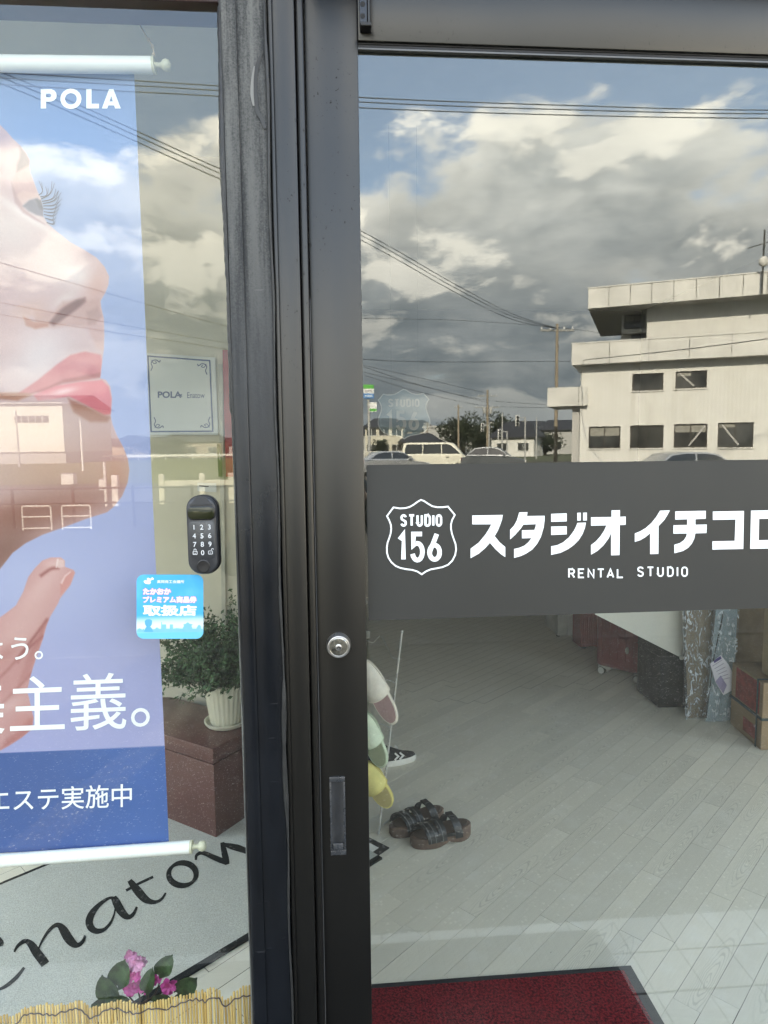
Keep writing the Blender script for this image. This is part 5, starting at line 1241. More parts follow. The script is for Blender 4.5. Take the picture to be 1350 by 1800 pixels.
# --- framed notice on the salon wall
NY = YBL-.006
def NPx(px, py): return at_y(px, py, NY)
nt_ = thing('paper_notice', 'white framed paper notice lettered POLA on the salon wall', 'notice', tuple(float(v) for v in NPx(320, 762)))
fnN = lambda u, v, w: at_y(u/3, 600+v/3, NY-w)
M_PAPER = mat('white_paper', (.62, .64, .62), .8, var=.02); M_NAVY = mat('navy_ink', (.03, .05, .16), .7)
b = MB(); b.prism([(765,60),(1135,85),(1150,495),(780,492)], fnN, 0, .0008); sh_ = b.build('sheet', M_PAPER, nt_)
b = MB(); stroke(b, [(780,78),(1106,102),(1122,474),(797,476)], 8, fnN, .0009, .0012, True); b.build('border', M_NAVY, sh_)
for (cx_, cy_, sx_, sy_) in ((795, 95, 1, 1), (1092, 115, -1, 1), (812, 460, 1, -1), (1108, 458, -1, -1)):
    b = MB(); stroke(b, [(cx_+sx_*p[0], cy_+sy_*p[1]) for p in crom([(0, 60), (8, 40), (2, 20), (12, 6), (30, 4), (45, 14), (50, 4)], 5)], 5, fnN, .0009, .0012); stroke(b, [(cx_+sx_*p[0], cy_+sy_*p[1]) for p in crom([(4, 4), (16, 22), (30, 18), (22, 10)], 4)], 4, fnN, .00095, .00125); b.build('corner_ornament', M_NAVY, sh_)
b = MB(); print_text(b, 'POLA', lambda u, v, w: fnN(830+u*50, 297-v*46, w), .0010, .035); print_text(b, '×', lambda u, v, w: fnN(945+u*30, 297-v*34, w), .0010, .03); print_text(b, 'Enatow', lambda u, v, w: fnN(985+u*31, 299-v*44, w), .0010, .008); b.build('lettering', M_NAVY, sh_, recalc=False)
# small card below it
b = MB(); b.prism([(1040,745),(1140,748),(1142,796),(1042,790)], fnN, 0, .002); cd_ = b.build('small_card', M_PAPER, None)
cd_['label'] = 'small white card pinned on the salon wall above the keypad'; cd_['category'] = 'card'; cd_['kind'] = 'thing'
b = MB(); stroke(b, [(1050, 762), (1100, 765)], 5, fnN, .0021, .0024); b.build('print_line', M_JOINT, cd_)
# red panel and blue-grey hanging apron near the post
rp = thing('red_board', 'narrow red panel on the salon wall beside the post', 'panel', tuple(float(v) for v in at_y(410, 835, NY)))
b = MB(); fr_ = lambda u, v, w: at_y(u, v, NY-w); b.prism([(391,615),(430,615),(430,838),(397,838)], fr_, 0, .012); b.build('board', mat('red_board', (.36, .035, .03), .5, var=.1), rp)
b = MB(); b.prism([(381,780),(389,780),(391,838),(384,838)], fr_, .0125, .016); b.build('green_strip', mat('green_card', (.06, .12, .03), .7), rp)
# pale trunking up the salon wall
b = MB(); b.prism([(384,640),(391,640),(399,1260),(392,1260)], fr_, 0, .010); tr_ = b.build('cable_trunking', mat('ivory_trunking', (.50, .49, .40), .6), None)
tr_['label'] = 'thin pale cable trunking running up the salon wall'; tr_['category'] = 'trunking'; tr_['kind'] = 'thing'

# --- stone plinth and potted plant
PZt = .36
pf = at_z(380, 1475, 0.0); pl_ = at_z(296, 1441, 0.0)
def granite(name, c1, c2):
    m, g = newmat(name); c = objc(g); n1 = g.noise(c, 160, 3, .6); n2 = g.noise(c, 9, 4, .6)
    base = g.mix(n2, c1, c2); base = g.mix(g.ss(n1, .62, .68), base, (.26, .20, .18)); base = g.mix(g.ss(n1, .34, .28), base, (.02, .014, .012))
    finish(g, pbr(g, base, .28, 0, .5)); return m
M_GRAN = granite('brown_granite', (.085, .034, .030), (.125, .056, .050))
e1 = pl_-pf; e1 = e1/np.linalg.norm(e1); e2 = np.array([-e1[1], e1[0], 0]);  e2 = e2 if e2[1] > 0 else -e2
if e2[0] < 0: pass
pd = thing('stone_plinth', 'brown polished granite block under the potted plant', 'plinth', tuple(float(v) for v in pf))
T = Matrix(((e1[0], e2[0], 0, pf[0]), (e1[1], e2[1], 0, pf[1]), (0, 0, 1, 0), (0, 0, 0, 1)))
b = MB(); b.rbox(0, .62, 0, .30, .002, PZt-.062, b=.004, T=T); b.build('block', M_GRAN, pd, smooth=30)
b = MB(); b.rbox(-.0, .62, -.0, .30, PZt-.060, PZt, b=.006, T=T); b.build('cap_slab', M_GRAN, pd, smooth=30)
pc_ = at_z(398, 1272, PZt); pc_[2] = PZt
plant = thing('potted_plant', 'bushy dark green fern in a ribbed cream pot on the plinth', 'plant', tuple(float(v) for v in pc_))
M_POT = mat('cream_pot', (.62, .60, .48), .5, var=.03)
Tp = Matrix.Translation(pc_)
b = MB(); b.lathe([(.055, .001), (.080, .003), (.088, .014), (.090, .022), (.084, .022), (.079, .008), (.03, .006)], 40, Tp); b.build('saucer', M_POT, plant, smooth=40)
b = MB(); b.lathe([(.060, .009), (.064, .02), (.083, .155), (.090, .172), (.093, .185), (.086, .188), (.080, .172), (.02, .165)], 120, Tp, 24, .018); b.build('pot', M_POT, plant, smooth=50)
b = MB(); b.lathe([(.075, .150), (.079, .166), (.001, .169)], 24, Tp); b.build('soil', mat('soil', (.02, .015, .01), .95), plant)
M_FERN = mat('fern_leaf', (.075, .155, .058), .7, var=.35, scale=30)
b = MB(); sb2 = MB(); n_ = 0
for s_ in range(330):
    a = rng.random()*2*math.pi; el_ = .48+.85*rng.random(); L = .20+.23*rng.random(); st_ = np.array(pc_)+np.array([.03*math.cos(a), .03*math.sin(a), .165])
    dr = np.array([math.cos(a)*math.cos(el_), math.sin(a)*math.cos(el_), math.sin(el_)]); P = []
    for k in range(7):
        t = k/6; P.append(st_+dr*L*t+np.array([0, 0, -.16*L*t*t*2.2*(1.4-el_)]))
    sb2.tube(P, [.0012-.0008*k/6 for k in range(7)], 4, cap=False)
    for k in range(2, 7):
        for q_ in range(7):
            c = P[k-1]+(P[k]-P[k-1])*rng.random()+rng.normal(size=3)*.010
            v1 = rng.normal(size=3); v1 /= np.linalg.norm(v1); v2 = np.cross(v1, rng.normal(size=3)); v2 /= np.linalg.norm(v2)+1e-6; r_ = .007+.008*rng.random()
            b.add([c-v1*r_, c+v2*r_*.45, c+v1*r_, c-v2*r_*.45], [(0, 1, 2, 3)])
b.build('foliage', M_FERN, plant, recalc=False); sb2.build('stems', mat('fern_stem', (.05, .07, .02), .8), plant, recalc=False)

# --- grey floor mat with black script lettering
FZ = .007
def carpet(name, c1, c2, sc_=260, bs=.6):
    m, g = newmat(name); c = objc(g); n1 = g.noise(c, sc_, 3, .7)
    base = g.mix(g.ss(n1, .36, .62), c1, c2); base = g.mix(g.ss(g.noise(c, 6, 5, .6), .4, .7, 0, .3), base, tuple(x*.7 for x in c2))
    finish(g, pbr(g, base, .95, 0, .1, bump(g, n1, bs, .003))); return m
M_MATG = carpet('grey_mat_pile', (.38, .385, .345), (.54, .545, .50)); M_MATK = carpet('black_mat_pile', (.006, .008, .009), (.020, .022, .022))
Q = lambda u, v, w=0: at_z(u/3, 1450+v/3, FZ+w)
l0, l1 = Q(0, 312), Q(255, 200); r0_, r1_ = Q(935, 812), Q(1300, 592)
dm = (r1_-r0_)/np.linalg.norm(r1_-r0_); nm_ = np.array([-dm[1], dm[0], 0]); wdt = abs(np.dot(l0-r0_, nm_)); sg = 1 if np.dot(l0-r0_, nm_) > 0 else -1
bg_ = r0_-dm*.95; en_ = r0_+dm*.55
fm = thing('lettered_floor_mat', 'grey floor mat with black script lettering in the shop window', 'floor mat', (float(r0_[0]), float(r0_[1]), 0))
def mq(a_, n0, n1, z0, z1, e0, e1_):
    mb = MB(); V = []
    for z in (z0, z1):
        for (s_, n_) in ((e0, n0), (e1_, n0), (e1_, n1), (e0, n1)):
            p_ = r0_+dm*s_+nm_*sg*n_; V.append((p_[0], p_[1], z))
    mb.add(V, [(0, 1, 2, 3), (4, 7, 6, 5), (0, 4, 5, 1), (1, 5, 6, 2), (2, 6, 7, 3), (3, 7, 4, 0)]); return mb
mq(0, -.004, wdt+.004, .0004, FZ, -.95, .80).build('pile', M_MATG, fm)
mq(0, -.010, .012, .0004, FZ+.0012, -.95, .80).build('border', M_MATK, fm); mq(0, wdt-.005, wdt+.007, .0004, FZ+.0012, -.95, .80).build('border', M_MATK, fm)
SC = [
 [[(75,670,10),(92,640,16),(118,618,22),(140,613,26),(165,632,40),(195,675,50),(240,735,50)], [(205,650,8),(222,612,12),(252,565,16),(285,533,20),(312,530,30),(335,555,46),(362,600,50),(390,628,40),(415,632,24),(438,612,18),(449,582,12)]],
 [[(612,388,12),(585,384,14),(550,400,18),(512,432,26),(482,472,36),(470,512,40),(482,545,38),(510,560,30),(548,552,20),(580,520,14),(600,478,10),(608,440,8)], [(598,380,30),(612,405,42),(632,445,46),(660,478,38),(685,484,24),(706,466,18),(722,432,12)]],
 [[(683,292,26),(700,315,36),(728,350,46),(762,388,42),(795,405,28),(828,405,18),(855,388,14),(874,358,10)], [(665,346,14),(735,308,14),(808,274,14)]],
 [[(962+72*math.cos(a), 260+60*math.sin(a), 16+17*abs(math.sin(a*1.0+2.4))) for a in np.arange(0, 6.5, .22)]],
 [[(1033,185,12),(1036,162,16),(1058,148,20),(1085,152,24),(1120,168,28),(1160,185,30),(1196,200,26)], [(1172,92,22),(1180,130,30),(1190,175,34),(1200,208,22)], [(1176,100,14),(1215,112,30),(1255,122,36),(1300,138,30)]],
 [[(-60,872,12),(0,865,16),(45,840,20),(90,800,20),(128,752,14)], [(-30,585,30),(0,620,40),(8,640,16)]],
]
for L_ in SC:
    b = MB()
    for k, s_ in enumerate(L_):
        cp = crom(s_, 5); stroke(b, [(p[0], p[1]) for p in cp], [max(4, p[2]) for p in cp], Q, .0002+.00015*k, .0010+.00015*k)
    b.build('letter', M_MATK, fm)

# --- artificial flowers and reed screen at the foot of the window
fl = thing('flower_spray', 'spray of magenta blossoms with dark leaves above the reed screen', 'flowers', tuple(float(v) for v in at_y(255, 1770, .10)))
M_PET = mat('magenta_petal', (.46, .025, .24), .6, var=.3, scale=60, col2=(.55, .10, .34)); M_PET2 = mat('pale_pink_petal', (.60, .26, .46), .6, var=.25, scale=60); M_FLF = mat('ivy_leaf', (.045, .095, .030), .55, var=.35, scale=50); M_STEM = mat('brown_stem', (.07, .04, .03), .8)
FQ = lambda u, v, y=.10: at_y(u/3, 1450+v/3, y)
def petal(mb, c, dx, L, W, cup=.3, n=6):
    dx = np.array(dx, float); dx /= np.linalg.norm(dx); nr = np.array([0, -1.0, .25]); nr -= dx*np.dot(nr, dx); nr /= np.linalg.norm(nr); sd = np.cross(dx, nr)
    V = []; Fc = []
    for i in range(n+1):
        t = i/n; wv = W*math.sin(math.pi*min(1, t*.92+.06))**.7
        for j in (-1, -.5, 0, .5, 1): V.append(c+dx*L*t+sd*wv*j+nr*(cup*L*(t-.5)**2*-1+cup*W*abs(j)*1.2+.002*math.sin(9*t+3*j)))
    for i in range(n):
        for j in range(4): Fc.append((i*5+j, i*5+j+1, i*5+j+6, i*5+j+5))
    mb.add(V, Fc)
for (u, v, s_, m_) in ((690, 690, 24, M_PET2), (718, 735, 28, M_PET2), (745, 720, 22, M_PET2), (705, 795, 26, M_PET), (688, 865, 26, M_PET), (735, 850, 26, M_PET), (785, 830, 30, M_PET), (820, 815, 22, M_PET), (893, 852, 30, M_PET), (760, 868, 20, M_PET)):
    b = MB(); c = FQ(u, v, .085+.03*rng.random()); k = s_/3/1180*1.5
    for a in range(7):
        an = a*2*math.pi/7+rng.random(); petal(b, c, (math.cos(an), .25*rng.normal(), math.sin(an)*1.1+.25), k*1.25, k*.62, .5)
    b.build('blossom', m_, fl, smooth=60, recalc=False)
for (u0, v0, u1, v1, w_) in ((615, 860, 655, 715, 62), (600, 935, 535, 800, 58), (690, 945, 480, 955, 60), (830, 800, 905, 690, 50), (930, 895, 1035, 810, 58), (620, 880, 550, 905, 50), (800, 940, 905, 915, 46), (760, 900, 800, 760, 40)):
    b = MB(); a_ = FQ(u0, v0, .10); c_ = FQ(u1, v1, .085); L = np.linalg.norm(c_-a_); petal(b, a_, c_-a_, L, w_/3/1180*1.15, .25, 8); b.build('leaf', M_FLF, fl, smooth=60, recalc=False)
b = MB(); zz0 = .42
for (u, v) in ((690, 700), (705, 800), (785, 840), (893, 860), (640, 850), (860, 780), (980, 860)):
    p_ = FQ(u, v, .11); q_ = FQ(740, 960, .115); b.tube(crom([p_, (p_+q_)/2+np.array([.004, 0, -.01]), q_, (q_[0], q_[1], zz0)], 5), .0014, 5)
b.build('stems', M_STEM, fl)
rs = thing('reed_screen', 'low screen of tied yellow reeds along the foot of the shop window', 'reed screen', tuple(float(v) for v in at_y(215, 1790, .045)))
tp = [(0,1786),(10,1785),(33,1783),(43,1772),(67,1768),(110,1767),(127,1763),(143,1760),(157,1768),(173,1770),(187,1765),(213,1758),(230,1762),(240,1767),(260,1765),(283,1758),(307,1753),(333,1748),(353,1743),(377,1737),(387,1740),(393,1760),(405,1752),(417,1740),(433,1733),(450,1731)]
tx = [p[0] for p in tp]; ty = [p[1] for p in tp]
m, g = newmat('reed'); c = objc(g); rn = g('ShaderNodeObjectInfo', out=5)
base = g.mix(rn, (.50, .33, .10), (.74, .55, .22)); base = g.mix(g.ss(g.noise(g.mapv(c, (1, 1, .2)), 120, 3, .6), .5, .72, 0, .6), base, (.24, .14, .05)); finish(g, pbr(g, base, .55, 0, .4)); M_REED = m
reed0 = None; x = -14.0; k = 0; TIES = [[], []]
while x < 446:
    y_t = float(np.interp(x, tx, ty))+rng.normal()*1.6; yy = .036+.006*math.sin(x*.045)+.003*math.sin(x*.13)+.0012*rng.normal()
    p_ = at_y(x, y_t, yy); r_ = .0017+.0006*rng.random()
    if reed0 is None:
        b = MB(); b.lathe([(.9, -1), (1, -.5), (1.0, 0), (.55, .004)], 8); me_ = b.build('reed', M_REED, rs, smooth=60); reed0 = me_; ob = me_; me_.data.transform(Matrix.Translation(rs['_o']))
    else:
        ob = bpy.data.objects.new('reed', reed0.data); COL.objects.link(ob); ob.parent = rs
    Lr = p_[2]-.262; ob.location = Vector(p_)-Vector(rs['_o']); ob.scale = (r_, r_, Lr); ob.rotation_euler = (rng.normal()*.006, rng.normal()*.012, rng.random()*6)
    for q_, zoff in ((0, .0125+.004*math.sin(x*.09)), (1, .075)): TIES[q_].append((p_[0], yy-r_-.0012*(1 if k % 2 else .3), p_[2]-zoff))
    x += 4.6+1.3*rng.random(); k += 1
for t_3 in TIES:
    b = MB(); b.tube(crom(t_3, 2), .0011, 5); b.build('tie_cord', mat('purple_grey_cord', (.10, .075, .08), .9), rs)
# ================================================================= inside the studio
# red entrance mat
M_RED = carpet('red_mat_pile', (.030, .003, .004), (.20, .012, .017), 150, 1.0)
M_RUB = mat('black_rubber_border', (.020, .020, .021), .7, var=.1, scale=20)
a_, c_ = at_z(640, 1727, .008), at_z(1110, 1697, .008); d_ = at_z(1170, 1800, .008)
mx0, mx1, my1 = -.06, float(c_[0]), float((a_[1]+c_[1])/2)
emt = thing('entrance_mat', 'dark red entrance mat with black rubber border inside the door', 'mat', (mx1, my1, 0))
b = MB(); b.rbox(mx0, mx1, .06, my1, .0004, .006, b=.002); b.build('rubber_base', M_RUB, emt)
b = MB(); b.rbox(mx0+.03, mx1-.030, .09, my1-.022, .0061, .0125, b=.003); b.build('pile', M_RED, emt)
# small white mat with a black border by the rack
q = [at_z(*p, .0045) for p in ((655, 1474.5), (684.5, 1489.5), (652, 1512))]
v1 = q[1]-q[0]; v2 = q[2]-q[1]; v1 /= np.linalg.norm(v1); v2 = v2-v1*np.dot(v2, v1); v2 /= np.linalg.norm(v2)
T = Matrix(((v1[0], v2[0], 0, q[1][0]), (v1[1], v2[1], 0, q[1][1]), (0, 0, 1, 0), (0, 0, 0, 1)))
wm = thing('small_mat', 'white mat corner with thick black border at the foot of the rack', 'mat', tuple(float(v) for v in (q[1][0], q[1][1], 0)))
b = MB(); b.rbox(-.34, 0, 0, .34, .0004, .0045, b=.001, T=T); b.build('border', mat('black_felt', (.008, .008, .009), .9), wm)
b = MB(); b.rbox(-.312, -.028, .028, .312, .0046, .0052, b=.0002, T=T); b.build('centre', mat('white_felt', (.78, .78, .74), .9), wm)

# slipper rack of thin chrome wire
M_WIRE2 = mat('chrome_wire', (.55, .55, .52), .3, .3)
rb = at_z(665.5, 1466, .004); rk = thing('slipper_rack', 'thin chrome wire slipper rack leaning behind the door stile', 'rack', tuple(float(v) for v in rb))
rt = at_y(706.5, 1110, rb[1]+.10); base_ = np.array(rb)
b = MB(); b.tube([base_, rt], .0045, 10); b.ball(rt, .0065); b.build('upright', M_WIRE2, rk, smooth=60)
off2 = np.array([-.30, .05, 0]); b = MB(); b.tube([base_+off2, np.array(rt)+off2], .0045, 10); b.ball(np.array(rt)+off2, .0055); b.build('upright', M_WIRE2, rk, smooth=60)
for t_ in (.30, .52, .74):
    p_ = base_+(np.array(rt)-base_)*t_; b = MB(); b.tube(crom([p_, p_+np.array([-.05, .01, .015]), p_+off2*.8+np.array([0, 0, .015]), p_+off2], 5), .0026, 8); b.build('crossbar', M_WIRE2, rk, smooth=60)
b = MB(); b.tube(crom([base_, at_z(672, 1452, .004), at_z(690, 1436, .02), at_z(706, 1430, .03), at_z(720, 1434, .012), at_z(722, 1440, .004)], 5), .0028, 8); b.build('foot_wire', M_WIRE2, rk, smooth=60)

def sole_outline(L, W, n=28, waist=.80):
    out = []
    for i in range(n):
        a = 2*math.pi*i/n; u = math.cos(a); v = math.sin(a)
        w = W/2*(1.0 if u > 0 else waist+.06)*(1-.14*math.exp(-((u+.1)/.35)**2))
        out.append((L/2*u, w*v*(abs(v)**-.18 if abs(v) > .02 else 1)))
    return out
def slipper(name, label, toe, heel, nrm, W, cols, group):
    """toe, heel: world points on the sole; nrm: direction the foot side faces"""
    toe, heel = np.array(toe), np.array(heel); L = np.linalg.norm(toe-heel); ux = (toe-heel)/L
    nz = np.array(nrm, float); nz -= ux*np.dot(nz, ux); nz /= np.linalg.norm(nz); uy = np.cross(nz, ux); o = (toe+heel)/2
    T = Matrix(((ux[0], uy[0], nz[0], o[0]), (ux[1], uy[1], nz[1], o[1]), (ux[2], uy[2], nz[2], o[2]), (0, 0, 0, 1)))
    t = thing(name, label, 'slipper', tuple(float(v) for v in o), group)
    so_ = sole_outline(L, W)
    b = MB(); b.loft([[(p[0]*s_, p[1]*s_, z) for p in so_] for z, s_ in ((-.014, .95), (-.010, 1.0), (.008, 1.0), (.010, .985))], True, T); b.build('sole', cols[0], t, smooth=50)
    b = MB(); b.loft([[(p[0]*.93, p[1]*.90, z) for p in so_] for z in (.0102, .0118)], True, T); b.build('insole', cols[2], t, smooth=50)
    V = []; Fc = []; nu, nv_ = 12, 14
    for i in range(nu+1):
        x = -.02*L+(L/2+.001+.02*L)*math.sin(math.pi/2*i/nu)
        k = max(0, 1-((x/(L/2))**2))**.5
        hw = W/2*(1.0)*max(.02, k)**.75*(1.02); hh = (.012+.028*max(0.0, k)**.8)*(1-.15*i/nu)
        for j in range(nv_+1):
            a = math.pi*j/nv_; V.append(T @ Vector((x-(.018*math.sin(a) if i == 0 else 0), hw*math.cos(a), .002+hh*math.sin(a))))
    for i in range(nu):
        for j in range(nv_): a0 = i*(nv_+1)+j; Fc.append((a0, a0+1, a0+nv_+2, a0+nv_+1))
    b = MB(); b.add(V, Fc); up = b.build('upper', cols[1], t, smooth=70, recalc=False)
    so2 = up.modifiers.new('th', 'SOLIDIFY'); so2.thickness = .003; so2.offset = -1
    b = MB(); b.tube([T @ Vector((x_, s_*W/2*1.02*max(0, 1-(x_/(L/2))**2)**.375, .010)) for s_, xs_ in ((1, np.linspace(-.02*L, L*.495, 10)), (-1, np.linspace(L*.495, -.02*L, 10))) for x_ in xs_], .0022, 5); b.build('welt', cols[0], t, smooth=60)
    b = MB(); b.tube([T @ Vector((-.02*L-.018*math.sin(math.pi*j/14), W/2*1.02*math.cos(math.pi*j/14), .002+.040*.97*math.sin(math.pi*j/14))) for j in range(15)], .0022, 6); b.build('binding', cols[0], t, smooth=60)
yS = float(rb[1])+.04
def SP(px, py, y=yS): return at_y(px, py, y)
G_SL = 'slippers hung on the wire rack'
slipper('slipper', 'cream and pink slipper, topmost on the wire rack', SP(634, 1160), SP(694, 1272, yS-.035), (-.55, -1, .35), .100, (mat('cream_edge', (.80, .75, .66), .7), mat('cream_felt', (.82, .78, .70), .95, var=.06, scale=25, bstr=.6, bscale=300, bdist=.003), mat('dusty_pink_insole', (.42, .28, .28), .85)), G_SL)
slipper('slipper', 'pale green slipper, middle one on the wire rack', SP(634, 1250), SP(674, 1348, yS-.035), (-.55, -1, .35), .100, (mat('mint_edge', (.56, .66, .50), .7), mat('mint_felt', (.68, .78, .62), .95, var=.06, scale=25, bstr=.6, bscale=300, bdist=.003), mat('olive_insole', (.30, .34, .22), .85)), G_SL)
slipper('slipper', 'yellow slipper, lowest on the wire rack', SP(636, 1340), SP(686, 1418, yS-.035), (-.55, -1, .35), .100, (mat('yellow_edge', (.68, .60, .20), .7), mat('yellow_felt', (.70, .64, .24), .95, var=.06, scale=25, bstr=.6, bscale=300, bdist=.003), mat('ochre_insole', (.45, .38, .16), .85)), G_SL)

# sneaker
def sneaker(label, toe, heel):
    toe, heel = np.array(toe), np.array(heel); L = np.linalg.norm(toe-heel); ux = (toe-heel)/L; nz = np.array([0, 0, 1.0]); uy = np.cross(nz, ux); o = (toe+heel)/2
    T = Matrix(((ux[0], uy[0], 0, o[0]), (ux[1], uy[1], 0, o[1]), (0, 0, 1, 0), (0, 0, 0, 1)))
    t = thing('sneaker', label, 'shoe', (float(o[0]), float(o[1]), 0)); so_ = sole_outline(L, .098, 32)
    b = MB(); b.loft([[(p[0]*s_, p[1]*s_, z) for p in so_] for z, s_ in ((.001, .97), (.006, 1.0), (.026, 1.0), (.030, .97))], True, T); b.build('sole', mat('white_rubber', (.66, .66, .62), .6), t, smooth=50)
    rings = []
    for k in range(15):
        x = -L/2+.006+(L-.014)*k/14; u = 2*x/L; w = .046*(max(.01, 1-abs(u)**3.2))**.5; h = .030+(.075 if u < -.1 else .075-.060*min(1, (u+.1)/.75))*max(.05, (1-abs(u)**6))
        rings.append([(x, w*math.cos(a)*(1-.25*math.sin(a)), .0305+(h-.0305)*max(0, math.sin(a))**.8) for a in np.linspace(0, math.pi, 13)])
    V = [p for r_ in rings for p in r_]; Fc = [(i*13+j, i*13+j+1, (i+1)*13+j+1, (i+1)*13+j) for i in range(14) for j in range(12)]
    b = MB(); b.add(V, Fc, T); up = b.build('upper', mat('black_mesh_fabric', (.014, .014, .015), .8, bstr=.4, bscale=300), t, smooth=60, recalc=False)
    for s_ in (1, -1):
        b = MB()
        for k, x0 in enumerate((.086, .062)):
            stroke(b, [(x0-.016, .034), (x0+.004, .048), (x0-.012, .063)], .0075, lambda u, v, w: T @ Vector((u, s_*(.0475-.30*(v-.034)+w), v)), .0, .0012)
        b.build('chevrons', mat('white_chevron', (.66, .66, .64), .6), t)
    b = MB()
    for k in range(4): b.tube([T @ Vector((.01+.018*k-.02, y_, .098-.012*k+.004*(1-abs(y_)/.02))) for y_ in (-.02, -.01, 0, .01, .02)], .0028, 6)
    b.build('laces', mat('black_lace', (.02, .02, .02), .8), t)
sneaker('black sneaker with white sole and chevrons behind the slippers', at_z(731, 1334, .0), at_z(612, 1352, .0))

# sandals
M_SOLE = mat('brown_sandal_sole', (.13, .085, .062), .75, var=.15, scale=30, bstr=.3, bscale=150); M_STRAP = mat('black_leather_strap', (.016, .018, .020), .45, var=.15, scale=40, bstr=.2, bscale=200); M_STIT = mat('grey_stitch_band', (.10, .105, .105), .6)
def sandal(label, toe, heel, side):
    toe, heel = np.array(toe), np.array(heel); L = np.linalg.norm(toe-heel); ux = (toe-heel)/L; uy = np.cross(np.array([0, 0, 1.0]), ux); o = (toe+heel)/2
    T = Matrix(((ux[0], uy[0], 0, o[0]), (ux[1], uy[1], 0, o[1]), (0, 0, 1, 0), (0, 0, 0, 1))); W = .098
    t = thing('sandal', label, 'sandal', (float(o[0]), float(o[1]), 0), 'pair of sandals on the studio floor'); so_ = sole_outline(L, W, 40, .92)
    rings = []
    for lev in range(4):
        r_ = []
        for (px_, py_) in so_:
            u = px_/(L/2); arch_ = .014*math.exp(-((u+.18)/.22)**2); top_ = .034+.022*(1-u)/2+.010*max(0, u-.55)*1.5
            z = (.0008+arch_ if lev == 0 else .010+arch_*.7 if lev == 1 else top_-.004 if lev == 2 else top_); s_ = (.96, 1.0, 1.0, .96)[lev]
            r_.append((px_*s_, py_*s_, z))
        rings.append(r_)
    b = MB(); b.loft(rings, True, T); b.build('sole', M_SOLE, t, smooth=45)
    b = MB(); b.loft([[(p[0]*.88, p[1]*.84, .0355+.022*(1-p[0]/(L/2))/2+.010*max(0, p[0]/(L/2)-.55)*1.5+dz) for p in so_] for dz in (0.0, .002)], True, T); b.build('footbed', mat('dark_footbed', (.085, .058, .044), .8), t, smooth=45)
    def strap(x0, x1, wid, hgt, m_, nm, par, grow=0.0):
        V = []; Fc = []; n = 16
        for j in range(n+1):
            a = math.pi*j/n; s_ = j/n; x = x0+(x1-x0)*s_; yy = (W/2+.003+grow)*math.cos(a)*1.0; zz = .028+(hgt+grow)*math.sin(a)**.75
            for k in (-1, 1):
                for th in (0, .003): V.append(T @ Vector((x+k*wid/2, yy*(1-(th/.05)), zz-th*math.sin(a))))
        for j in range(n):
            a0, b0 = 4*j, 4*j+4; Fc += [(a0, a0+2, b0+2, b0), (a0+1, b0+1, b0+3, a0+3), (a0, b0, b0+1, a0+1), (a0+2, a0+3, b0+3, b0+2)]
        b = MB(); b.add(V, Fc); return b.build(nm, m_, par, smooth=50)
    s1 = strap(.048, .072, .046, .050, M_STRAP, 'front_strap', t); strap(.060, .084, .0035, .050, M_STIT, 'stitch_band', s1, .0012); strap(.040, .062, .0035, .050, M_STIT, 'stitch_band', s1, .0014)
    s2 = strap(.010, .024, .030, .056, M_STRAP, 'middle_strap', t); strap(.012, .026, .0035, .056, M_STIT, 'stitch_band', s2, .0012)
    strap(-.055, -.030, .030, .066, M_STRAP, 'heel_strap', t)
    b = MB(); b.rbox(-.052, -.024, -.016, .016, .094, .101, b=.002, T=T @ Matrix.Rotation(R(0), 4, 'X')); b.build('strap_tab', M_STRAP, t)
    b = MB(); b.rbox(-.050, .060, W/2-.004, W/2+.0005, .040, .052, b=.001, T=T); b.build('side_band', M_STRAP, t)
sandal('nearer black strapped sandal with thick brown sole', at_z(722, 1489, 0), at_z(826, 1466, 0), 1)
sandal('farther black strapped sandal beside the wire rack', at_z(686, 1471, 0), at_z(778, 1440, 0), -1)

# white cord and plug on the floor
b = MB(); P = crom([at_z(640, 1122, .06), at_z(655, 1130, .03), at_z(668, 1118, .05), at_z(680, 1135, .03), at_z(690, 1156, .01), at_z(706, 1158, .006)], 6); b.tube(P, .004, 6); cbl = b.build('power_cord', mat('white_cord', (.55, .55, .50), .5), None, smooth=60)
cbl['label'] = 'white power cord looping beside the rack'; cbl['category'] = 'cord'; cbl['kind'] = 'thing'
b = MB(); p_ = at_z(646, 1115, .06); b.rbox(p_[0]-.05, p_[0]+.02, p_[1]-.02, p_[1]+.02, p_[2]-.03, p_[2]+.03, b=.006); b.build('plug', MATS['white_cord'], cbl)

# red suitcase
M_SUIT = mat('dark_red_shell', (.16, .022, .026), .45, var=.1, scale=6); M_SUITP = mat('pink_red_fabric', (.33, .075, .07), .7, var=.1, scale=10); M_GREYP = mat('grey_plastic', (.40, .39, .36), .5)
sA, sB, sZ = at_z(1045, 1170, .05), at_z(1152, 1196, .05), .05
ux = (sB-sA); ux[2] = 0; Ls = float(np.linalg.norm(ux)); ux /= Ls; uy = np.array([-ux[1], ux[0], 0]); uy = uy if uy[1] > 0 else -uy
T = Matrix(((ux[0], uy[0], 0, sA[0]), (ux[1], uy[1], 0, sA[1]), (0, 0, 1, 0), (0, 0, 0, 1)))
sc_ = thing('suitcase', 'dark red suitcase with grey spoked wheels under the white board', 'suitcase', tuple(float(v) for v in sA))
b = MB(); b.rbox(0, Ls, 0, .26, .05, .62, b=.035, seg=4, T=T); b.build('shell', M_SUIT, sc_, smooth=40)
for k in range(7):
    b = MB(); b.rbox(.04+k*(Ls-.08)/6.2, .055+k*(Ls-.08)/6.2, -.006, .0, .12, .58, b=.003, T=T); b.build('rib', M_SUIT, sc_)
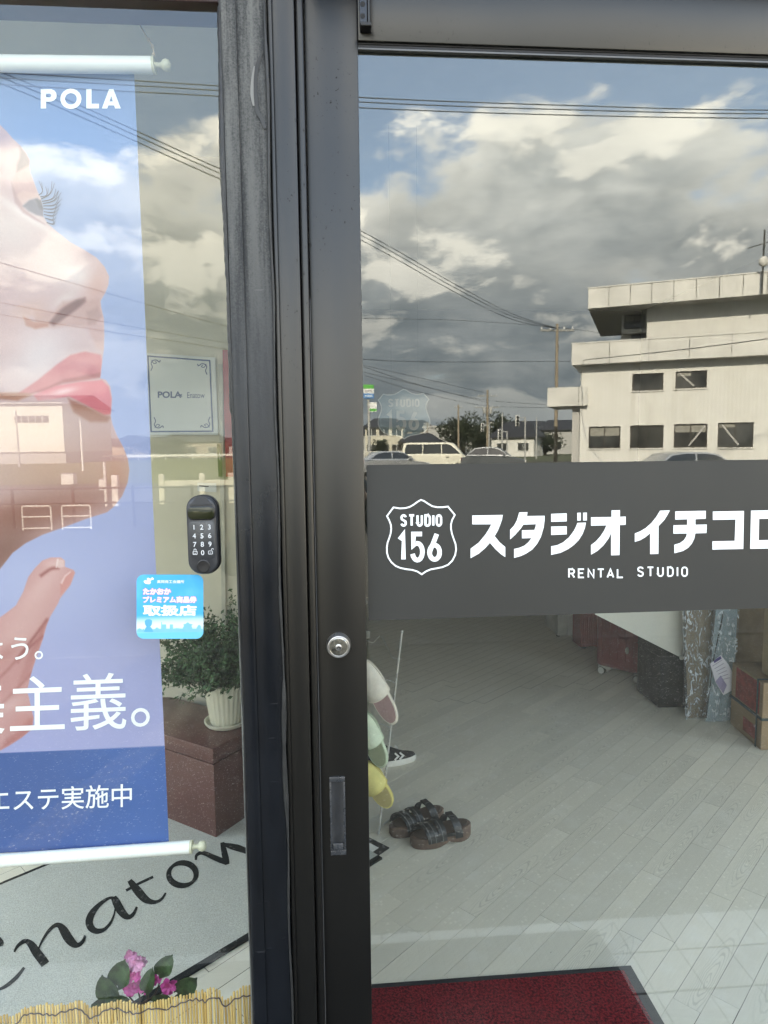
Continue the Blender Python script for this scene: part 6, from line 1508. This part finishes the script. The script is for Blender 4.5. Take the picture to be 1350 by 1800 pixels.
b = MB(); b.rbox(Ls-.055, Ls-.03, -.010, .0, .07, .60, b=.003, T=T); b.build('zip_band', M_GREYP, sc_)
b = MB(); b.ball(T @ Vector((Ls*.55, -.006, .20)), (.012, .008, .022)); b.build('badge', M_GREYP, sc_, smooth=60)
for (wx, wy) in ((.06, .04), (Ls-.10, .03), (.06, .21), (Ls-.10, .21)):
    b = MB(); b.rbox(wx-.045, wx+.05, wy-.03, wy+.03, .040, .062, b=.008, T=T); b.rbox(wx-.008, wx+.022, wy-.014, wy+.014, .02, .042, b=.004, T=T); cs = b.build('caster', M_GREYP, sc_, smooth=40)
    Tw = T @ Matrix.Translation((wx-.018, wy-.022, .026)) @ Matrix.Rotation(R(90), 4, 'X')
    b = MB(); b.lathe([(.012, -.010), (.024, -.010), (.026, -.006), (.026, .006), (.024, .010), (.012, .010)], 20, Tw); b.build('wheel', mat('caster_rubber', (.02, .02, .02), .7), cs, smooth=40)
    b = MB(); b.lathe([(.0195, .0101), (.0215, .0101), (.0215, .0115), (.0195, .0115)], 20, Tw)
    for k in range(6): b.box(-.0012, .0012, 0, .02, .0100, .0112, Tw @ Matrix.Rotation(k*math.pi/3, 4, 'Z'))
    b.build('wheel_spokes', mat('pale_spokes', (.62, .62, .58), .5), cs)
# red pleated bag behind it and white box
bA = at_z(1020, 1128, .06); bg2 = thing('red_bag', 'ribbed rose-red fabric bag standing between white box and suitcase', 'bag', tuple(float(v) for v in bA))
b = MB(); wB = float(at_y(1063, 1120, bA[1])[0]-bA[0]); n_ = 26; V = []; Fc = []
front = [(bA[0]+wB*i/n_, bA[1]+.006*(i % 2)) for i in range(n_+1)]; ring = front+[(bA[0]+wB, bA[1]+.16), (bA[0], bA[1]+.16)]
b.loft([[(x_, y_, z) for x_, y_ in ring] for z in (.02, .30, .52)]); b.build('bag_body', M_SUITP, bg2)
for sx_ in (.2, .8):
    b = MB(); b.lathe([(.004, -.012), (.022, -.012), (.022, .012), (.004, .012)], 14, Matrix.Translation((bA[0]+wB*sx_, bA[1]+.03, .022)) @ Matrix.Rotation(R(90), 4, 'X')); b.build('wheel', MATS['caster_rubber'], bg2)
wA, wB2 = at_z(980, 1116, .02), at_z(1021, 1121, .02)
wbx = thing('white_box', 'small white cabinet at the back of the studio floor', 'box', tuple(float(v) for v in wA))
b = MB(); b.rbox(wA[0], wB2[0], wA[1], wA[1]+.30, .012, .50, b=.006); b.build('cabinet_body', mat('white_laminate', (.55, .56, .54), .5), wbx)
b = MB(); b.rbox(wA[0]+(wB2[0]-wA[0])*.52, wB2[0]+.004, wA[1]-.016, wA[1]-.001, .014, .50, b=.003); b.build('door_panel', mat('white_gloss', (.72, .73, .72), .35), wbx)
for sx_ in (.1, .9):
    b = MB(); b.box(wA[0]+(wB2[0]-wA[0])*sx_-.01, wA[0]+(wB2[0]-wA[0])*sx_+.01, wA[1]+.02, wA[1]+.04, .0005, .0118); b.build('foot', M_HOLE, wbx)
# white board tipped on its corner
yW = 2.45; fW = lambda u, v, w: at_y(u, v, yW+w)
bd = thing('white_board', 'white folding table top tipped against the wrapped parcels', 'table top', tuple(float(v) for v in fW(1199, 1160, 0)))
b = MB(); b.prism([(1046,1080),(1199,1157),(1203,1146),(1201,1060),(1190,985),(1010,985)], fW, 0, .022); b.build('panel', mat('white_melamine', (.60, .60, .55), .45, var=.02), bd)
b = MB(); p_ = fW(1198, 1156, -.006); b.ball(p_, (.013, .010, .013)); b.build('rubber_foot', mat('white_knob', (.72, .72, .68), .4), bd, smooth=60)
p_ = fW(1150, 1145, .03); b = MB(); b.tube([fW(1207, 1120, .045), (float(fW(1209, 1150, .045)[0]), yW+.05, .003)], .012, 8); b.build('folded_leg', M_HOLE, bd)
# black box
kA, kB_ = at_z(1157, 1246, 0), at_z(1209, 1255, 0)
kbx = thing('black_case', 'black textured case behind the wrapped parcels', 'case', tuple(float(v) for v in kA))
b = MB(); b.rbox(kA[0], kB_[0]+.05, kA[1]+.0, kA[1]+.28, .002, .37, b=.012, seg=3); b.build('case_body', mat('black_texture', (.006, .006, .006), .85, bstr=.6, bscale=120, bdist=.004), kbx, smooth=40)
b = MB(); b.rbox(kA[0]-.001, kB_[0]+.051, kA[1]-.002, kA[1]+.281, .30, .306, b=.001); b.build('case_seam', M_HOLE, kbx)
# wrapped parcels
def film_mat():
    m, g = newmat('clear_wrap'); c = objc(g); n = g.noise(g.mapv(c, (1, 1, .45)), 38, 4, .6, 1.5)
    nb = bump(g, n, 1.0, .02)
    gl = g('ShaderNodeBsdfGlossy', inp={'Color': (.9, .95, 1.0), 'Roughness': .10, 'Normal': nb}); tr = g('ShaderNodeBsdfTransparent', (.90, .93, .95)); df_ = g('ShaderNodeBsdfDiffuse', inp={'Color': (.75, .80, .84), 'Normal': nb})
    lw = g('ShaderNodeLayerWeight', inp={'Blend': .35, 'Normal': nb}, out=1)
    s_ = g('ShaderNodeMixShader', g.m('ADD', g.m('MULTIPLY', lw, .5), .08), tr, gl); finish(g, g('ShaderNodeMixShader', g.m('MULTIPLY', g.ss(n, .52, .62), .75), s_, df_)); return m  # pale diffuse patches paint in the bright highlights of the wrap
M_FILM = film_mat()
M_CARD = mat('cardboard', (.30, .21, .12), .85, var=.08, scale=6, bstr=.15, bscale=60); M_CARD2 = mat('cardboard_worn', (.24, .175, .10), .85, var=.1, scale=8)
yP = float(at_z(1225, 1262, 0)[1]); fP = lambda u, v, w: at_y(u, v, yP+w)
def crumple(mb, poly_px, w0, amp, nx=14, nz=26, seed=0):
    (x0, x1, y0, y1) = poly_px; r2 = np.random.default_rng(seed); V = []
    for j in range(nz+1):
        for i in range(nx+1):
            u = x0[0]+(x0[1]-x0[0])*j/nz; v = x1[0]+(x1[1]-x1[0])*j/nz; px_ = u+(v-u)*i/nx; py_ = y0+(y1-y0)*j/nz
            V.append(fP(px_, py_, w0-amp*r2.random()))
    mb.add(V, [(j*(nx+1)+i, j*(nx+1)+i+1, (j+1)*(nx+1)+i+1, (j+1)*(nx+1)+i) for j in range(nz) for i in range(nx)])
w1_ = thing('wrapped_parcel', 'long brown carton in clear wrap standing beside the black case', 'parcel', tuple(float(v) for v in fP(1226, 1265, 0)))
b = MB(); b.prism([(1201,990),(1258,990),(1243,1266),(1209,1262)], fP, 0, .10); b.build('carton', M_CARD2, w1_)
b = MB(); crumple(b, ((1197, 1205), (1266, 1246), 990, 1268), -.004, .014, seed=3); b.build('clear_wrap', M_FILM, w1_, recalc=False, smooth=25)
w2_ = thing('wrapped_parcel', 'pale blue flat parcel in clear wrap with white label', 'parcel', tuple(float(v) for v in fP(1262, 1275, -.02)))
b = MB(); b.prism([(1266,990),(1300,990),(1287,1274),(1240,1268)], fP, -.05, -.012); pn = b.build('panel', mat('pale_blue_foam', (.34, .42, .44), .6, var=.06, scale=12), w2_)
b = MB(); crumple(b, ((1262, 1237), (1304, 1289), 990, 1277), -.056, .012, seed=5); b.build('clear_wrap', M_FILM, w2_, recalc=False, smooth=25)
b = MB(); stroke(b, [(1272,1075),(1254,1160),(1241,1262)], 2.2, fP, -.0515, -.0505); b.build('edge_line', M_HOLE, pn)
fl_ = lambda u, v, w: fP(960+u/3.4615, 1060+v/3.4615, -.072+w)
b = MB(); b.prism([(998,370),(1062,316),(1110,375),(1145,445),(1135,530),(1078,560),(1030,480)], fl_, 0, .0006); lb = b.build('shipping_label', mat('label_paper', (.70, .68, .74), .6, var=.03), w2_)
b = MB(); b.prism([(1018,352),(1060,322),(1068,338),(1024,366)], fl_, -.0004, -.0001); b.build('label_bar', mat('violet_ink', (.10, .08, .26), .6), lb)
b = MB(); b.prism([(1030,478),(1062,440),(1100,500),(1078,552)], fl_, -.0004, -.0001); b.build('label_block', mat('lilac_ink', (.36, .32, .50), .6), lb)
b = MB()
for k in range(6): stroke(b, [(1012+k*12, 385+k*16), (1072+k*9, 345+k*22)], 3, fl_, -.0004, -.0001)
b.build('label_lines', mat('grey_ink', (.25, .24, .34), .6), lb)
# cardboard boxes with a strap
c1 = at_z(1337, 1319, 0); cl = at_z(1293, 1281, 0)
ux = cl-c1; Lc = float(np.linalg.norm(ux)); ux /= Lc; uy = np.array([ux[1], -ux[0], 0]); uy = uy if uy[0] > 0 else -uy
T = Matrix(((ux[0], uy[0], 0, c1[0]), (ux[1], uy[1], 0, c1[1]), (0, 0, 1, 0), (0, 0, 0, 1)))
bh = float(c1[2]+1.5-(1.5)*1+.0)+.30
bx1 = thing('cardboard_box', 'brown cardboard box with red print and a dark strap', 'box', tuple(float(v) for v in c1))
b = MB(); b.rbox(0, Lc*1.25, 0, .42, .001, .34, b=.004, T=T); b.build('carton', M_CARD, bx1)
M_REDP = mat('red_carton_print', (.28, .045, .035), .8, var=.2, scale=25)
b = MB(); b.box(.03, Lc*1.05, -.0012, -.0004, .17, .33, T); b.build('printed_panel', M_REDP, bx1); b = MB(); b.box(.05, Lc*.7, -.0012, -.0004, .03, .10, T); b.build('printed_panel', M_REDP, bx1)
M_STR = mat('dark_teal_strap', (.012, .035, .042), .45)
b = MB(); b.box(-.0032, Lc*1.25+.003, -.0042, -.0014, .150, .164, T); b.box(-.0042, -.0034, -.004, .42, .150, .164, T); b.box(.035, .049, -.0058, -.0044, .0, .342, T); b.box(.035, .049, -.005, .42, .3415, .344, T); b.box(-.0062, -.0046, .10, .114, .0, .342, T); b.build('strap', M_STR, bx1)
b = MB(); print_text(b, '取扱注意', lambda u, v, w: T @ Vector((-.0018, .14+u*.05, .22+v*.05)), .0001, .02); b.build('carton_print', M_HOLE, bx1, recalc=False)
bx2 = thing('cardboard_box', 'plain pale cardboard box stacked on the strapped box', 'box', tuple(float(v) for v in T @ Vector((0, 0, .345))))
b = MB(); b.rbox(-.02, Lc*.55, .06, .45, .345, .72, b=.004, T=T); b.build('carton', mat('cardboard_pale', (.36, .27, .16), .85, var=.06, scale=6), bx2)
b = MB(); b.box(-.0208, -.0203, .23, .28, .346, .72, T); b.build('packing_tape', mat('brown_tape', (.30, .20, .09), .3), bx2)
bx3 = thing('cardboard_box', 'tall brown cardboard box behind the wrapped parcels', 'box', tuple(float(v) for v in at_y(1305, 1240, 2.9)))
p_ = at_y(1290, 1200, 2.9); b = MB(); b.rbox(p_[0], p_[0]+.5, 2.9, 3.2, .001, .95, b=.004); b.build('carton', M_CARD2, bx3)
b = MB(); b.box(p_[0]+.22, p_[0]+.28, 2.8988, 2.8995, .002, .95); b.build('packing_tape', MATS['brown_tape'], bx3)
# shield sign on the back wall of the studio
YG = 1.7
gs = thing('hanging_sign', 'blue-grey shield sign lettered STUDIO 156 hanging inside the studio', 'sign', tuple(float(v) for v in at_y(710, 770, YG)))
GS = lambda u, v, w: at_y(664.5+(u-75)*.193, 684+(v-70)*.172, YG-.012-w)
b = MB(); b.prism(SH, GS, 0, .012); bgs = b.build('shield_board', mat('sign_slate_blue', (.14, .20, .235), .6, var=.03), gs)
for sx_ in (688, 735):
    p_ = at_y(sx_, 694, YG-.006); b = MB(); b.tube([p_, (p_[0], p_[1], ZC)], .0004, 4); b.build('hanging_cord', M_WIRE, gs)
shield(GS, bgs, mat('sign_pale_lettering', (.42, .44, .44), .6), .0122, .0135)
# baseboard
b = MB(); b.rbox(-.10, XR-.002, YB-.016, YB-.001, .0005, .07, b=.003); b.build('baseboard', mat('pale_baseboard', (.30, .29, .26), .6), None, kind='structure')
# ================================================================= the person taking the picture, mirrored faintly in frame and glass
def skinned(name, verts, edges, radii, root=0, sub=2):
    me = bpy.data.meshes.new('tmp'); me.from_pydata([tuple(v) for v in verts], edges, []); o = bpy.data.objects.new('tmp', me); COL.objects.link(o)
    sk_ = o.modifiers.new('skin', 'SKIN'); o.modifiers.new('sub', 'SUBSURF').levels = sub
    for i, r_ in enumerate(radii):
        me.skin_vertices[0].data[i].radius = r_ if hasattr(r_, '__len__') else (r_, r_)
    me.skin_vertices[0].data[root].use_root = True
    bpy.context.view_layer.update(); dg = bpy.context.evaluated_depsgraph_get(); ev = o.evaluated_get(dg).to_mesh()
    V = [v.co.copy() for v in ev.vertices]; Fc = [tuple(p.vertices) for p in ev.polygons]; o.evaluated_get(dg).to_mesh_clear(); bpy.data.objects.remove(o); return V, Fc
PZ0 = LZ(-1.40)+.004; px_, py_ = -.03, -1.42
ph = thing('person', 'person in blue-grey top and dark trousers holding up a phone, mirrored beside the post', 'person', (px_, py_, PZ0))
V = [(px_, py_, .80), (px_, py_, .92), (px_, py_+.01, 1.08), (px_, py_, 1.24), (px_, py_, 1.345), (px_, py_+.01, 1.405), (px_, py_+.03, 1.475), (px_, py_+.035, 1.545), (px_, py_+.02, 1.605)]
E_ = [(i, i+1) for i in range(8)]; Rr_ = [(.145, .11), (.145, .105), (.135, .10), (.155, .105), (.10, .08), (.052, .055), (.068, .082), (.075, .092), (.055, .070)]
hands = []
for s_ in (-1, 1):
    o = len(V); ex = .325 if s_ < 0 else .285
    V += [(px_+s_*.165, py_-.005, 1.325), (px_+s_*(ex-.06), py_+.09, 1.20), (px_+s_*ex, py_+.165, 1.09), (px_+s_*(ex-.11), py_+.235, 1.215), (s_*.085, -1.115, 1.345), (s_*.062, -1.088, 1.395)]
    Rr_ += [.062, .052, .046, .040, .027, (.034, .020)]; E_ += [(4, o)]+[(o+i, o+i+1) for i in range(5)]
    # fingers close round the phone, thumb on its face
    w_ = np.array(V[o+5])
    for k in range(4):
        f0 = w_+np.array([s_*.004, -.012+.0, .018-.021*k+.012]); L_ = (.040, .044, .041, .033)[k]; q_ = len(V)
        V += [tuple(f0), tuple(f0+np.array([-s_*.012, .020, .010])), tuple(f0+np.array([-s_*(.012+L_*.55), .026, .012]))]; Rr_ += [.0088, .0082, .0068]; E_ += [(o+5, q_), (q_, q_+1), (q_+1, q_+2)]
    q_ = len(V); V += [tuple(w_+np.array([-s_*.012, -.022, .012])), tuple(w_+np.array([-s_*.030, -.020, .030]))]; Rr_ += [.0100, .0078]; E_ += [(o+5, q_), (q_, q_+1)]
for s_ in (-1, 1):
    o = len(V); zf = PZ0
    V += [(px_+s_*.085, py_, .74), (px_+s_*.095, py_+.02, .42+zf*.5), (px_+s_*.10, py_-.01, .09+zf), (px_+s_*.105, py_+.0, .05+zf), (px_+s_*.12, py_+.12, .038+zf), (px_+s_*.125, py_+.19, .034+zf)]
    Rr_ += [.088, .062, .046, (.044, .048), (.044, .034), (.034, .024)]; E_ += [(0, o)]+[(o+i, o+i+1) for i in range(5)]
BV, BF = skinned('body', V, E_, Rr_)
SKIN = mat('skin', (.42, .26, .19), .55, var=.08, scale=20); JACK = mat('blue_grey_cloth', (.075, .10, .115), .85, var=.15, scale=12, bstr=.3, bscale=60); TROU = mat('dark_trousers', (.012, .012, .014), .9, var=.1); SHOE = mat('dark_shoe', (.012, .011, .010), .6)
b = MB(); b.add(BV, BF); bo = b.build('body', [JACK, SKIN, TROU, SHOE], ph, smooth=80, recalc=False)
off = Vector(bo['_o'])
for p in bo.data.polygons:
    c = p.center+off
    hand_ = c.y > -1.13 and c.z > 1.33
    p.material_index = 1 if (c.z > 1.40 and c.y < -1.2 and abs(c.x-px_) < .12) or hand_ else 3 if c.z < .10+PZ0 else 2 if c.z < .86 else 0
hx, hy, hz = px_, py_+.03, 1.535
b = MB()
Vh = []; Fh = []; n_, m_ = 20, 12
for i in range(m_+1):
    a = R(118)*i/m_
    for j in range(n_):
        t = 2*math.pi*j/n_; r_ = 1.0+.03*math.sin(7*t+3*a); front = max(0, math.sin(t)); a2 = a*(1-.48*front)
        Vh.append((hx+.083*r_*math.sin(a2)*math.cos(t), hy-.006+.098*r_*math.sin(a2)*math.sin(t), hz+.005+.112*r_*math.cos(a2)))
for i in range(m_):
    for j in range(n_): Fh.append((i*n_+j, i*n_+(j+1) % n_, (i+1)*n_+(j+1) % n_, (i+1)*n_+j))
b.add(Vh, Fh); b.build('hair', mat('black_hair', (.010, .009, .008), .5, bstr=.5, bscale=120), bo, smooth=70, recalc=False)
b = MB(); b.loft([[(hx+w_*math.cos(t), hy+.072+d_*max(0, math.sin(t)), z) for t in np.linspace(0, math.pi, 9)] for z, w_, d_ in ((hz+.022, .007, .012), (hz-.004, .010, .022), (hz-.018, .015, .030), (hz-.028, .012, .014))], True); b.build('nose', SKIN, bo, smooth=60)
for s_ in (-1, 1):
    b = MB(); b.ball((hx+s_*.030, hy+.074, hz+.008), (.013, .007, .006)); e_ = b.build('eye', mat('eye_white', (.6, .6, .58), .3), bo, smooth=60)
    b = MB(); b.ball((hx+s_*.030, hy+.0795, hz+.008), (.005, .003, .005)); b.build('iris', M_HOLE, e_)
    b = MB(); b.ball((hx+s_*.078, hy-.01, hz-.005), (.010, .018, .030)); b.build('ear', SKIN, bo, smooth=60)
b = MB(); b.ball((hx, hy+.078, hz-.048), (.022, .010, .006)); b.build('mouth', mat('lips', (.34, .14, .12), .5), bo, smooth=60)
phn = thing('phone', 'black phone held upright in both hands', 'phone', (0, -1.078, 1.36))
b = MB(); b.rbox(-.037, .037, -1.084, -1.076, 1.362, 1.512, b=.004, seg=3); b.build('phone_case', M_DARKPL2, phn, smooth=40)
b = MB(); b.rbox(-.034, .0, -1.0758, -1.0735, 1.474, 1.508, b=.003); b.build('camera_bump', M_DARKPL, phn, smooth=40)
for k in range(2):
    b = MB(); b.lathe([(.0001, 0), (.0068, 0), (.0068, .0015), (.0001, .0015)], 20, Matrix.Translation((-.017, -1.0734, 1.483+.016*k)) @ Matrix.Rotation(R(-90), 4, 'X')); b.build('lens', M_LENS, phn, smooth=30)
# dark rubber mat added on the unseen porch to darken its reflection
om = thing('added_outdoor_mat', 'added dark ribbed rubber mat on the porch, darkening its reflection', 'mat', (.1, -.5, PZ+.004))
b = MB(); b.rbox(-.55, .80, -.86, -.14, PZ+.0045, PZ+.014, b=.003); b.build('rubber_base', M_RUB, om)
for k in range(38):
    b = MB(); b.rbox(-.53+k*.0345, -.505+k*.0345, -.84, -.16, PZ+.0142, PZ+.018, b=.002, seg=1); b.build('rib', mat('mat_rib', (.022, .022, .023), .9), om)
